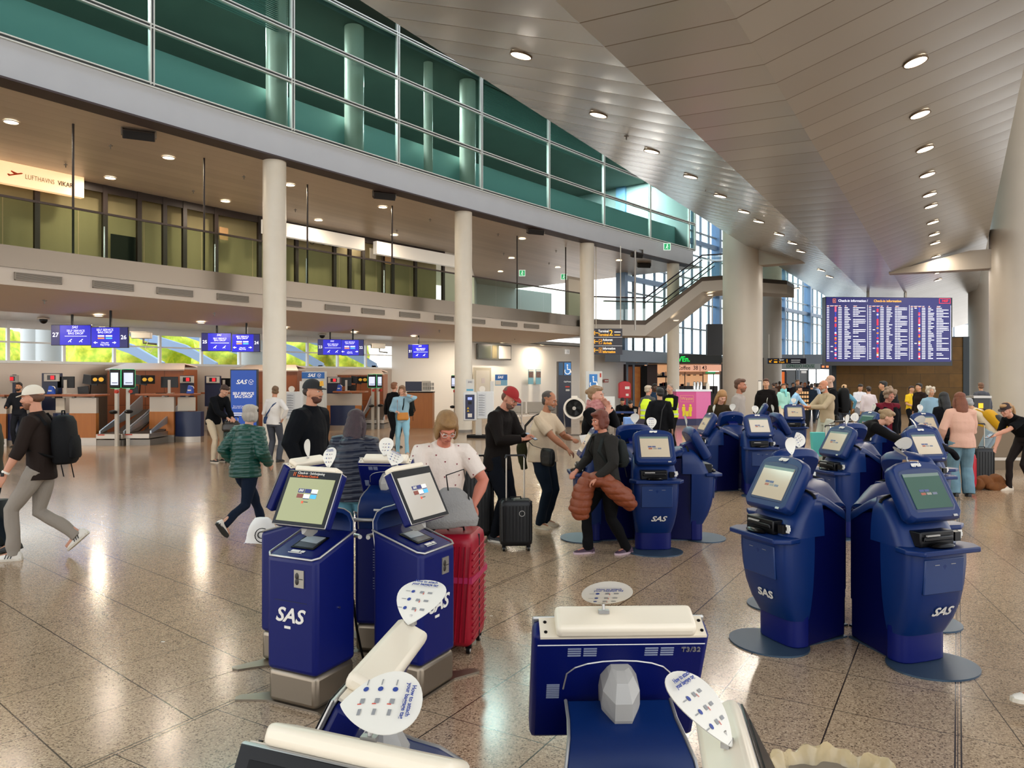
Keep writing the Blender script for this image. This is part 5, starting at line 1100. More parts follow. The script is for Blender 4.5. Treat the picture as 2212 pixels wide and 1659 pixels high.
    for k in 'LR':
        an, fd = ank[k], footd[k]; dn = Vector((0, 0, -1)); rt = fd.cross(Vector((0, 0, 1))); rt = rt.normalized() if rt.length > .05 else Vector((1, 0, 0)); upv = rt.cross(fd).normalized()
        def Q(a, c, u=0): return an + fd*a + rt*c + upv*u
        m = MB(); rr = []
        for a, w_, hh in ((-.075, .028, .05), (-.05, .038, .085), (.0, .04, .085), (.06, .043, .062), (.12, .046, .042), (.165, .036, .03), (.185, .018, .02)):
            rr.append([Q(a, w_*math.cos(t), -.09 + .012 + max(0, hh*math.sin(t))) if math.sin(t) >= 0 else Q(a, w_*math.cos(t), -.082 + .006*math.sin(t)) for t in [2*math.pi*q/12 for q in range(12)]])
        m.loft(rr, 0); sh_o = m.build('shoe', mat('shoe_' + sc_[0].lstrip('#'), sc_[0], .6), e, smooth=True)
        m = MB(); ol = [(-.08, .02), (-.06, .036), (0, .04), (.07, .046), (.13, .047), (.175, .034), (.195, .012), (.195, -.012), (.175, -.034), (.13, -.047), (.07, -.046), (0, -.04), (-.06, -.036), (-.08, -.02)]
        m.extr([Q(a, c, -.090) for a, c in ol], upv*.022); m.build('sole', mat('sole_' + sc_[1].lstrip('#'), sc_[1], .6), sh_o)
        if len(sc_) > 2 and not lo:
            m = MB()
            for q in range(3):
                for sg in (1, -1): m.add([Q(.01 + q*.025, sg*.0455, -.065), Q(.02 + q*.025, sg*.0465, -.065), Q(.005 + q*.025, sg*.036, -.02), Q(-.005 + q*.025, sg*.036, -.02)], [(0, 1, 2, 3)])
            m.build('shoe_stripes', mat('stripe_black', '#101010', .6), sh_o)
    # ---- top garment
    if top:
        tc_, trough = top[0], (top[1] if len(top) > 1 else .85); pf = top_kind == 'puffer'; th = .03 if pf else (.018 if top_kind in ('jacket', 'coat') else .008)
        m = MB(); bw = b
        bot = P + Vector((0, 0, -.05 - top_len)) if not seat else P + Vector((0, 0, .0))
        hemy = Vector((0, .0, 0))
        rad = lambda w_, d_: (w_*bw + th, d_ + th + belly)
        m.tube([bot + hemy, P + Vector((0, 0, .03)), waist, chest, nb + up(la + hu*.5, -.06), nb + up(la + hu, .02)], [rad(.175, .125), rad(.168, .12), rad(.15, .108), (.17*bw + th, .12 + th + belly*.4), (.15*bw + th, .095 + th), (.072 + th*.5, .066 + th*.5)], 18)
        for k in 'LR':
            sg = 1 if k == 'L' else -1; A, E, Wr = sh[k], el[k], wr[k]
            if sleeve == 'long': pts = [A + Vector((-sg*.08, 0, .005)), A, A.lerp(E, .5), E, E.lerp(Wr, .5), Wr - (Wr - E).normalized()*.01]; rs = [.07 + th, .066*b + th, .056*b + th, .05*b + th, .044 + th, .036 + th*.7]
            elif sleeve == 'rolled': pts = [A + Vector((-sg*.08, 0, .005)), A, A.lerp(E, .5), E, E.lerp(Wr, .35)]; rs = [.07 + th, .066*b + th, .058*b + th, .052*b + th, .048 + th]
            elif sleeve == 'none': pts = None
            else: pts = [A + Vector((-sg*.08, 0, .005)), A, A.lerp(E, .35), A.lerp(E, .78)]; rs = [.062 + th, .058*b + th, .056*b + th, .058*b + th]
            if pts: m.tube(pts, rs, 12)
        if collar or hood:
            m.tube([nb + up(la + hu, -.01), nb + up(la + hu, .045)], [(.082 + th, .074 + th), (.068 + th*.6, .064 + th*.6)], 14)
        if hood:
            c = nb + Vector((0, .085, -.03)); m.ball(c, (.13, .07, .09), 14, 8); m.ball(c + Vector((0, -.02, .04)), (.115, .085, .05), 14, 8)
        dfn = puffer(.062 if pf else 1, .013, 5) if pf else wrinkle(int(abs(x*13 + y*5)) % 97, .007 if top_kind != 'tee' else .006)
        nm = {'puffer': 'puffer_jacket', 'jacket': 'jacket', 'coat': 'coat', 'tee': 'shirt', 'plain': 'sweater', 'vest': 'vest'}[top_kind]
        mesh_ob(nm, remesh(m, vox, 3, dfn), cloth(tc_, trough, bump=(25, .12) if pf else (60, .25), var=(5, top[2]) if len(top) > 2 else None), e)
    ctx = dict(e=e, P=P, waist=waist, chest=chest, nb=nb, sh=sh, el=el, wr=wr, H=HM, hp=hpnt, s=s, la=la, up=up, knees=knees, ank=ank, b=b, belly=belly)
    if extras:
        for ex in extras: ex(ctx)
    return ctx
# ---- wearables that are part of the clothing (children)
def cap(col, brim=None, back=False):
    def fn(c):
        m = MB(); H = c['H']; rr = []
        for i in range(9):
            t = i/8; zz = .045 + .10*math.sin(t*math.pi/2); r = math.cos(t*math.pi/2*.96)
            rr.append([H @ Vector((.087*r*math.cos(a), .012 + .103*r*math.sin(a), zz)) for a in [2*math.pi*q/20 for q in range(20)]])
        m.loft(rr); o = m.build('cap', mat('cap_' + col.lstrip('#'), col, .8), c['e'], smooth=True)
        m = MB(); top = []; sg = 1 if back else -1
        for i in range(11):
            a = math.pi*i/10; top.append((.075*math.cos(a), .012 + sg*(.08 + .075*math.sin(a)), .047 - .016*math.sin(a)))
        m.extr([H @ Vector(p) for p in top], H.to_3x3() @ Vector((0, 0, .006))); m.build('brim', mat('cap_' + (brim or col).lstrip('#'), brim or col, .8), o)
    return fn
def beard(col):
    def fn(c):
        m = MB(); H = c['H']; f = lambda p, r: m.ball(H @ Vector(p), r, 12, 8, 0, H.to_3x3())
        f((0, -.045, -.072), (.05, .05, .038)); f((0, -.03, -.05), (.06, .055, .03)); f((0, -.088, -.036), (.03, .012, .007))
        mesh_ob('beard', remesh(m, .007, 2, wrinkle(2, .003, 3)), mat('hair_' + col.lstrip('#'), col, .7, bump=(120, .6)), c['e'])
    return fn
def glasses(col='#30261f', up=False):
    def fn(c):
        m = MB(); H = c['H']; dz, dy = (.10, .03) if up else (0, 0)
        for sg in (1, -1):
            m.tube([H @ Vector((sg*.031 + .021*math.cos(a), -.098 + dy, .012 + dz + .017*math.sin(a))) for a in [2*math.pi*q/12 for q in range(13)]], .0022, 5); m.tube([H @ Vector((sg*.052, -.096 + dy, .016 + dz)), H @ Vector((sg*.078, -.0, .014 + dz))], .002, 5)
        m.tube([H @ Vector((-.01, -.1 + dy, .014 + dz)), H @ Vector((.01, -.1 + dy, .014 + dz))], .002, 5); m.build('glasses', mat('glasses_frame', col, .3), c['e'])
    return fn
def scarf(col, col2):
    def fn(c):
        m = MB(); n = c['nb'] + c['up'](c['la'], .05)
        for j, (r, z) in enumerate(((.092, -.02), (.088, .02), (.08, .05))): m.tube([n + Vector((r*math.cos(a), -.01 + r*math.sin(a), z + .01*math.sin(3*a + j))) for a in [2*math.pi*q/16 for q in range(17)]], .028, 8)
        m.tube([n + Vector((.03, -.1, 0)), n + Vector((.04, -.13, -.1)), n + Vector((.05, -.14, -.2))], [.03, .035, .03], 8)
        mesh_ob('scarf', remesh(m, .009, 2, wrinkle(8, .006, 2)), mat('scarf_' + col.lstrip('#'), col, .8, var=(35, col2)), c['e'])
    return fn
def world(c, p): 
    e = c['e']; return Matrix.Translation(e.location) @ Matrix.Rotation(e.rotation_euler.z, 4, 'Z') @ Matrix.Diagonal((c['s'], c['s'], c['s'], 1)) @ Vector(p)
def ethe(c, name, label, cat, p=(0, 0, 0), group=None):    # a thing carried by a person, placed at person-local point p
    w = world(c, p); t = thing(name, label, cat, w, math.degrees(c['e'].rotation_euler.z), group); t.scale = (c['s'],)*3; return t
def backpack(c, label, col, size=(.30, .17, .46), col2=None, dz=-.02, straps=True):
    p = c['chest'] + Vector((0, .13 + size[1]/2, dz - .02)); t = ethe(c, 'backpack', label, 'backpack', p); la = c['la']
    Rm = Matrix.Rotation(la, 4, 'X'); mm = mat('bag_' + col.lstrip('#'), dk(col), .7, bump=(80, .3), spec=.2); m = MB(); w, d, h = size
    m.loft([[Rm @ Vector((w/2*k*math.copysign(abs(math.cos(a))**.6, math.cos(a)), d/2*k*math.copysign(abs(math.sin(a))**.6, math.sin(a)), z)) for a in [2*math.pi*q/20 for q in range(20)]] for z, k in ((-h/2, .75), (-h/2 + .03, .96), (0, 1.02), (h/2 - .08, .95), (h/2 - .02, .72), (h/2, .35))])
    m.build('pack_body', mm, t, smooth=True)
    m = MB(); m.loft([[Rm @ Vector((w*.4*k*math.copysign(abs(math.cos(a))**.5, math.cos(a)), d*.4 + d*.25*k*max(0, math.sin(a)), z)) for a in [2*math.pi*q/16 for q in range(16)]] for z, k in ((-h*.4, .8), (-h*.36, 1), (-.02, 1), (.03, .8))]); m.build('front_pocket', mat('bag_' + (col2 or col).lstrip('#'), col2 or col, .7), t, smooth=True)
    m = MB(); m.tube([Rm @ Vector((-.04, 0, h/2 - .01)), Rm @ Vector((-.03, 0, h/2 + .04)), Rm @ Vector((.03, 0, h/2 + .04)), Rm @ Vector((.04, 0, h/2 - .01))], .008, 6); m.build('grab_handle', blkm, t)
    if straps:
        m = MB()
        for k, sg in (('L', 1), ('R', -1)):
            s_ = c['sh'][k]*.0 + (c['sh'][k] - p); ch = c['chest'] - p; wa = c['waist'] - p; bl = c['belly']
            m.tube([Vector((sg*.09, -.09, .1)) + (c['nb'] - p)*.2, Vector((sg*.115, s_.y + .05, s_.z + .065)), Vector((sg*.12, s_.y - .085 - bl*.2, s_.z + .03)), Vector((sg*.13, ch.y - .16 - bl*.4, ch.z + .02)), Vector((sg*.165, ch.y - .06, ch.z - .14)), Vector((sg*.13, -.05, -h*.35))], [(.006, .022)]*6, 8)
        m.build('shoulder_straps', mm, t, smooth=True)
    m = MB(); m.tube([Rm @ Vector((w*.4, 0, -h/2)), Rm @ Vector((w*.42, .02, -h/2 - .12))], .006, 5); m.tube([Rm @ Vector((-w*.4, 0, -h/2)), Rm @ Vector((-w*.42, .02, -h/2 - .16))], .006, 5); m.build('loose_strap', blkm, t)
    return t
def bag_at(c, p, name, label, cat, col, size, strap=None, rz=0, rough=.5, soft=.5, strapcol=None):
    t = ethe(c, name, label, cat, p); w, d, h = size; R_ = rotz(rz); mm = mat('bag_' + col.lstrip('#'), dk(col), rough, bump=(60, .2), spec=.25); m = MB()
    m.loft([[R_ @ Vector((w/2*k*math.copysign(abs(math.cos(a))**soft, math.cos(a)), d/2*k2*math.copysign(abs(math.sin(a))**soft, math.sin(a)), z)) for a in [2*math.pi*q/18 for q in range(18)]] for z, k, k2 in ((-h/2, .8, .5), (-h/2 + .03, .98, .95), (0, 1.0, 1.0), (h/2 - .03, .94, .7), (h/2, .9, .3))])
    me = remesh(m, .012, 2, wrinkle(int(w*100), .006, 1.4)); mesh_ob('bag_body', me, mm, t)
    if strap:
        m = MB(); m.tube([Vector(q) - Vector(p) for q in strap], [(.004, .016)]*len(strap), 8); m.build('strap', mat('strap_' + (strapcol or col).lstrip('#'), strapcol or col, .6), t, smooth=True)
    return t
def phone(c, k, label):
    w, el_ = c['wr'][k], c['el'][k]; d = (w - el_).normalized(); p = w + d*.11 + Vector((0, 0, .025)); t = ethe(c, 'phone', label, 'phone', p)
    m = MB(); M = Matrix.Rotation(math.radians(-60), 4, 'X'); m.box(-.037, .037, -.004, .004, -.075, .075, 0, M); m.build('case', blk, t, bevel=.003); m = MB(); m.box(-.033, .033, -.0055, -.004, -.07, .07, 0, M); m.build('screen', mat('phone_screen', '#9fb0c0', .1, emit='#8fa0b0', es=.03), t); return t
def at(px, py): return G(px, py)
def sw(*a): return a
# ---- left group
x, y = at(62, 1205)
c = person('man in white cap and dark brown shirt striding left with a backpack', x, y, -80, 1.83, lean=3, hp=6, near=True, hyaw=5, L=(.30, -.10, .86, (.3, .8, -.2)), R=(-.27, .10, .88), fl=(.09, -.10, 0, 0, 5), fr_=(-.09, .42, .14, 42, -4, (0, -1, .4)), hip_dy=.12, hip=.90,
  top=('#2f241f', .8), top_kind='tee', legs=('#8d857b', 1.15), shoes=('#d9d4ca', '#c9c1b2', 1), skinc='#c08a70', hair=('capped', '#5a3a26'), sleeve='rolled', top_len=.05, build=1.08, extras=[cap('#d5cdbd'), beard('#7b4f36')])
backpack(c, 'black backpack on the back of the man in the white cap', '#101318', (.30, .2, .5))
t = ethe(c, 'wrist_watch', 'black square watch with pale strap on the wrist of the man in the white cap', 'watch', c['wr']['L']); d = (c['wr']['L'] - c['el']['L']).normalized(); MB().tube([-d*.028, -d*.008], .036, 12).build('strap', wpla, t); MB().cbox((.036, -.005, -.0), (.012, .03, .036)).build('dial', blk, t, bevel=.004)
x, y = at(-22, 1200)
c = person('person at the left edge in dark clothes, mostly cut off by the frame', x, y, -75, 1.70, L=(.2, -.35, 1.05), fl=(.09, -.2, 0), fr_=(-.09, .2, .03, 10), top=('#4a4a40',), top_kind='tee', sleeve='short', legs=('#1c2730', 1.1), skinc='#b07f60', top_len=.05)
t = thing('travel_bag', 'dark teal soft travel bag at the very left edge', 'bag', G(2, 1185)); bm_ = MB(); bm_.loft([[(.16*k*math.cos(a), .2*k*math.sin(a), z) for a in [2*math.pi*q/16 for q in range(16)]] for z, k in ((.05, .8), (.1, 1), (.45, .85), (.55, .4))]); bm_.build('bag_body', mat('bag_teal_dark', '#142022', .7), t, smooth=True); MB().ball((.08, -.1, .04), .04).ball((-.08, -.1, .04), .04).build('wheels', blk, t)
# counter clerk
x, y = XY(42, 21.2); c = person('dark-haired man at the counter behind the white cap', x, y, 10, 1.80, L=(.2, -.3, 1.1), R=(-.2, -.3, 1.1), top=('#20242c',), top_kind='jacket', legs=('#20242c', 1.1), skinc='#a8765a', hair=('short', '#17110d'), lo=True, extras=[beard('#17110d')])
# man in blazer bending over bags
x, y = at(468, 998)
c = person('man in dark blazer and cream trousers leaning over his bags', x, y, 62, 1.84, lean=22, hp=32, hunch=20, L=(.05, -.42, .98, (.5, .5, -.6)), R=(-.08, -.42, .98, (-.5, .6, -.6)), hip_dy=.10, top=('#12161c',), top_kind='jacket', legs=('#c4b49a', 1.05), shoes=('#161412', '#cfc6b4'), skinc='#c2937a', hair=('short', '#3a2417'), top_len=.06, hands=('grip', 'grip'))
x, y = XY(506, c['e'].location.y - .02)
t = thing('suitcase', 'dark green hard suitcase beside the man in the blazer', 'suitcase', (x - .02, y, 0), 20)
def suitcase(t, w, d, h, col, col2=None, ribs='v', handle=.0, hcol='#15151a', ridges=9):
    mm = mat('case_' + col.lstrip('#'), dk(col), .38, bump=(8, .02), spec=.3); m = MB(); m.loft([[(w/2*k*math.copysign(abs(math.cos(a))**.3, math.cos(a)), d/2*k*math.copysign(abs(math.sin(a))**.3, math.sin(a)), z) for a in [2*math.pi*(q + .5)/24 for q in range(24)]] for z, k in ((.06, .86), (.085, .98), (.12, 1), (h - .06, 1), (h - .025, .97), (h, .84))]); m.build('shell', mm, t, smooth=True)
    m = MB()
    for i in range(ridges):
        xx = -w*.42 + w*.84*i/(ridges - 1)
        if ribs == 'v': m.tube([(xx, -d/2 - .001, .12), (xx, -d/2 - .001, h - .06)], .007, 6); m.tube([(xx, d/2 + .001, .12), (xx, d/2 + .001, h - .06)], .007, 6)
        else:
            m.tube([(xx - w*.06, -d/2 - .001, max(.1, .1)), (xx + w*.06, -d/2 - .001, h - .07)], .006, 6)
    if ribs == 'h':
        for i in range(14): m.tube([(-w/2 - .001, -d*.42, .12 + (h - .2)*i/14), (-w/2 - .001, d*.42, .16 + (h - .2)*i/14)], .006, 6); m.tube([(w/2 + .001, -d*.42, .12 + (h - .2)*i/14), (w/2 + .001, d*.42, .16 + (h - .2)*i/14)], .006, 6)
    m.build('shell_ribs', mm, t, smooth=True)
    m = MB(); m.box(-.004, .004, -d/2 - .003, d/2 + .003, .09, h - .03) if False else m.box(-w/2 - .003, w/2 + .003, -.006, .006, .09, h - .02); m.build('zip_seam', mat('case_seam', '#15151a', .6), t)
    for sx in (-1, 1):
        for sy in (-1, 1):
            wh = MB(); wh.loft([[(sx*w*.38 + xo, sy*d*.32 + .028*math.cos(a), .028 + .028*math.sin(a)) for a in [2*math.pi*q/14 for q in range(14)]] for xo in (-.012, .012)]); wo = wh.build('wheel', blk, t, smooth=True); MB().tube([(sx*w*.38 - .014, sy*d*.32, .028), (sx*w*.38 + .014, sy*d*.32, .028)], .014, 10).build('hub', greyp, wo)
            MB().box(sx*w*.38 - .02, sx*w*.38 + .02, sy*d*.32 - .012, sy*d*.32 + .012, .04, .075).build('wheel_fork', blkm, t)
    m = MB(); m.tube([(-.06, 0, h), (-.055, 0, h + .025), (.055, 0, h + .025), (.06, 0, h)], .008, 6); m.build('carry_handle', blkm, t)
    if handle:
        m = MB()
        for sx in (-1, 1): m.tube([(sx*.1, d*.3, h - .02), (sx*.1, d*.3, h + handle)], .009, 8)
        m.build('pull_rods', mat('rod_silver', '#c9bfb0', .3, .7), t, smooth=True); MB().tube([(-.11, d*.3, h + handle - .03), (-.1, d*.3, h + handle), (.1, d*.3, h + handle), (.11, d*.3, h + handle - .03)], .014, 8).build('pull_grip', mat('grip_' + hcol.lstrip('#'), hcol, .5), t, smooth=True)
    return t
suitcase(t, .42, .28, .72, '#1d3a33', ribs='v', handle=.32)
t = thing('holdall_bag', 'dark brown leather holdall on top of the green suitcase', 'bag', (x - .05, y - .05, .8), 20); m = MB(); m.loft([[(.20*k*math.cos(a), .13*k*math.sin(a), z) for a in [2*math.pi*q/18 for q in range(18)]] for z, k in ((-.10, .8), (-.05, 1), (.08, 1), (.16, .75), (.19, .3))]); mesh_ob('bag_body', remesh(m, .012, 2, wrinkle(4, .01)), mat('bag_leather_dark', '#26211c', .35), t); MB().tube([(-.1, -.08, .12), (-.06, -.1, .24), (.06, -.1, .24), (.1, -.08, .12)], .009, 6).build('handles', blk, t)
# woman with white hair in green puffer
x, y = at(545, 1150)
c = person('white-haired woman in a shiny green puffer jacket walking away', x, y, 168, 1.62, near=True, lean=6, hp=2, hyaw=-12, L=(.24, .05, .92), R=(-.24, -.05, .92), fl=(.08, -.30, 0), fr_=(-.09, .62, .16, 50, 0, (0, -1, .5)), hip_dy=.14, hip=.86, top=('#0d4036', .35), top_kind='puffer', hood=True, legs=('#16243a', 1.05), shoes=('#dcd8d0', '#1a1a1a'), skinc='#bf927a', hair=('bob', '#b3aca1', '#8f877c'), build=1.12, top_len=.04, belly=.02)
e_ = c['e']; e_.rotation_euler.z = math.radians(158)
t = thing('tote_bag', 'white carrier bag with dark round print between puffer woman and kiosk', 'bag', (XY(566, 6.3)[0], 6.3, .6), 0); m = MB(); m.loft([[(w_*math.cos(a), .05*math.sin(a), z) for a in [2*math.pi*q/14 for q in range(14)]] for z, w_ in ((-.09, .16), (0, .13), (.13, .06))]); mesh_ob('bag_body', remesh(m, .01, 2, wrinkle(7, .01)), mat('bag_white', '#d9d7d2', .7), t)
text('Ch', .09, mat('print_black', '#141414', .6), t, face(.03, -.06, -.01), 'print'); MB().tube([(.02 + .06*math.cos(a), -.058, -.01 + .06*math.sin(a)) for a in [2*math.pi*q/16 for q in range(17)]], .004, 5).build('ring_print', mat('print_black', ''), t)
# woman white shirt hand on hip
x, y = at(592, 998)
c = person('woman in white shirt and grey trousers with hand on her hip, seen from behind', x, y, 168, 1.72, R=(-.24, .02, 1.02, (-1, .5, -.1)), L=(.2, -.2, 1.0), top=('#d5d1cb',), top_kind='tee', legs=('#43464d', 1.25), skinc='#b98468', hair=('bun', '#6b5138'), hyaw=30, hp=10)
bag_at(c, Vector((.22, -.05, .98)), 'crossbody_bag', 'small blue crossbody bag of the woman in the white shirt', 'bag', '#1f3b63', (.16, .07, .18), [(-.13, .02, 1.42), (-.05, .125, 1.35), (.12, .13, 1.12), (.2, .05, 1.03)])
# man black cap beard
x, y = XY(668, 8.1)
c = person('bearded man in black cap and navy fleece facing right', x, y, 72, 1.86, near=True, lean=0, hp=0, L=(.28, -.05, .9), R=(-.27, -.08, .92), top=('#0c1119',), top_kind='jacket', legs=('#14161c', 1.1), skinc='#b88468', hair=('capped', '#2e1d12'), build=1.25, top_len=.06, belly=.03, extras=[cap('#0e0f11'), beard('#4a2616')])
H = c['H']; m = MB(); m.cbox((0, -.098, .095), (.05, .012, .05)); m.extr([(-.03, -.104, .075), (.03, -.104, .075), (0, -.104, .125)], (0, -.004, 0)); o = m.build('cap_badge', mat('badge_gold', '#d8a01c', .5), c['e']); o.matrix_local = H
# woman navy puffer dark hair
x, y = XY(762, 7.0)
c = person('long dark-haired woman in navy puffer jacket, seen from behind', x, y, 176, 1.58, near=True, hp=18, lean=6, L=(.2, -.25, 1.0), R=(-.2, -.2, 1.0), top=('#121c33', .4), top_kind='puffer', hood=True, legs=('#4f7f92', 1.0), skinc='#b08468', hair=('long', '#1a1015', '#3a2228'), build=1.15, top_len=.03, belly=.02)
# man behind, dark
x, y = at(850, 967)
c = person('man in black jacket behind the woman in the pale blue sweater', x, y, 150, 1.8, R=(-.3, -.1, .9), top=('#0f1013',), top_kind='jacket', legs=('#14151a', 1.1), hair=('short', '#7a4e30'), shoes=('#15130f', '#15130f'), lo=False, skinc='#c09078')
# woman pale blue sweater on the phone
x, y = at(868, 982)
c = person('woman in pale blue sweater walking while holding a phone to her ear', x, y, 10, 1.72, hyaw=-20, L=(.12, -.12, 1.53, (1, -.2, -.6)), R=(-.14, -.2, 1.12), fl=(.13, -.12, 0), fr_=(-.10, .1, 0), top=('#8fb0bf', .9), top_kind='plain', legs=('#7fb0c4', 1.0, '#8fbccc'), shoes=('#b9a58f', '#b9a58f'), skinc='#c2937a', hair=('bob', '#7a5a40'), build=1.15, hands=('face', 'grip'), top_len=.05)
backpack(c, 'dark green backpack slung on the woman in the pale blue sweater', '#14201f', (.30, .2, .5)).location.x += .17
bag_at(c, Vector((.02, -.2, 1.0)), 'crossbody_bag', 'tan leather crossbody bag on the woman in the pale blue sweater', 'bag', '#b87a34', (.30, .08, .2), [(-.10, -.02, 1.47), (-.12, -.15, 1.35), (-.12, -.19, 1.1)], strapcol='#9a5f3f')
t = ethe(c, 'folded_coat', 'black coat hanging over the arm of the phone woman', 'coat', Vector((-.24, -.15, 1.02))); m = MB(); m.tube([(0, 0, .08), (-.02, 0, -.05), (.03, 0, -.3), (.0, 0, -.55)], [(.07, .05), (.09, .06), (.06, .05), (.04, .03)], 10); mesh_ob('coat_cloth', remesh(m, .014, 2, wrinkle(9, .015)), cloth('#121214'), t)
# woman white tee with hearts
x, y = XY(950, 5.95)
c = person('woman in white T-shirt with small hearts bending over the pale screen', x, y, 18, 1.66, near=True, lean=10, hunch=24, hp=36, L=(.20, -.34, .98, (1, .1, -.3)), R=(-.14, -.38, 1.0, (-1, .1, -.3)), top=('#d8cbbf',), top_kind='tee', sleeve='short', legs=('#15161b', 1.1), skinc='#b8705a', hair=('bob', '#6a4726', '#93703f'), build=1.25, belly=.05, collar=False, top_len=.06, hands=('grip', 'grip'), extras=[glasses('#b9b2a8')])
m = MB(); r_ = random.Random(4)
dgm = [o for o in c['e'].children if o.name.startswith('shirt')][0].data; fs_ = [f for f in dgm.polygons if f.normal.y < -.45]; r_.shuffle(fs_); used_ = []
for f in fs_:
    if all((f.center - q).length > .085 for q in used_): used_.append(f.center.copy())
    else: continue
    nn = f.normal; u = nn.cross(Vector((0, 0, 1))).normalized(); v = u.cross(nn).normalized() * -1; v = v if v.z > 0 else -v; cc = f.center + nn*.002
    m.add([cc + u*a + v*b2 for a, b2 in ((0, -.008), (.007, 0), (.006, .006), (.002, .007), (0, .004), (-.002, .007), (-.006, .006), (-.007, 0))], [tuple(range(8))])
    if len(used_) > 34: break
m.build('heart_print', mat('heart_red', '#7a1f2a', .7), [o for o in c['e'].children if o.name.startswith('shirt')][0])
t = thing('tote_bag', 'grey felt bag standing on the red suitcase', 'bag', (XY(975, 5.2)[0], 5.2, .87), 10); m = MB(); m.loft([[(w_*math.copysign(abs(math.cos(a))**.6, math.cos(a)), .1*k*math.sin(a), z) for a in [2*math.pi*q/18 for q in range(18)]] for z, w_, k in ((0, .18, .8), (.05, .19, 1), (.18, .15, .8), (.26, .06, .4))]); mesh_ob('bag_body', remesh(m, .01, 2, wrinkle(5, .008)), mat('felt_grey', '#8a8783', .95, bump=(90, .5)), t); MB().tube([(-.02, -.03, .22), (-.04, -.05, .36), (.08, -.06, .4), (.12, -.04, .18)], .005, 6).build('strap', blk, t)
t = thing('suitcase', 'tall red ribbed suitcase with pink strap behind the right box kiosk', 'suitcase', (XY(985, 5.32)[0], 5.32, 0), -12)
suitcase(t, .34, .42, .82, '#8e0e22', ribs='h'); MB().box(-.175, .175, -.214, .214, .50, .54).build('luggage_strap', mat('strap_pink', '#a5184a', .6), t)
# man in red cap
x, y = at(1074, 1165)
c = person('man in red cap and dark brown jacket looking down at his phone', x, y, 62, 1.80, near=True, lean=3, hunch=22, hp=30, L=(.05, -.36, 1.18, (.9, .3, -.8)), R=(-.08, -.36, 1.17, (-.9, .3, -.8)), top=('#1e1510', .8), top_kind='jacket', legs=('#0d1420', 1.1), shoes=('#17181c', '#cfc9bd'), skinc='#b27a62', hair=('buzz', '#5a3a2a'), build=1.1, top_len=.08, hands=('phone', 'phone'), extras=[cap('#8e1414'), beard('#5a3a2a')])
phone(c, 'R', 'smartphone in the hands of the man in the red cap')
t = thing('suitcase', 'large black soft suitcase behind the man in the red cap', 'suitcase', (XY(1029, 8.9)[0], 8.9, 0), 10); suitcase(t, .40, .3, .86, '#131316', handle=.12, hcol='#131316')
t = thing('suitcase', 'small black cabin suitcase with raised pale handle', 'suitcase', (XY(1114, 8.35)[0], 8.35, 0), 4); suitcase(t, .36, .24, .56, '#17171a', handle=.48); MB().tube([(.06 + .03*math.cos(a), -.13, .42 + .03*math.sin(a)) for a in [2*math.pi*q/14 for q in range(15)]], .004, 6).build('round_badge', ksil, t)
# man beige polo
x, y = at(1172, 1138)
c = person('balding man in beige polo with a black crossbody bag, arm stretched to the right', x, y, 58, 1.72, near=True, lean=2, hunch=14, hp=12, hyaw=4, R=(-.13, -.50, .99, (-.3, .4, -.9)), L=(.10, -.38, 1.16, (.9, .2, -.8)), top=('#c2ad92',), top_kind='tee', sleeve='short', legs=('#12202e', 1.15), shoes=('#b8a78c', '#c9bca6'), skinc='#a06a4c', hair=('buzz', '#3d332c'), build=1.15, belly=.06, top_len=.02, hands=('grip', 'grip'), extras=[beard('#6b6259')])
bag_at(c, Vector((-.22, -.20, .94)), 'crossbody_bag', 'black crossbody bag on the hip of the man in the beige polo', 'bag', '#191816', (.28, .1, .22), [(.09, -.02, 1.51), (.0, .14, 1.43), (-.12, .19, 1.32), (-.225, .14, 1.18), (-.25, .0, 1.08), (-.23, -.14, 1.04)], strapcol='#0f0f10', rz=60)
t = ethe(c, 'folded_jacket', 'olive jacket draped behind the man in the beige polo', 'jacket', Vector((-.12, .22, 1.05))); m = MB(); m.tube([(0, 0, .16), (0, .03, 0), (.02, .03, -.2), (.02, 0, -.3)], [(.06, .05), (.09, .07), (.08, .06), (.05, .04)], 10); mesh_ob('jacket_cloth', remesh(m, .013, 2, wrinkle(12, .014)), cloth('#3a3a22'), t)
t = ethe(c, 'paper_sheet', 'white boarding paper held by the man in the beige polo', 'paper', c['wr']['R'] + Vector((.0, -.13, -.01))); m = MB(); m.extr([(-.01, .03, 0), (-.01, -.1, -.03), (.09, -.1, -.03), (.09, .03, 0)], (0, 0, .002)); m.build('sheet', mat('paper_white', '#ddd6c9', .7), t)
t = ethe(c, 'paper_sheet', 'travel documents held up before the man in the beige polo', 'paper', c['wr']['L'] + Vector((0, -.13, .0))); m = MB(); m.extr([(-.05, 0, .05), (.06, -.06, .06), (.02, -.12, -.10), (-.06, -.06, -.10)], (0, .003, 0)); m.build('sheet', mat('paper_white', ''), t)
# woman red scarf
x, y = XY(1280, 9.95)
c = person('woman in black coat and red patterned scarf holding a hand to her chin', x, y, 62, 1.78, near=True, hp=4, L=(.04, -.2, 1.5, (.6, -.2, -1)), R=(-.06, -.22, 1.42, (-.6, -.2, -1)), top=('#0c0c0f',), top_kind='coat', legs=('#1d2c44', 1.0), skinc='#c58f78', hair=('bun', '#8a6b4a'), top_len=.28, hands=('face', 'face'), extras=[scarf('#8e2030', '#c89a90'), glasses('#2a1c14', True)])
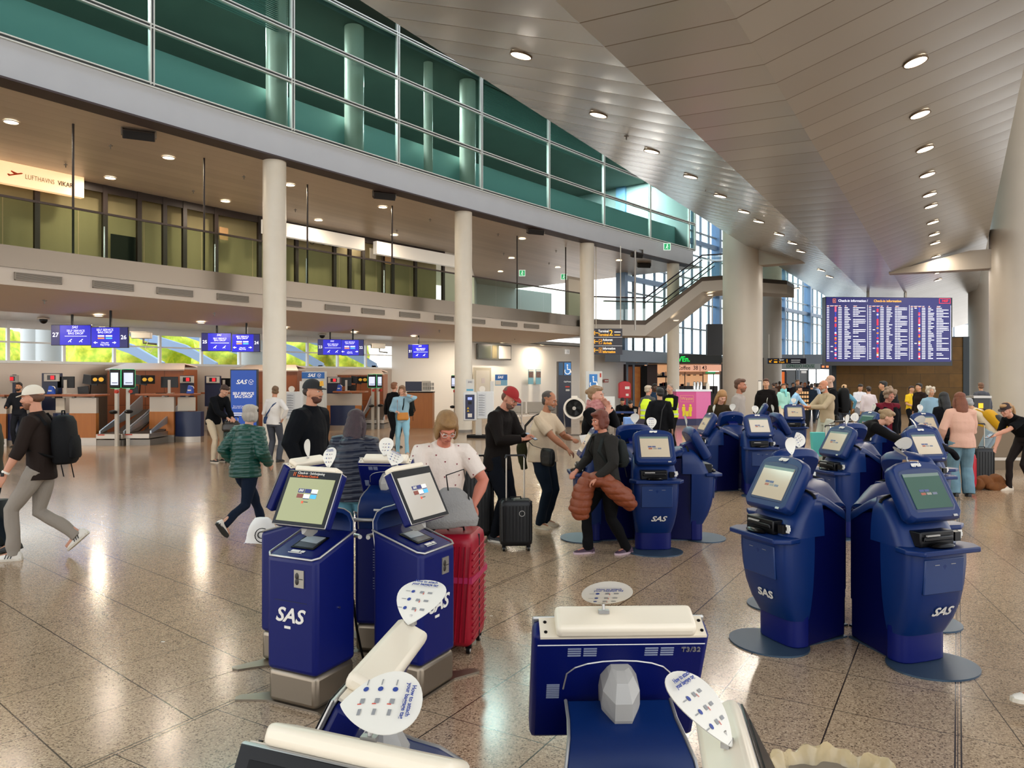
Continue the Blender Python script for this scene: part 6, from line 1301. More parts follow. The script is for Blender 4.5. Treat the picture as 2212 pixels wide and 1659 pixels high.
# woman rust hair
x, y = at(1303, 1196)
c = person('woman with auburn bob, grey sweater and small backpack, carrying a rust jacket', x, y, -66, 1.56, near=True, lean=4, hp=8, L=(.22, -.22, .96, (.8, .6, -.4)), R=(-.2, -.26, 1.0, (-.8, .6, -.4)), fl=(.10, .28, 0), fr_=(-.10, -.15, 0), hip=.90, hip_dy=.05, top=('#3a3733', .9, '#2e2c29'), top_kind='plain', legs=('#141315', 1.2), shoes=('#3a1f33', '#b9a0a6'), skinc='#b5775e', hair=('bob', '#4e2012', '#6e3018'), build=1.2, belly=.02, top_len=.06, hands=('grip', 'grip'))
backpack(c, 'small grey-green leather backpack of the woman with auburn hair', '#252a28', (.25, .14, .34), dz=-.0)
t = ethe(c, 'puffer_jacket', 'rust brown quilted jacket carried by the woman with auburn hair', 'jacket', Vector((.10, -.15, .78))); m = MB()
m.tube([(.1, .02, .18), (.14, .12, .06), (.16, .28, -.06), (.16, .38, -.16)], [(.11, .08), (.17, .11), (.19, .12), (.13, .08)], 14); m.tube([(-.06, -.05, .2), (-.08, -.14, 0), (-.06, -.2, -.2), (-.04, -.18, -.32)], [(.10, .08), (.14, .12), (.15, .12), (.09, .08)], 14); m.ball((.05, -.02, .15), (.14, .12, .09), 14, 8)
mesh_ob('jacket_cloth', remesh(m, .010, 2, puffer(.085, .016, 3)), cloth('#7a3a1c', .55), t)
# seated / crouching far people by the wall
x, y = XY(1298, 29); c = person('seated man in dark cap far behind by the white wall', x, y, 5, 1.75, hip=.5, hip_dy=.1, seat=True, fl=(.12, -.35, 0), fr_=(-.12, -.35, 0), L=(.1, -.25, .75), R=(-.1, -.25, .75), top=('#6b655c',), legs=('#33363b', 1.1), hair=('capped', '#1a1411'), lo=True, extras=[cap('#141416'), beard('#1a1411')])
x, y = XY(1343, 27); c = person('seated person in white collar and black coat, hunched over a phone', x, y, 0, 1.7, hip=.5, hip_dy=.1, seat=True, lean=22, hp=25, fl=(.12, -.3, 0), fr_=(-.12, -.3, 0), L=(.05, -.35, .72), R=(-.05, -.35, .72), top=('#17171a',), top_kind='coat', legs=('#17171a', 1.1), hair=('short', '#15100d'), lo=True)
x, y = XY(1366, 26.5); c = person('person in black puffer jacket bent forward on a seat', x, y, -20, 1.75, hip=.5, hip_dy=.1, seat=True, lean=40, hp=30, fl=(.12, -.3, 0), fr_=(-.12, -.3, 0), L=(.05, -.4, .6), R=(-.05, -.4, .6), top=('#101013',), top_kind='puffer', legs=('#101013', 1.1), hair=('short', '#120e0c'), lo=True)
for px, Y, lb in ((1302, 29.4, 'grey seat under the seated man in the dark cap'), (1343, 27.45, 'grey seat under the person in the white collar'), (1368, 26.9, 'grey seat under the bent person in black puffer')):
    x, y = XY(px, Y); t = thing('waiting_chair', lb, 'seat', (x, y, 0), 0); MB().box(-.28, .28, -.3, .2, .38, .43).box(-.28, .28, .2, .25, .43, .85).build('shell', mat('seat_grey', '#8f8a84', .6), t); MB().tube([(-.22, -.2, 0), (-.22, -.2, .38)], .02, 6).tube([(.22, -.2, 0), (.22, -.2, .38)], .02, 6).tube([(-.22, .2, 0), (-.22, .2, .38)], .02, 6).tube([(.22, .2, 0), (.22, .2, .38)], .02, 6).build('frame', dsteel, t)
# staff in hi-vis
def hivis(c):
    m = MB(); m.tube([c['P'] + Vector((0, 0, -.03)), c['waist'], c['chest'], c['nb'] + Vector((0, 0, -.05))], [(.21*c['b'], .165), (.19*c['b'], .15), (.20*c['b'], .15), (.15*c['b'], .10)], 18)
    o = mesh_ob('safety_vest', remesh(m, .014, 2, wrinkle(6, .005)), mat('hivis_yellow', '#c6dc1c', .6, emit='#b8d000', es=.12), c['e'])
    m = MB()
    for z, r in ((c['P'].z + .06, (.212*c['b'], .168)), (c['P'].z + .2, (.206*c['b'], .163))): m.tube([(0, 0, z - .022), (0, 0, z + .022)], [r, r], 20, caps=False)
    m.build('reflective_bands', mat('reflective_grey', '#b9bcb4', .3), o, smooth=True)
x, y = XY(1399, 19.5); c = person('grey-haired worker in yellow safety vest, left one of two', x, y, 140, 1.72, hyaw=-20, top=('#4a4a4a',), top_kind='tee', sleeve='short', legs=('#23262b', 1.1), hair=('short', '#a89a86'), skinc='#c08a70', extras=[hivis])
x, y = XY(1450, 19.8); c = person('bald worker with glasses in yellow safety vest, right one of two', x, y, -50, 1.76, hp=12, L=(.05, -.3, 1.15), R=(-.1, -.3, 1.1), top=('#141518',), top_kind='tee', legs=('#17181c', 1.1), hair=('buzz', '#7f7468'), skinc='#b5876e', extras=[hivis, glasses()])
x, y = XY(1414, 24); c = person('dark-skinned person in navy standing behind the two workers', x, y, 10, 1.75, top=('#1b2c40',), top_kind='jacket', legs=('#1a1c22', 1.1), hair=('short', '#0c0908'), skinc='#3f2a20', lo=True)
x, y = XY(1425, 15.8); c = person('black-haired man in dark suit jacket standing with his back to the camera', x, y, 170, 1.70, hyaw=20, L=(.3, .1, .85), top=('#14161c',), top_kind='jacket', legs=('#121419', 1.15), hair=('short', '#0e0b0a'), skinc='#b08468', build=1.1, top_len=.08)
bag_at(c, Vector((.12, .16, .55)), 'shoulder_bag', 'black shoulder bag of the man in the dark suit jacket', 'bag', '#121314', (.4, .16, .34), [(-.14, .05, 1.45), (-.05, .16, 1.3), (.02, .18, .72)], soft=.6)
# woman blonde long + man grey shirt
x, y = XY(1549, 14.2); c = person('long-haired blonde woman in olive top looking down at a kiosk', x, y, 8, 1.70, lean=14, hp=28, L=(.15, -.35, 1.1), R=(-.15, -.35, 1.1), top=('#3a2f1d',), top_kind='plain', legs=('#2a2c33', 1.0), hair=('long', '#8a6238', '#a87c4c'), skinc='#c2907a')
x, y = XY(1594, 14.6); c = person('man in light grey shirt by the big grey column looking right', x, y, 55, 1.88, hp=2, top=('#9a9189',), top_kind='tee', legs=('#2a2c33', 1.1), hair=('short', '#4e2f1c'), skinc='#a86e54', extras=[beard('#6e4a34')])
# ---- far crowd towards the shops
def crowd(px, Y, lab, rz, top, legs_, hair_, skinc='#b98a6c', kind='plain', h=1.72, **k):
    x, y = XY(px, Y); return person(lab, x, y, rz, h, top=(top,), top_kind=kind, legs=(legs_, 1.1), hair=hair_, skinc=skinc, lo=True, **k)
crowd(1655, 20.5, 'man in black jacket peering past the right side of the big column', -20, '#1a1413', '#1a1a1e', ('short', '#4a2a1c'), kind='jacket', h=1.9)
crowd(1672, 40, 'distant man with black backpack walking near the shops', 200, '#6b5a52', '#2a2a30', ('capped', '#2a2220'), extras=[cap('#4a3f3a')])
c = crowd(1692, 27, 'woman in turquoise scarf and cream trousers walking towards the kiosks', 0, '#9ccfc4', '#c9bda6', ('short', '#5a3f2c'), h=1.74, extras=[scarf('#5aa8c0', '#8ad0c0')])
crowd(1711, 25, 'person in light blue shirt and black trousers bending to a desk', 60, '#8fb8d8', '#15161c', ('short', '#2a1c16'), lean=16, hp=15, L=(.1, -.5, 1.0))
crowd(1722, 34, 'tall man in dark jacket facing the camera among the far crowd', 5, '#22262e', '#1c1f26', ('short', '#5f4430'), h=1.88, kind='jacket')
crowd(1712, 44, 'distant man in dark clothes behind the light blue shirt', 30, '#2a2230', '#24242c', ('short', '#1c1412'))
crowd(1739, 45, 'red-haired distant person in dark plum sweater', -30, '#35202a', '#24242c', ('bob', '#b0602c'))
crowd(1753, 33, 'man in long dark blue jacket seen from behind near the shops', 150, '#1e2b3c', '#1c2430', ('short', '#1c1412'), kind='coat', top_len=.15)
crowd(1765, 36, 'person with pale blue bag behind the man in the beige sweatshirt', 100, '#9fb6d8', '#3a4658', ('short', '#1a1412'))
x, y = XY(1786, 16.8); c = person('bald man in beige sweatshirt and pale jeans using a kiosk', x, y, -75, 1.86, hp=14, hunch=12, L=(.02, -.42, 1.22, (.9, .3, -.7)), R=(-.1, -.4, 1.2, (-.9, .3, -.7)), top=('#a8977c',), top_kind='plain', legs=('#a9aa9c', 1.2, '#b9b9ab'), hair=('none', '#8a7a6c'), skinc='#b57a5c', build=1.1, hands=('phone', 'phone'), extras=[beard('#a09488'), glasses('#2a2020', True)])
bag_at(c, Vector((.0, .16, .98)), 'waist_bag', 'black waist bag on the back of the man in the beige sweatshirt', 'bag', '#17130f', (.3, .11, .14))
x, y = XY(1797, 18.6); c = person('tall bald man in black with a big backpack behind the beige sweatshirt', x, y, -100, 1.98, top=('#101116',), top_kind='jacket', legs=('#2a3038', 1.1), hair=('none', '#8a7a6c'), skinc='#b5917c')
backpack(c, 'big black backpack behind the man in the beige sweatshirt', '#0e0f12', (.32, .22, .55))
crowd(1823, 24, 'fair-haired woman in teal blue shirt with hand on hip', 140, '#4f7f96', '#3a4250', ('short', '#b8936a'), R=(-.3, .05, 1.0, (-1, .4, 0)))
crowd(1857, 27, 'man in white shirt with black hair looking at his phone near stone wall', 0, '#c9cad2', '#6e7076', ('short', '#0f0c0b'), hp=20, L=(.05, -.3, 1.15), R=(-.1, -.3, 1.15), build=1.15)
crowd(1877, 25, 'woman in white top with dark bun, seen from behind', 170, '#c6bcc0', '#8f8a86', ('bun', '#2a1f1c'), h=1.66, build=1.1)
c = crowd(1911, 22, 'man with black hair and headphones-like mask before the stone wall', -110, '#15161c', '#1c1e26', ('short', '#0e0b0a'), kind='jacket', h=1.83)
backpack(c, 'black backpack of the man standing behind the curly-haired woman', '#15171c', (.3, .2, .46), straps=False)
x, y = XY(1913, 14.5); c = person('curly grey-blonde woman in black cardigan and red top looking down', x, y, 10, 1.70, hp=26, lean=5, top=('#5e1220',), top_kind='jacket', legs=('#1c1c22', 1.1), hair=('curly', '#9a8068', '#7a634e'), skinc='#b57a66', build=1.2)
m = MB(); 
for sg in (1, -1): m.tube([c['P'] + Vector((sg*.13, 0, -.12)), c['waist'] + Vector((sg*.125, 0, 0)), c['chest'] + Vector((sg*.13, 0, 0)), c['nb'] + Vector((sg*.1, 0, -.04))], [(.1, .17), (.1, .155), (.1, .16), (.07, .11)], 14)
for k_ in 'LR': m.tube([c['sh'][k_], c['el'][k_], c['wr'][k_]], [.098, .085, .062], 12)
mesh_ob('cardigan', remesh(m, .014, 2, wrinkle(1, .006)), cloth('#131217'), c['e'])
x, y = XY(1872, 11.6); c = person('woman in black bending far forward over a kiosk, blonde hair pinned up', x, y, 70, 1.70, lean=52, hp=20, hunch=10, hip=.88, hip_dy=.25, L=(.08, -.65, .95, (.5, .5, -.6)), R=(-.08, -.62, .95, (-.5, .5, -.6)), top=('#0f0f12',), top_kind='coat', top_len=.1, legs=('#0e0e11', 1.2), hair=('bun', '#a08460', '#7d6548'), skinc='#bd8c74')
crowd(1967, 26, 'woman in yellow T-shirt and dark skirt with a lanyard', 15, '#d8b428', '#14161f', ('short', '#2a1a16'), kind='tee', sleeve='short', h=1.66, L=(.05, -.25, 1.05), R=(-.1, -.25, 1.05), extras=[glasses(), lambda c: MB().tube([c['nb'] + Vector((-.05, -.07, 0)), c['chest'] + Vector((0, -.16, .02)), c['nb'] + Vector((.05, -.07, 0))], .008, 6).build('lanyard', mat('lanyard_teal', '#2a4a3a', .6), c['e'])])
c = crowd(1987, 24, 'person in dark brown jacket turned left beside the yellow T-shirt', -75, '#2a1d1b', '#23232a', ('short', '#120d0c'), kind='jacket', h=1.76)
backpack(c, 'dark backpack worn by the person in the dark brown jacket', '#16161a', (.3, .2, .45), straps=False)
crowd(2009, 19.5, 'woman with short white hair in light blue open jacket', 0, '#7f9cae', '#4a4f58', ('curly', '#b9ad9c'), kind='jacket', h=1.68, extras=[glasses('#4a3a30')])
x, y = XY(2041, 14.6); c = person('woman with long black hair in black top, seen from behind', x, y, 175, 1.62, hp=10, top=('#15161b',), top_kind='plain', legs=('#1c1e26', 1.1), hair=('long', '#0d0b0c'), skinc='#b08468')
x, y = at(2078, 1072); c = person('auburn long-haired woman in pale pink jacket and wide blue jeans, back to camera', x, y, 165, 1.66, near=True, lean=6, hp=10, R=(-.05, -.3, 1.15), L=(.28, -.15, .95), top=('#c99f8c', .8), top_kind='jacket', legs=('#4a6878', 1.8, '#7b98a4'), hair=('long', '#5a2c18', '#7a4222'), skinc='#c2917c', build=1.1, top_len=.04)
for px, Y, wdt in ((2117, 11.6, 0),):
    x, y = XY(2122, 15.1); c = person('person in cream sweater with a yellow backpack, bending behind the cabin suitcases', x, y, 215, 1.66, lean=44, hp=20, hip_dy=.2, L=(.1, -.5, .8), R=(-.1, -.5, .8), top=('#c9b89c',), top_kind='plain', legs=('#8fa0aa', 1.2), hair=('short', '#8f8f8f'), skinc='#b98a6c', build=1.0)
    backpack(c, 'yellow backpack with black straps, beside the woman in the pale pink jacket', '#b98a12', (.33, .2, .5), '#1a1710')
x, y = at(2202, 1060); c = person('blonde woman in black T-shirt and dark cap leaning forward at the right edge', x, y, -72, 1.70, near=True, lean=42, hp=14, hunch=14, hip=.88, hip_dy=.16, L=(.02, -.62, .98, (.6, .5, -.7)), R=(-.12, -.40, .78, (-.6, .5, -.7)), fl=(.1, .16, 0), fr_=(-.1, -.12, 0), top=('#0f1014',), top_kind='tee', sleeve='short', legs=('#2a2220', .95), shoes=('#cfc2ae', '#cfc2ae'), skinc='#c08a72', hair=('ponytail', '#8f6a44', '#b08a5c'), hands=('phone', 'relax'), extras=[cap('#2e1d1a')])
phone(c, 'L', 'phone held out by the woman in the black T-shirt')
t = thing('suitcase', 'dark grey ribbed cabin suitcase with raised handle at the right', 'suitcase', (XY(2120, 14.0)[0], 14.0, 0), 0); suitcase(t, .38, .25, .62, '#26282a', handle=.45, ridges=7)
t = thing('suitcase', 'narrow red suitcase behind the wide blue jeans', 'suitcase', (XY(2097, 12.85)[0], 12.85, 0), 62); suitcase(t, .32, .14, .62, '#b3202f', handle=.3)
x, y = XY(2120, 24); c = person('person in grey hooded jacket behind the small display cart', x, y, 170, 1.78, top=('#4e5058',), top_kind='jacket', hood=True, legs=('#33363d', 1.1), hair=('short', '#6b4a34'), lo=True)
# folded brown coat on the floor
t = thing('brown_coat', 'brown coat lying in a folded heap on the floor before the dark ribbed suitcase', 'coat', G(2141, 1057), 8); t.scale = (.62, .7, 1.0); m = MB()
for a in (((-.42, .0, .08), (.16, .16, .1)), ((-.15, .05, .12), (.26, .2, .13)), ((.15, .02, .13), (.24, .2, .14)), ((.38, -.02, .08), (.16, .15, .09)), ((.0, -.15, .06), (.3, .1, .07)), ((.5, .05, .05), (.12, .1, .05))): ell(m, *a)
mesh_ob('coat_cloth', remesh(m, .014, 3, wrinkle(21, .024, .9)), mat('brown_coat_cloth', '#7a4818', .9, bump=(60, .4), var=(6, '#56300e')), t)
t = thing('folded_coat', 'black coat and bag piled on the kiosk before the woman in the pale pink jacket', 'coat', (5.16, 9.22, .97)); m = MB(); m.tube([(-.26, .02, .0), (-.1, 0, .08), (.1, 0, .09), (.26, .02, .04), (.34, .02, -.06)], [.03, .05, .06, .05, .03], 12); mesh_ob('coat_cloth', remesh(m, .013, 2, wrinkle(17, .016)), cloth('#15141a'), t)
# foot entering at the right edge
x, y = G(2222, 1545); c = person('person beyond the right edge, only a white shoe showing', x + .02, y, -80, 1.7, fl=(.1, .3, 0), fr_=(-.1, -.42, 0, -4), top=('#4a4438',), legs=('#4a4438', 1.1), shoes=('#d9d2c6', '#c9bfae'), top_kind='jacket')
c['e'].location.x = x + .5
# ================================================================ check-in counters
wood = mat('honey_wood', '#a9692b', .45, var=(3, '#94561f', (8, 8, .5))); woodd = mat('cabinet_wood', '#84451a', .45, var=(3, '#713811', (6, 6, .5))); topw = mat('worktop_wood', '#8a4f2c', .4)
panw = mat('counter_grey_panel', '#a89e92', .4, .5); navp = mat('counter_navy_panel', '#0c1f44', .4); lidm = mat('cabinet_lid', '#c9b5a8', .4); navd = mat('divider_navy', '#0a1534', .4)
def span(px0, px1, Y): return (px1 - px0)*Y/F
def cabinet(px0, px1, pyt, Y, lab, d=1.1):
    x0, _ = XY(px0, Y); x1, _ = XY(px1, Y); zt = ZZ(pyt, Y); e = thing('wooden_cabinet', lab, 'cabinet', ((x0+x1)/2, Y, 0), 0); w = x1 - x0
    MB().box(-w/2, w/2, 0, d, 0, zt - .12).build('carcass', woodd, e)
    m = MB()
    for k in range(1, 4): m.box(-w/2 + w*k/4 - .006, -w/2 + w*k/4 + .006, -.003, 0, 0, zt - .12)
    m.box(-w/2, w/2, -.003, 0, zt*.45, zt*.45 + .012); m.build('door_gaps', mat('gap_brown', '#3c1c0a', .7), e)
    m = MB(); m.extr([(-w/2 - .05, -.06, zt - .12), (w/2 + .05, -.06, zt - .12), (w/2 - .25, .7, zt + .1), (-w/2 + .25, .7, zt + .1)], (0, .02, -.04)); m.extr([(-w/2 + .25, .7, zt + .1), (w/2 - .25, .7, zt + .1), (w/2, d, zt), (-w/2, d, zt)], (0, 0, -.04)); m.build('lid', lidm, e)
cabinet(-60, 76, 784, 24.0, 'wooden cabinet with pale lid at the far left, behind the clerk')
cabinet(232, 396, 790, 24.6, 'wooden cabinet with pale lid behind the two tall black bag drop screens')
cabinet(505, 642, 793, 27.0, 'wooden cabinet with pale lid behind the big blue bag drop banner')
cabinet(729, 828, 802, 31.6, 'wooden cabinet with pale lid at the right end of the counters')
def counter(px0, px1, Y, lab, navy_px=None, ledge=None, top_px=None, wood_from=None):
    x0, _ = XY(px0, Y); x1, _ = XY(px1, Y); w = x1 - x0; e = thing('service_counter', lab, 'counter', ((x0+x1)/2, Y, 0), 0); k = Y/21.75
    ztop = 1.42
    tx0, tx1 = (XY(top_px[0], Y)[0] - (x0+x1)/2, XY(top_px[1], Y)[0] - (x0+x1)/2) if top_px else (-w/2 - .5, w/2 + .1)
    MB().box(tx0, tx1, -.25, .55, ztop, ztop + .06).build('worktop', topw, e, bevel=.01)
    MB().box(-w/2, w/2, 0, .12, .93, ztop - .04).build('grey_panel', panw, e); MB().box(-w/2, w/2, -.02, .14, .22, .93).build('wood_panel', wood, e); MB().box(-w/2, w/2, 0, .12, 0, .22).build('kick_plate', steel, e)
    if navy_px:
        a, b_ = XY(navy_px[0], Y)[0] - (x0+x1)/2, XY(navy_px[1], Y)[0] - (x0+x1)/2
        m = MB(); m.prism([(a + (b_-a)*t/8, .05 - .14*math.sin(math.pi*t/8)) for t in range(9)] + [(b_, .3), (a, .3)], .17, .93); m.build('navy_panel', navp, e, smooth=True)
        m = MB(); m.prism([(a + (b_-a)*t/8, .05 - .14*math.sin(math.pi*t/8)) for t in range(9)] + [(b_, .3), (a, .3)], 0, .17); m.build('navy_kick_plate', steel, e, smooth=True); MB().box(a + .05, b_ - .2, .1, .16, .95, ztop - .05).build('cream_door', mat('cream_door', '#c9bfae', .6), e)
    m = MB()
    for q in range(3): m.box(tx0 + .2 + q*(tx1 - tx0 - .4)/2 - .04, tx0 + .2 + q*(tx1 - tx0 - .4)/2 + .04, 0, .1, ztop - .05, ztop)
    m.build('brackets', dsteel, e); return e
counter(150, 208, 21.75, 'service counter with honey wood panel, left of the two tall black screens', (112, 150), top_px=(100, 216))
counter(323, 376, 22.9, 'service counter with honey wood and curved navy front, right of the conveyor belts', (377, 432), top_px=(300, 418))
counter(-40, 14, 21.4, 'service counter with wooden top at the far left, where the clerk stands', (14, 60), top_px=(-60, 22))
counter(700, 781, 28.6, 'service counter with wooden top at the right of the white banner stand', (700, 781), top_px=(722, 790))
counter(448, 476, 26.0, 'dim service counter seen between the blazer man and the navy front', (476, 500), top_px=(440, 500))
# desk at the right with wooden front
x, _ = XY(907, 29.5); e = thing('wooden_desk', 'wooden fronted desk by the white wall behind the phone woman', 'desk', (x, 29.5, 0), 0); w = span(880, 935, 29.5); MB().box(-w/2, w/2, 0, .7, 0, 1.40).build('front_panel', wood, e); MB().box(-w/2 - .02, w/2 + .02, -.03, .72, 1.40, 1.44).build('desk_top', blkm, e)
MB().box(-w/2 - .1, -w/2 + .55, .2, .26, 1.46, 1.84).build('dark_screen', navd, e); m = MB(); m.box(-w/2 + .55, w/2 - .1, .2, .24, 1.46, 1.86); m.build('paper_board', mat('paper_board', '#bdb8ad', .6), e)
m = MB()
for i in range(5):
    for j in range(2): m.box(-w/2 + .6 + i*.09, -w/2 + .67 + i*.09, .19, .2, 1.52 + j*.15, 1.64 + j*.15)
m.build('notes', mat('note_grey', '#8f8c86', .7), e)
MB().tube([(w/2 - .14, .19, 1.74), (w/2 - .14, .17, 1.74)], .07, 12).build('round_fan', greyp, e)
# bag drop conveyors: low steel entry, dark belt rising to the back, steel guards
def conveyor(px0, px1, Y, lab, rise=True):
    x0, _ = XY(px0, Y); x1, _ = XY(px1, Y); w = x1 - x0; e = thing('bag_drop_conveyor', lab, 'conveyor', ((x0+x1)/2, Y, 0), 0)
    MB().box(-w/2, w/2, 0, 1.3, .0, .17).build('base_cover', dsteel, e); MB().box(-w/2, w/2, -.05, 1.2, .2, .34).build('front_box', steel, e, bevel=.008)
    m = MB(); m.extr([(-w/2 + .06, .0, .345), (-w/2 + .06, 1.0, .36), (-w/2 + .06, 2.6, .95), (-w/2 + .06, 2.6, .90), (-w/2 + .06, 1.0, .31), (-w/2 + .06, 0, .3)], (w - .12, 0, 0)); m.build('belt', mat('belt_brown', '#33271f', .8, bump=(60, .4)), e)
    for sg in (-1, 1):
        m = MB(); a = sg*(w/2 - .03); m.extr([(a - .02, .1, .34), (a - .02, 2.6, .90), (a - .02, 2.6, 1.42), (a - .02, 1.3, .85), (a - .02, .1, .42)], (.04, 0, 0)); m.build('side_guard', mat('guard_steel', '#a9b2ba', .35, .7), e)
    MB().box(-w/2 + .05, -w/2 + .25, -.056, -.05, .30, .33).build('red_tape', mat('tape_red', '#b8321e', .6), e)
conveyor(209, 266, 21.6, 'left bag drop conveyor below the two tall black screens'); conveyor(269, 324, 21.75, 'right bag drop conveyor below the two tall black screens')
conveyor(777, 830, 29.4, 'bag drop conveyor with rounded steel front behind the navy puffer woman')
def bag_screen(px, py, Y, rz, lab, w=.36, h=.54):
    x, y = XY(px, Y); z = ZZ(py, Y); t = thing('bag_drop_screen', lab, 'screen', (x, y, 0), rz)
    MB().box(-w/2, w/2, -.03, .03, z - h/2, z + h/2).build('housing', blk, t, bevel=.03); MB().box(-w/2 + .06, w/2 - .06, -.036, -.03, z - h/2 + .09, z + h/2 - .1).build('display', mat('display_pale', '#c9d2ea', .3, emit='#c3cdea', es=.75), t); MB().box(-.08, .1, -.039, -.035, z - .13, z - .11).build('display_text', mat('text_navy', '#1b1d55', .5), t)
    m = MB(); m.tube([(-w/2, 0, z - h/2 + .03), (-w/2, 0, z + h/2 - .03), (-w/2 + .03, 0, z + h/2), (w/2 - .03, 0, z + h/2), (w/2, 0, z + h/2 - .03), (w/2, 0, z - h/2 + .03), (w/2 - .03, 0, z - h/2), (-w/2 + .03, 0, z - h/2), (-w/2, 0, z - h/2 + .03)], .008, 6); m.build('green_light_frame', mat('green_glow', '#30d080', .4, emit='#40e090', es=.5), t)
    MB().box(-.05, .05, .03, .1, 0, z - h/2 + .1).build('post', mat('post_grey', '#b3ada2', .4, .4), t); MB().tube([(.06, -.06, z - h/2 - .1), (.06, .02, z - h/2 - .1)], .05, 12).build('stop_button', mat('tape_red', ''), t); MB().ball((0, -.08, z - .95), (.12, .1, .06), 12, 6).build('scanner', blk, t)
bag_screen(249, 818, 21.4, -12, 'left one of the two tall black bag drop screens'); bag_screen(277, 818, 21.7, 35, 'right one of the two tall black bag drop screens, turned away', .36, .54)
bag_screen(804, 823, 28.8, -10, 'tall black bag drop screen in front of the right end wooden cabinet', .36, .52); bag_screen(819, 823, 29.1, 50, 'narrow turned bag drop screen at the right end of the cabinet', .3, .52); bag_screen(981, 825, 28.6, -40, 'narrow black bag drop screen peeking left of the middle column', .3, .5)
# things on the counters
def divider(px0, px1, py0, Y, lab):
    x0, _ = XY(px0, Y); x1, _ = XY(px1, Y); t = thing('divider_panel', lab, 'panel', ((x0+x1)/2, Y + .2, 1.0), 0); w = x1 - x0; z = ZZ(py0, Y) - 1.0
    MB().box(-w/2, w/2, 0, .05, 0, z).build('panel', navd, t); m = MB(); m.box(-.2, .24, -.05, 0, z - .24, z - .02); m.build('number_box', greyp, t); MB().box(-.1, .15, -.055, -.05, z - .2, z - .06).build('dark_window', mat('window_dark', '#140c0c', .3), t); MB().box(.0, .11, -.058, -.055, z - .185, z - .075).build('red_digit', mat('digit_red', '#d0202a', .5, emit='#d82030', es=.8), t)
divider(81, 124, 806, 22.0, 'navy divider with red digit box behind the left counter'); divider(383, 412, 811, 24.0, 'navy divider with red digit box behind the middle counter monitor'); divider(437, 472, 812, 25.4, 'navy divider with red digit box left of the blazer man'); divider(702, 733, 814, 29.0, 'navy divider with red digit box right of the white banner stand'); divider(5, 24, 809, 23, 'navy divider at the far left behind the clerk')
def monitor(px, py, Y, rz, lab, w=.5, h=.34):
    x, y = XY(px, Y); z = 1.48; t = thing('monitor', lab, 'monitor', (x, y, z), rz)
    MB().box(-w/2, w/2, 0, .04, .18, .18 + h).build('screen_back', blk, t, bevel=.006); MB().box(-.04, .04, -.04, 0, 0, .42).build('stand', greyp, t); MB().box(-.13, .13, -.12, .08, 0, .015).build('foot', greyp, t)
    MB().box(-.35, -.05, -.2, -.05, 0, .02).build('keyboard', blkm, t)
monitor(142, 832, 22.2, 0, 'black monitor seen from behind on the left counter'); monitor(366, 832, 23.3, 12, 'black monitor seen from behind on the middle counter'); monitor(748, 832, 29.0, 10, 'black monitor on the right counter', .4, .34); monitor(484, 835, 26.3, 0, 'black monitor behind the head of the blazer man', .5, .3)
def arm_screen(px, Y, lab, rz=0):
    x, y = XY(px, Y); t = thing('staff_screen', lab, 'screen', (x, y, 1.48), rz)
    MB().box(-.24, .2, -.02, .02, .28, .56, 0, Matrix.Rotation(math.radians(8), 4, 'Y')).build('upper_screen', blk, t); MB().tube([(0, .04, 0), (.02, .04, .3), (.0, .04, .42)], .02, 6).build('arm', blkm, t)
    MB().box(-.3, .02, -.06, -.03, .0, .24, 0, Matrix.Rotation(math.radians(-6), 4, 'Y')).build('lower_screen', blk, t)
    MB().box(.08, .5, -.05, -.02, .3, .56).build('sign_plate', blkm, t); m = MB(); m.ball((.2, -.055, .43), (.07, .004, .055), 10, 6); m.ball((.38, -.055, .43), (.08, .004, .065), 10, 6); m.build('yellow_emblems', mat('emblem_yellow', '#d1a52c', .5), t)
arm_screen(193, 22.3, 'swivelling staff screen left of the tall black screens'); arm_screen(300, 22.8, 'swivelling staff screen right of the tall black screens'); arm_screen(768, 29.2, 'swivelling staff screen on the right counter')
for px, Y, lab in ((108, 21.9, 'small blue tape holder on the left counter'), (409, 23.0, 'small blue tape holder on the middle counter'), (732, 28.5, 'small blue tape holder on the right counter')):
    x, y = XY(px, Y); t = thing('tape_holder', lab, 'tape holder', (x, y, 1.48), 0); MB().extr([(-.1, 0, 0), (.1, 0, 0), (.08, 0, .22), (-.04, 0, .25)], (0, .12, 0)).build('body', mat('holder_blue', '#1746a8', .4), t, bevel=.01); MB().box(-.05, .05, -.006, 0, .08, .12).build('white_print', logow, t); MB().tube([(.05 + .07*math.cos(a), .05, .16 + .07*math.sin(a)) for a in [math.pi*q/8 for q in range(9)]], .012, 6).build('label_loop', wpla, t)
# banners and stands
def emblem(e, x, z, r, m=None):
    MB().tube([(x + r*math.cos(a), -.055, z + r*math.sin(a)) for a in [2*math.pi*q/20 for q in range(19)]], r*.09, 6).tube([(x - r*.5, -.055, z + r*.3), (x, -.055, z - r*.1), (x + r*.7, -.055, z + r*.2)], r*.12, 6).tube([(x, -.055, z - r*.1), (x, -.055, z - r*.6)], r*.1, 6).build('ring_emblem', m or logow, e)
x, y = XY(527, 23.6); e = thing('bag_drop_banner', 'big blue standing banner with white airline letters and Self Service Bag Drop', 'banner', (x, y, 0), 0)
bw = span(498, 556, 23.6); MB().box(-bw/2, bw/2, -.03, .12, .12, 2.23).build('case', mat('banner_black', '#0c1420', .4), e); MB().box(-bw/2 + .03, bw/2 - .02, -.045, -.03, .3, 2.2).build('blue_face', mat('banner_blue', '#0d4bb0', .4, emit='#0a46a8', es=.25), e); MB().box(-bw/2 - .1, bw/2 + .1, -.3, .35, 0, .12).build('foot', dsteel, e)
lw = mat('letter_white', '#f0f0ee', .5, emit='#f0f0ee', es=.25)
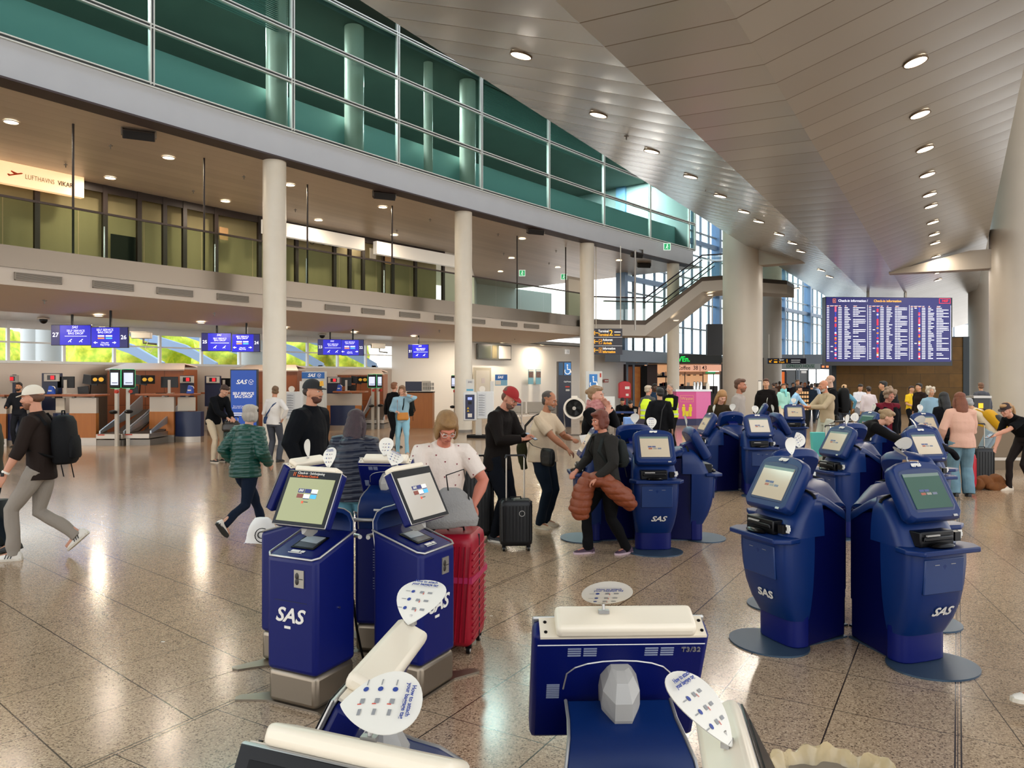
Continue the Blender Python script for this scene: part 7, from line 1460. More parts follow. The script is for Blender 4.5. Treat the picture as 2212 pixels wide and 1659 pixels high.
text('SAS', .19, lw, e, face(-.07, -.05, 1.83), 'airline_lettering', shear=.3, bold=.004, sx=1.1); emblem(e, .24, 1.83, .075, lw); text('SELF SERVICE\nBAG DROP', .115, lw, e, face(0, -.05, 1.42), 'banner_lettering', bold=.003); text('For travel to US\nplease use manned', .06, lw, e, face(-.12, -.05, 1.05), 'small_lettering'); MB().box(-.38, -.05, -.05, -.046, .84, .87).box(-.38, 0, -.05, -.046, .78, .81).build('small_lines', lw, e)
x, y = XY(677, 26.5); e = thing('banner_stand', 'white stand with blue airline header beside the nearest column', 'banner', (x, y, 0), 0); bw = span(653, 702, 26.5); MB().box(-bw/2, bw/2, -.03, .3, 0, 2.2).build('panel', mat('stand_white', '#cfd2cf', .5), e); MB().box(-bw/2, bw/2, -.045, -.03, 1.95, 2.17).build('blue_header', mat('header_blue', '#1c66b8', .4), e); text('SAS', .16, lw, e, face(-.06, -.05, 2.06), 'airline_lettering', shear=.3, bold=.004); emblem(e, .22, 2.06, .06, lw)
# white info terminals with list posters
def terminal(px, Y, lab, rz=0, mirrored=1):
    x, y = XY(px, Y); e = thing('info_terminal', lab, 'terminal', (x, y, 0), rz); k = mirrored
    MB().prism([(.42*math.cos(a), .34*math.sin(a)) for a in [2*math.pi*(q + .5)/8 for q in range(8)]], 0, .09).build('foot', blkm, e, bevel=.01); MB().box(-.1, .1, -.06, .1, .09, .7).build('post', mat('post_grey', ''), e)
    MB().box(-.5*k if k > 0 else .06, -.06 if k > 0 else .5, -.16, .06, .56, 1.5).build('reader_cabinet', mat('terminal_white', '#d3d6d6', .4), e, bevel=.04, seg=3)
    x0 = -.28*k; MB().box(x0 - .15, x0 + .15, -.17, -.155, .62, 1.42).build('navy_front', mat('terminal_navy', '#121d44', .35), e, bevel=.01); MB().box(x0 - .07, x0 + .07, -.176, -.17, 1.25, 1.33).build('small_display', mat('display_violet', '#8f9fe8', .4, emit='#8a9ae8', es=.8), e); m = MB(); m.box(x0 - .06, x0 + .06, -.176, -.17, 1.1, 1.2, 0); m.box(x0 - .07, x0 + .07, -.176, -.17, .68, .8, 1); m.extr([(x0 - .1, -.176, .95), (x0 - .06, -.176, 1.02), (x0 - .02, -.176, .95)], (0, .005, 0), 2); m.extr([(x0 - .1, -.176, .86), (x0 - .06, -.176, .93), (x0 - .02, -.176, .86)], (0, .005, 0), 2); m.build('slots_and_marks', [blk, wpla, mat('warn_yellow', '#d8b01c', .5)], e)
    MB().box(-.06, .5, -.08, .12, .62, 1.52).build('list_cabinet', mat('terminal_white', ''), e, bevel=.02); MB().box(-.03, .25, -.09, -.08, .68, 1.46).build('list_poster', mat('poster_paper', '#c9cdd0', .6), e); m = MB()
    for i in range(9): m.box(0, .2, -.094, -.09, .74 + i*.08, .755 + i*.08); m.box(0, .14, -.094, -.09, .77 + i*.08, .778 + i*.08)
    m.build('list_lines', mat('line_grey', '#6c7078', .6), e)
    MB().box(-.42, -.15, 0, .02, 1.5, 1.92).build('card_holder', mat('holder_clear', '#c9c9c4', .3), e); text('SAS', .09, mat('print_navy', '#23305c', .5), e, face(-.29, -.006, 1.83), 'card_lettering', shear=.3); MB().box(-.4, -.18, -.006, 0, 1.54, 1.6).build('card_stripe', mat('stripe_cyan', '#4a98b8', .5), e); MB().box(.38, .5, 0, .02, 1.5, 1.86).build('narrow_card', mat('holder_clear', ''), e); MB().tube([(.12, -.02, 1.6), (.12, .02, 1.6)], .1, 16).build('round_tag', wpla, e)
terminal(1034, 24.7, 'white and navy info terminal beside the middle round column'); terminal(622, 24.5, 'white info terminal with list poster behind the woman in the white shirt', 0)
# ---- white wall furniture
def wallpt(px, off=5.45): s = S_AT(px, off); return FC(s, off), FA(s)
(x, y), a = wallpt(1067); e = thing('internal_window', 'long dark framed internal window high in the white wall', 'window', (x, y, 0), a)
w2 = 1.25; z0, z1 = ZZ(777, y), ZZ(744, y)
MB().box(-w2, w2, -.06, .02, z0, z1).build('frame', mat('frame_grey_dark', '#3b3d3a', .5), e); MB().box(-w2 + .05, -.3, -.07, -.06, z0 + .06, z1 - .06).build('dark_pane', mat('pane_olive', '#3f4130', .2), e); MB().box(-.2, .15, -.07, -.06, z0 + .06, z1 - .06).build('narrow_pane', mat('pane_olive2', '#5d563f', .2), e); MB().box(.3, w2 - .05, -.07, -.06, z0 + .06, z1 - .06).build('white_pane', mat('pane_white', '#cfcbc4', .5), e)
(x, y), a = wallpt(1041); e = thing('wall_door', 'pale door in the white wall behind the info terminal', 'door', (x, y, 0), a); MB().box(-.62, .62, -.05, 0, 0, ZZ(794, y)).build('door_frame', mat('frame_cream', '#bcb6a4', .6), e); MB().box(-.48, .48, -.07, -.04, 0, ZZ(800, y)).build('door_leaf', mat('leaf_cream', '#cfcabf', .6), e); MB().box(-.1, .12, -.08, -.07, 1.75, 2.0).build('door_notice', mat('notice_pale', '#c9c0c0', .6), e); MB().tube([(.38, -.1, 1.05), (.28, -.1, 1.05)], .012, 6).build('handle', chrome, e)
(x, y), a = wallpt(1072); x, y = x + .25, y - .5; e = thing('airline_wall_sign', 'small blue airline sign on the white wall right of the pale door', 'sign', (x, y, 0), 8); MB().box(-.3, .3, -.02, .02, ZZ(833, y), ZZ(809, y)).build('panel', mat('sign_cyan', '#7fb8d8', .5), e); MB().box(-.3, .3, -.03, -.02, ZZ(821, y), ZZ(809, y)).build('blue_header', mat('header_blue', ''), e); text('SAS', .17, lw, e, face(-.05, -.035, ZZ(815, y)), 'airline_lettering', shear=.3, bold=.004); MB().box(-.28, -.02, -.03, -.02, ZZ(831, y), ZZ(822, y)).build('pale_field', logow, e)
for px, lab in ((1146, 'left one of two blue harbour posters on the white wall'), (1162, 'right one of two blue harbour posters on the white wall')):
    (x, y), a = wallpt(px); y -= .12; e = thing('poster', lab, 'poster', (x, y, 0), a); zt, zb_ = ZZ(798, y), ZZ(830, y); MB().box(-.2, .2, -.03, 0, zb_, zt).build('sheet', mat('poster_blue', '#7ab0c4', .6), e); MB().box(-.19, .19, -.035, -.03, zb_ + (zt-zb_)*.45, zb_ + (zt-zb_)*.85).build('city_image', mat('poster_city', '#8a6f66', .7, var=(14, '#3a3338')), e); MB().box(-.19, .19, -.035, -.03, zb_ + (zt-zb_)*.88, zt - .02).build('white_header', logow, e)
(x, y), a = wallpt(1224); e = thing('number_sign', 'small white number sign high on the white wall', 'sign', (x, y, 0), a); zc_ = ZZ(760, y); MB().box(-.16, .16, -.08, 0, zc_ - .12, zc_ + .12).build('panel', lw, e); text('15', .2, mat('etched_grey', ''), e, face(0, -.085, zc_), 'number')
(x, y), a = wallpt(1309); e = thing('red_plate', 'small red edged plate on the white wall near the mailbox', 'sign', (x, y, 0), a); MB().box(-.22, .22, -.03, 0, ZZ(826, y), ZZ(819, y)).build('plate', mat('plate_red', '#a8483e', .5), e); MB().box(-.17, .17, -.035, -.03, ZZ(824, y), ZZ(821, y)).build('pale_text', logow, e)
# navy wheelchair call point
x, y = XY(1218, 30.5); e = thing('call_point_totem', 'dark navy call point totem with wheelchair symbols', 'totem', (x, y, 0), 12); zt = ZZ(781, y); MB().box(-.27, .27, -.14, .14, 0, zt).build('pillar', mat('totem_navy', '#0c1228', .35), e)
whl = mat('symbol_blue', '#1f6fb4', .4, emit='#1a66a8', es=.2)
def wheelchair_symbol(e, x, z, s, yy, m):
    q = MB(); q.tube([(x + s*.32*math.cos(t), yy, z - s*.18 + s*.32*math.sin(t)) for t in [math.radians(150 + 12*k) for k in range(19)]], s*.05, 6); q.ball((x - s*.02, yy, z + s*.5), s*.09, 8, 6); q.tube([(x - s*.02, yy, z + s*.38), (x, yy, z + s*.02), (x + s*.28, yy, z + s*.02), (x + s*.42, yy, z - s*.32)], s*.06, 6); return q.build('wheelchair_symbol', m, e)
MB().box(-.02, .25, -.15, -.14, zt - .55, zt - .05).build('symbol_field', whl, e); wheelchair_symbol(e, .11, zt - .33, .36, -.155, lw); MB().box(-.25, -.08, -.15, -.14, zt - .55, zt - .05).build('narrow_symbol_field', mat('symbol_dark', '#164a70', .4), e); text('Call Point', .075, lw, e, face(.11, -.145, zt - .82), 'lettering'); MB().box(.02, .2, -.146, -.14, zt - 1.05, zt - 1.0).build('red_line', mat('tape_red', ''), e); MB().box(.04, .2, -.146, -.14, zt - 1.2, zt - 1.12).build('grey_line', greyp, e)
x, y = XY(1283, 31.0); e = thing('wheelchair_banner', 'white banner with blue wheelchair symbol beside the third column', 'banner', (x, y, 0), 5); zt = ZZ(802, y); MB().box(-.34, .34, -.02, .02, .4, zt).build('panel', mat('stand_white', ''), e); MB().box(-.2, .14, -.03, -.02, zt - .75, zt - .12).build('symbol_field', whl, e); wheelchair_symbol(e, -.03, zt - .45, .42, -.035, lw); MB().box(.24, .3, -.03, -.02, zt - .25, zt - .08).build('red_mark', mat('tape_red', ''), e); MB().box(-.3, .3, -.2, .2, 0, .04).box(-.03, .03, -.02, .02, .04, .4).build('foot', dsteel, e)
x, y = XY(1315, 25); e = thing('small_stand_sign', 'white stand sign with small blue symbol behind the red scarf woman', 'sign', (x, y, 0), 0); MB().box(-.2, .2, -.01, .01, .75, 1.35).build('panel', mat('stand_white', ''), e); MB().box(-.04, .04, -.02, -.01, 1.05, 1.2).build('blue_symbol', whl, e); MB().box(-.015, .015, 0, .02, 0, .8).box(-.15, .15, -.1, .1, 0, .02).build('post', dsteel, e)
# drum fan
x, y = XY(1241, 24.5); e = thing('drum_fan', 'big round white drum fan on wheels in front of the third column', 'fan', (x, y, 0), -8); R_ = .34; zc_ = .98
m = MB(); 
def ring(m, r, y0, y1, th, seg=36): m.loft([[((r + dr)*math.cos(2*math.pi*q/seg), yy, zc_ + (r + dr)*math.sin(2*math.pi*q/seg)) for q in range(seg)] for dr, yy in ((0, y0), (th, y0), (th, y1), (0, y1), (0, y0))], 0, False)
ring(m, R_ - .05, -.18, .2, .06); m.box(-.1, .1, -.05, .05, zc_ + R_, zc_ + R_ + .06); m.build('drum', wpla, e, smooth=True)
m = MB()
for q in range(7): r = .06 + q*.036; m.tube([(r*math.cos(2*math.pi*k/24), -.17, zc_ + r*math.sin(2*math.pi*k/24)) for k in range(25)], .004, 5)
m.build('front_guard', blk, e); MB().tube([(0, .12, zc_), (0, .14, zc_)], R_ - .055, 32).build('back_disc', mat('fan_dark', '#101417', .6), e); MB().tube([(0, -.19, zc_), (0, -.1, zc_)], .06, 16).build('hub', greyp, e)
for q in range(5):
    a = 2*math.pi*q/5; m = MB(); m.add([(.05*math.cos(a), -.02, zc_ + .05*math.sin(a)), (.25*math.cos(a - .25), -.06, zc_ + .25*math.sin(a - .25)), (.25*math.cos(a + .45), .03, zc_ + .25*math.sin(a + .45)), (.05*math.cos(a + .6), .02, zc_ + .05*math.sin(a + .6))], [(0, 1, 2, 3)]); m.build('blade', mat('blade_grey', '#2c2f31', .4), e)
m = MB(); m.tube([(-.3, .15, .1), (-.36, 0, zc_)], .018, 6); m.tube([(.3, .15, .1), (.36, 0, zc_)], .018, 6); m.tube([(-.3, -.2, .1), (.3, -.2, .1)], .018, 6); m.tube([(-.3, .2, .1), (.3, .2, .1)], .018, 6); m.tube([(-.3, -.2, .1), (-.3, .2, .1)], .018, 6); m.tube([(.3, -.2, .1), (.3, .2, .1)], .018, 6); m.tube([(-.3, -.2, .1), (-.34, 0, .8)], .014, 6); m.tube([(.3, -.2, .1), (.34, 0, .8)], .014, 6); m.build('stand', dsteel, e, smooth=True)
for sx in (-.25, .25): MB().tube([(sx - .03, -.1, .09), (sx + .03, -.1, .09)], .09, 14).build('wheel', blk, e)
# bench row
x, y = XY(1163, 30.8); e = thing('waiting_bench', 'long beige waiting bench with wire legs along the white wall', 'bench', (x, y, 0), 8)
for i in range(3): m = MB(); m.box(-1.35 + i*.92, -.5 + i*.92, -.25, .22, .50, .55); m.box(-1.35 + i*.92, -.5 + i*.92, .2, .25, .55, 1.0); m.build('seat', mat('bench_beige', '#a89f92', .6), e, bevel=.02)
m = MB()
for i in range(3):
    for a in (-.3, 0, .3): m.tube([(-.92 + i*.92 + a*.3, -.15, .5), (-.92 + i*.92 + a, -.2, 0)], .012, 5); m.tube([(-.92 + i*.92 + a*.3, .15, .5), (-.92 + i*.92 - a, .2, 0)], .012, 5)
m.build('wire_legs', chrome, e)
def stanchion(px, Y, lab):
    x, y = XY(px, Y); t = thing('rope_post', lab, 'post', (x, y, 0)); MB().lathe([(.17, 0), (.17, .02), (.03, .04), (.03, 1.0), (.045, 1.0), (.045, 1.08)], seg=16).build('post', steel, t, smooth=True); MB().box(-.6, 0, -.01, .01, .96, 1.02).build('belt_strap', mat('belt_navy', '#20356a', .6), t)
stanchion(1127, 27.6, 'steel rope post in front of the beige bench'); stanchion(1372, 21, 'steel rope post near the crouching people')
# red mailbox
x, y = XY(1350, 33); e = thing('mailbox', 'red rounded mailbox beside the toy shop entrance', 'mailbox', (x, y, 0), 0); m = MB(); w = .26
m.extr([(-w, 0, 1.1), (w, 0, 1.1), (w, 0, 1.7)] + [(w*math.cos(a), 0, 1.7 + .15*math.sin(a)) for a in [math.pi*q/8 for q in range(1, 8)]] + [(-w, 0, 1.7)], (0, .4, 0)); m.build('box', mat('mail_red', '#b01020', .4), e, bevel=.02); MB().box(-.05, .05, .15, .25, 0, 1.1).build('post', mat('mail_red', ''), e); MB().box(-.0, .2, -.012, 0, 1.5, 1.62).box(.04, .16, -.012, 0, 1.2, 1.3).build('labels', logow, e)
# pink waste station
x, y = XY(1504, 31.4); e = thing('waste_station', 'pink waste sorting station with yellow figures', 'waste station', (x, y, 0), 0)
pk = mat('pink_panel', '#c04a86', .5, emit='#b04078', es=.08); pk2 = mat('pink_side_panel', '#cf6aa0', .5); w = span(1461, 1504, 31.4)
MB().box(-w, 0, 0, .7, .28, 1.42).build('front_panel', pk, e); MB().prism([(0, 0), (.7, .35), (.7, .9), (0, .9)], .28, 1.42).build('side_panel', pk2, e); MB().prism([(-w, 0), (0, 0), (.7, .35), (.7, .9), (-w, .7)], 0, .27).build('base', mat('waste_navy', '#1b1f4a', .4), e); MB().prism([(-w - .03, -.03), (0, -.03), (.75, .33), (.75, .95), (-w - .03, .75)], 1.42, 1.5).build('top', mat('top_white', '#d6dce4', .3), e)
text('Waste', .19, mat('waste_gold', '#e0b070', .5), e, face(-w/2 + .02, -.01, 1.12), 'lettering', ext=.001)
m = MB(); 
for q in ((-w/2 - .26, -w/2 + .3, .98, .99), (-w/2 - .26, -w/2 + .3, 1.25, 1.26), (-w/2 - .26, -w/2 - .25, .98, 1.26), (-w/2 + .29, -w/2 + .3, .98, 1.26)): m.box(q[0], q[1], -.008, 0, q[2], q[3])
m.build('lettering_frame', mat('waste_gold', ''), e)
m = MB()
for fx in (-.14, .14):
    cx_ = -w/2 + fx + .03; m.ball((cx_, -.012, .84), (.05, .006, .05), 10, 6); m.box(cx_ - .07, cx_ + .07, -.012, 0, .6, .78); m.box(cx_ - .05, cx_ + .05, -.012, 0, .38, .6)
m.extr([(-w/2 - .05, -.012, .6), (-w/2 + .11, -.012, .6), (-w/2 + .09, -.012, .38), (-w/2 - .03, -.012, .38)], (0, .01, 0)); m.build('yellow_figures', mat('figure_yellow', '#d8c41c', .5), e)
for i, px in enumerate((1500, 1507, 1514)):
    x2, y2 = XY(px, 31.8); t = thing('steel_thermos', 'steel thermos pot standing on the pink waste station', 'thermos', (x2, y2, 1.5), 0, 'steel thermos pots on the waste station'); MB().lathe([(.06, 0), (.06, .28), (.03, .34)], seg=14).build('pot', chrome, t, smooth=True)
x2, y2 = XY(1529, 31.9); t = thing('white_bottle', 'white plastic bottle on the pink waste station', 'bottle', (x2, y2, 1.5)); MB().lathe([(.08, 0), (.08, .22), (.03, .3), (.03, .38)], seg=14).build('bottle', wpla, t, smooth=True)
# wheelchair
x, y = XY(1385, 17.2); e = thing('wheelchair', 'empty wheelchair behind the middle rounded kiosks', 'wheelchair', (x, y, 0), -30)
for sx in (-.28, .28):
    m = MB(); m.tube([(sx, .1 + .29*math.cos(a), .3 + .29*math.sin(a)) for a in [2*math.pi*q/24 for q in range(25)]], .016, 6)
    for q in range(8): a = math.pi*q/8; m.tube([(sx, .1 + .28*math.cos(a), .3 + .28*math.sin(a)), (sx, .1 - .28*math.cos(a), .3 - .28*math.sin(a))], .003, 4)
    m.build('wheel', ksil, e, smooth=True)
MB().box(-.23, .23, -.2, .25, .48, .53).build('seat', blkm, e); MB().box(-.23, .23, .24, .27, .53, .98).build('backrest', mat('wheelchair_back', '#2b2438', .6), e); m = MB()
for sx in (-.24, .24): m.tube([(sx, .25, .3), (sx, .26, 1.0), (sx, .38, 1.0)], .014, 6); m.tube([(sx, .25, .5), (sx, -.25, .5), (sx, -.42, .15)], .014, 6)
m.build('frame', chrome, e, smooth=True); MB().box(-.2, .2, -.5, -.38, .12, .15).build('footrest', blkm, e)
x, y = XY(1358, 20.0); t = thing('blue_stool', 'light blue box frame beside the wheelchair', 'box', (x, y, 0), 0); MB().box(-.12, .12, -.2, .2, 0, .9).build('box', mat('pale_blue', '#6f96d8', .5), t, bevel=.02)
# luggage trolleys by the beige sweatshirt man
for px, Y, rz, lab in ((1850, 15.0, 30, 'steel luggage trolley right of the man in the beige sweatshirt'), (1868, 17.5, 10, 'steel luggage trolley further back, before the stone wall')):
    x, y = XY(px, Y); e = thing('luggage_trolley', lab, 'trolley', (x, y, 0), rz); m = MB()
    for sx in (-.26, .26): m.tube([(sx, -.4, .12), (sx, .3, .12), (sx, .42, 1.0), (sx*.9, .3, 1.05)], .016, 6); m.tube([(sx, .36, .6), (sx*.6, 0, .62), (sx*.6, -.1, .5)], .012, 6)
    for z in (.35, .55, .75): m.tube([(-.26, .33 + z*.1, z), (.26, .33 + z*.1, z)], .01, 6)
    for q in range(4): m.tube([(-.2 + q*.13, -.38, .13), (-.2 + q*.13, .3, .13)], .01, 6)
    m.build('frame', chrome, e, smooth=True); MB().tube([(-.27, .3, 1.05), (.27, .3, 1.05)], .02, 8).build('push_bar', blk, e)
    for sx in (-.24, .24): MB().tube([(sx - .02, .3, .06), (sx + .02, .3, .06)], .06, 12).tube([(sx - .02, -.35, .06), (sx + .02, -.35, .06)], .06, 12).build('wheel', blk, e)
x, y = XY(1866, 14.2); t = thing('black_holdall', 'black holdall with a cream collar lying on the luggage trolley', 'bag', (x - .1, y - .1, .1), 20); m = MB(); m.ball((0, 0, .1), (.28, .16, .14), 14, 8); mesh_ob('bag_body', remesh(m, .015, 2, wrinkle(31, .015)), mat('bag_black_soft', '#0f0e10', .6), t)
t = thing('suitcase', 'black suitcase with tall loop handle beside the beige sweatshirt man', 'suitcase', (XY(1800, 12.6)[0], 12.6, 0), 5); suitcase(t, .3, .22, .62, '#17171a', handle=.5)
x, y = XY(1769, 15.6); t = thing('carrier_bag', 'turquoise carrier bag between the kiosk and the beige sweatshirt man', 'bag', (x, y, .3)); MB().extr([(-.1, 0, 0), (.1, 0, 0), (.14, 0, .5), (-.14, 0, .5)], (0, .14, 0)).build('bag_body', mat('bag_turquoise', '#4fb3ad', .6), t, bevel=.01)
# info machine at right edge
x, y = XY(2122, 22.5); e = thing('ticket_machine', 'dark ticket machine with small yellow sign at the right', 'machine', (x, y, 0), 0); MB().box(-.25, .25, 0, .35, 0, 1.35).build('cabinet', mat('machine_dark', '#17191f', .4), e, bevel=.02); MB().box(-.27, .27, -.02, .37, 1.35, 1.42).build('silver_top', ksil, e); MB().box(-.12, .02, -.012, 0, 1.05, 1.2).build('yellow_sign', yel, e); MB().box(-.2, .2, -.01, 0, .95, .98).build('slot', greyp, e)
# notice frame on the big column
x, y = XY(1641, 33.3); e = thing('notice_frame', 'narrow grey notice frame on the right side of the big column', 'notice', (x, y, 0), 0); MB().box(-.09, .09, -.03, 0, ZZ(855, y), ZZ(822, y)).build('frame', mat('frame_grey_dark', ''), e); MB().box(-.07, .07, -.035, -.03, ZZ(853.5, y), ZZ(823.5, y)).build('sheet', logow, e)
# clear bin liner hanging over a bin at the bottom edge
x, y = .975, 2.22; e = thing('waste_bin', 'round waste bin with crumpled clear liner at the bottom edge', 'bin', (x, y, 0)); MB().lathe([(.155, 0), (.185, .66)], seg=36).build('bin_body', dsteel, e, smooth=True)
m = MB(); r_ = random.Random(12); prof = [(.10, .35), (.15, .55), (.172, .66), (.19, .70), (.197, .705), (.203, .69), (.205, .6), (.20, .5)]; rr = []
for j, (r, z) in enumerate(prof): rr.append([((r + .010*math.sin(9*a + j) + .006*math.sin(23*a + 2*j))*math.cos(a), (r + .010*math.sin(9*a + j) + .006*math.sin(17*a + j))*math.sin(a), z + .012*math.sin(7*a + j) + .006*math.sin(19*a)) for a in [2*math.pi*q/96 for q in range(96)]])
m.loft(rr, 0, False)
lm = mat('liner_clear', '#e6d0a0', .18, alpha=.42, spec=.7); m.build('liner', lm, e, smooth=True)
for px, py, c_, lab in ((352, 1387, '#d8d2c8', 'tiny white paper scrap on the left floor'), (1182, 1586, '#141210', 'small black crumb on the floor left of the foreground kiosk'), (1061, 1331, '#c9bfae', 'tiny pale paper scrap right of the red suitcase'), (1615, 1188, '#b86a38', 'small orange scrap left of the nearest rounded kiosks'), (1351, 1272, '#c9bfae', 'tiny pale scrap below the auburn-haired woman')):
    x, y = G(px, py); tag(MB().extr([(x - .012, y - .004, .001), (x + .012, y - .005, .001), (x + .013, y + .004, .001), (x - .011, y + .006, .001)], (0, 0, .003)).build('floor_scrap', mat('scrap_' + c_[1:], c_, .8)), lab, 'scrap')
# ================================================================ shops behind the crowd
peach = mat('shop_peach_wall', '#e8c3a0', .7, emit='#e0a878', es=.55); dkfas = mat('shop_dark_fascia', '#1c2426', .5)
def B(e, px0, px1, py0, py1, Y, dy0, dy1, name, m, bevel=0):
    x0, x1 = XY(px0, Y)[0] - e.location.x, XY(px1, Y)[0] - e.location.x; return MB().box(x0, x1, dy0, dy1, ZZ(py1, Y), ZZ(py0, Y)).build(name, m, e, bevel=bevel)
Y = 47.; e = thing('convenience_shop', 'convenience shop with green and red letters over a peach lit interior', 'shop', (XY(1480, Y)[0], Y, 0))
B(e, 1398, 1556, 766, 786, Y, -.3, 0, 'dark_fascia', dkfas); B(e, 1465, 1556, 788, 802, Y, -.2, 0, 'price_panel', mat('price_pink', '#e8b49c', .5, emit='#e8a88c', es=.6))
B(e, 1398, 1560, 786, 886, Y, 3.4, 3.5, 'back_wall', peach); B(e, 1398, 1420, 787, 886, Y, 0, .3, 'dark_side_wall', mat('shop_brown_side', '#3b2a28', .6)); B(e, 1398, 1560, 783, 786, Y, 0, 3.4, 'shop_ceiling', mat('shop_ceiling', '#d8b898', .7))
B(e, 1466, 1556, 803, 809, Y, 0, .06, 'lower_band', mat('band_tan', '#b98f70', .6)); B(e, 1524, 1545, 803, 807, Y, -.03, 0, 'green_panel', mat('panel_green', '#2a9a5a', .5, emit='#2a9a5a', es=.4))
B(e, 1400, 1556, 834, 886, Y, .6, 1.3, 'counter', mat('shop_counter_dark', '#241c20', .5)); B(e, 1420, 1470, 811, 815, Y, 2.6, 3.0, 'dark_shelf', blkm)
def TX(e, s, px, py, Y, size, m, nm='lettering', **k): return text(s, size, m, e, face(XY(px, Y)[0] - e.location.x, -.32, ZZ(py, Y)), nm, ext=.01, **k)
TX(e, '7', 1427, 776.5, Y, .48, mat('sign_red_lit', '#f03028', .5, emit='#f03028', es=1.0), 'red_number', bold=.012); TX(e, '-ELEVEn.', 1462, 776.5, Y, .46, mat('sign_green_lit', '#10d050', .5, emit='#10d050', es=1.0), 'green_lettering', bold=.012, sx=.9)
t_ = text('Coffee  38 | 43', .36, mat('print_brown', '#2c1a16', .6), e, face(XY(1493, Y)[0] - e.location.x, -.22, ZZ(795, Y)), 'price_lettering', bold=.004, sx=.85)
for i, px in enumerate((1438, 1479, 1518, 1541)): B(e, px, px + 1.4, 803, 850, Y, 0, .06, 'window_bar', blkm)
r_ = random.Random(9)
for k in range(34):
    px = r_.choice([1424 + r_.random()*30, 1468 + r_.random()*80]); zz = r_.choice([828, 832, 820]); x, _ = XY(px, Y + 1); t = thing('shop_item', 'small packed item on display in the peach lit shop', 'item', (x, Y + .9, 0 + (ZZ(834, Y) if zz > 825 else ZZ(811, Y) - .0)), 0, 'goods in the peach lit shop')
    if zz <= 825: t.location.y = Y + 2.8
    c_ = r_.choice(['#d8c8a8', '#8a2f20', '#e8e0d0', '#2f4f7a', '#c88a30', '#4a3020']); MB().box(-.09, .09, -.05, .05, 0, r_.uniform(.1, .24)).build('packet', mat('item_' + c_[1:], c_, .6), t)
Y = 45.; e = thing('toy_shop_entrance', 'blue-grey shop entrance with yellow down arrow and colourful window', 'shop', (XY(1375, Y)[0], Y, 0)); bg_ = mat('portal_blue_grey', '#5c6b7c', .5)
B(e, 1352, 1398, 766, 788, Y, -.2, 0, 'portal_lintel', bg_); B(e, 1352, 1356, 788, 886, Y, -.2, 0, 'left_jamb', bg_); B(e, 1366, 1370, 788, 886, Y, -.2, 0, 'middle_jamb', bg_); B(e, 1355, 1367, 792, 870, Y, .1, .2, 'narrow_window', mat('window_poster_warm', '#7a4a2c', .5, emit='#6a3a1c', es=.2, var=(3, '#c05a28')))
B(e, 1370, 1385, 792, 880, Y, .3, .4, 'colourful_window', mat('window_poster_bright', '#a04a20', .5, emit='#8a3a18', es=.3, var=(3.5, '#d8b040'))); B(e, 1385, 1398, 790, 886, Y, 0, .3, 'black_panel', blkm); B(e, 1352, 1398, 786, 886, Y, .9, 1, 'back_wall', mat('shop_dim', '#2a1c1c', .7))
m = MB(); arrow(m, XY(1374, Y)[0] - e.location.x, ZZ(777, Y), .2, -.22, -90); m.build('yellow_arrow', yel, e); B(e, 1383, 1397, 771, 775, Y, -.22, -.2, 'white_line', lw); B(e, 1383, 1397, 779, 783, Y, -.22, -.2, 'yellow_line', yel)
Y = 56.; e = thing('coffee_house', 'coffee house front with green letters over dark glass doors', 'shop', (XY(1720, Y)[0], Y, 0)); 
B(e, 1645, 1790, 766, 786, Y, -.2, .1, 'upper_fascia', mat('fascia_blue_grey', '#7f8a98', .5)); B(e, 1684, 1770, 786, 798, Y, -.2, 0, 'name_fascia', mat('fascia_pale', '#a9b3b8', .5)); B(e, 1645, 1684, 792, 886, Y, .4, .5, 'dark_interior', mat('cafe_dark', '#1a1312', .7))
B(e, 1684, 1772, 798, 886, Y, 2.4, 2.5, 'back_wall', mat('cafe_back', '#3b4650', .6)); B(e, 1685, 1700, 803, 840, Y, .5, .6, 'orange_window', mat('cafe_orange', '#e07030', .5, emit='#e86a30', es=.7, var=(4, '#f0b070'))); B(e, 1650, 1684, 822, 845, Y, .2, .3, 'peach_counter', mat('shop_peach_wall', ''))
for px in (1684, 1720, 1725, 1745, 1762): B(e, px, px + 2, 798, 886, Y, -.05, .05, 'door_post', mat('post_pale', '#8f9aa4', .4, .3))
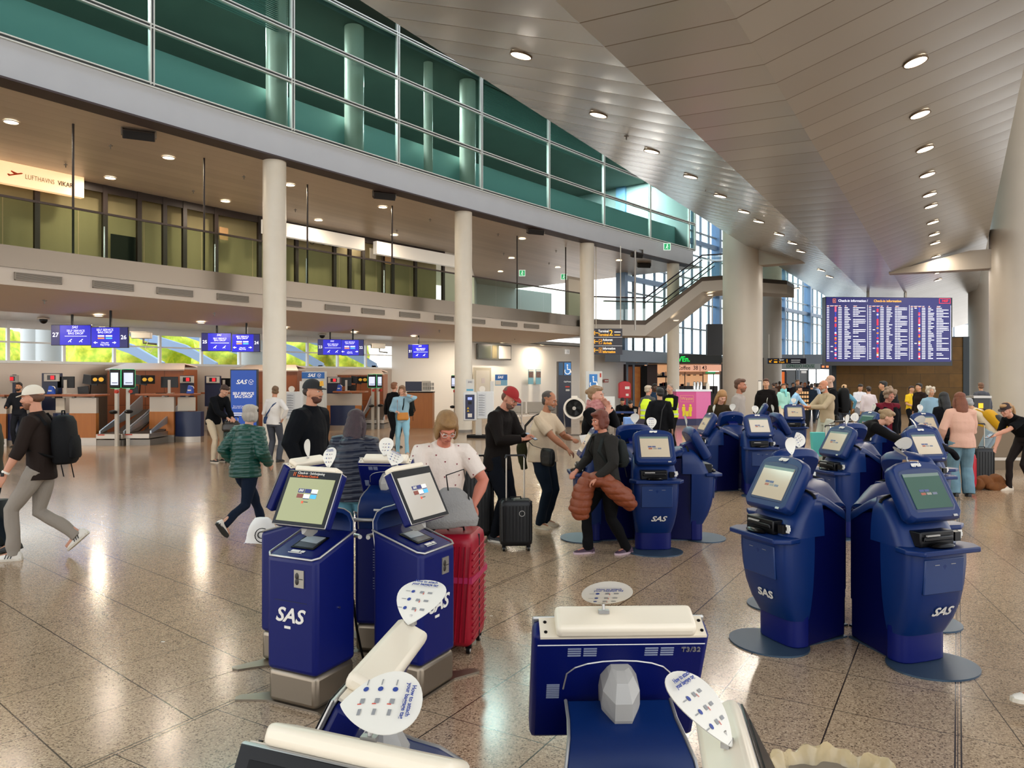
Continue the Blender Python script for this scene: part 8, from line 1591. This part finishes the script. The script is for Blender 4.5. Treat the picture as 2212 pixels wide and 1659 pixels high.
B(e, 1700, 1720, 799, 886, Y, .05, .08, 'left_glass_door', mat('door_glass_dark', '#2c3c48', .15)); B(e, 1727, 1745, 799, 886, Y, .05, .08, 'right_glass_door', mat('door_glass_dark', '')); B(e, 1731, 1742, 801, 806, Y, 0, .05, 'door_sign', lw)
text('ESPRESSO HOUSE', .34, mat('letter_green', '#1f6a4c', .5), e, face(XY(1727, Y)[0] - e.location.x, -.22, ZZ(791, Y)), 'green_lettering', bold=.004, sx=.8)
# low screen wall between shops and hall, under the big window
mb = MB(); x0, _ = XY(1556, 50); x1, _ = XY(1650, 50); mb.box(x0, x1, 50, 50.3, 0, 3.4); tag(mb.build('wall_between_shops', mat('shop_wall_grey', '#5a5552', .7)), kind='structure')
mb = MB(); x0, _ = XY(1772, 58); x1, _ = XY(1812, 58)
# display stand and small crowd clutter by the cafe
x, y = XY(1736, 30); e = thing('snack_stand', 'small dark snack display stand among the far crowd', 'stand', (x, y, 0)); MB().box(-.22, .22, 0, .4, 0, 1.55).build('cabinet', blkm, e); m = MB()
for i in range(5):
    for j in range(4): m.box(-.18 + j*.1, -.11 + j*.1, -.02, 0, .7 + i*.16, .8 + i*.16)
m.build('snack_packs', mat('snack_tan', '#c9a070', .6, emit='#c09060', es=.15), e)
for k in range(9):
    px = (1676, 1684, 1701, 1729, 1747, 1760, 1772, 1668, 1780)[k]; Y = (50, 46, 48, 51, 49, 47, 44, 53, 50)[k]; h_ = (1.7, 1.8, 1.65, 1.75, 1.8, 1.7, 1.75, 1.68, 1.72)[k]; cl = ('#3a3f4a', '#6a4a3a', '#23262e', '#8a8f98', '#2a3a4a', '#a8b4c0', '#1c1e24', '#5a3038', '#c8c4ba')[k]
    crowd(px, Y, 'distant walker before the coffee house ' + ('in slate top', 'in brown top', 'in near-black top', 'in pale grey top', 'in dark blue top', 'in light blue-grey top', 'in black top by the window', 'in wine red top', 'in cream top at the window wall')[k], (20, 160, -60, 90, 170, -20, 60, 100, 140)[k], cl, '#2a2c33', ('short', '#2a1c14'), h=h_)
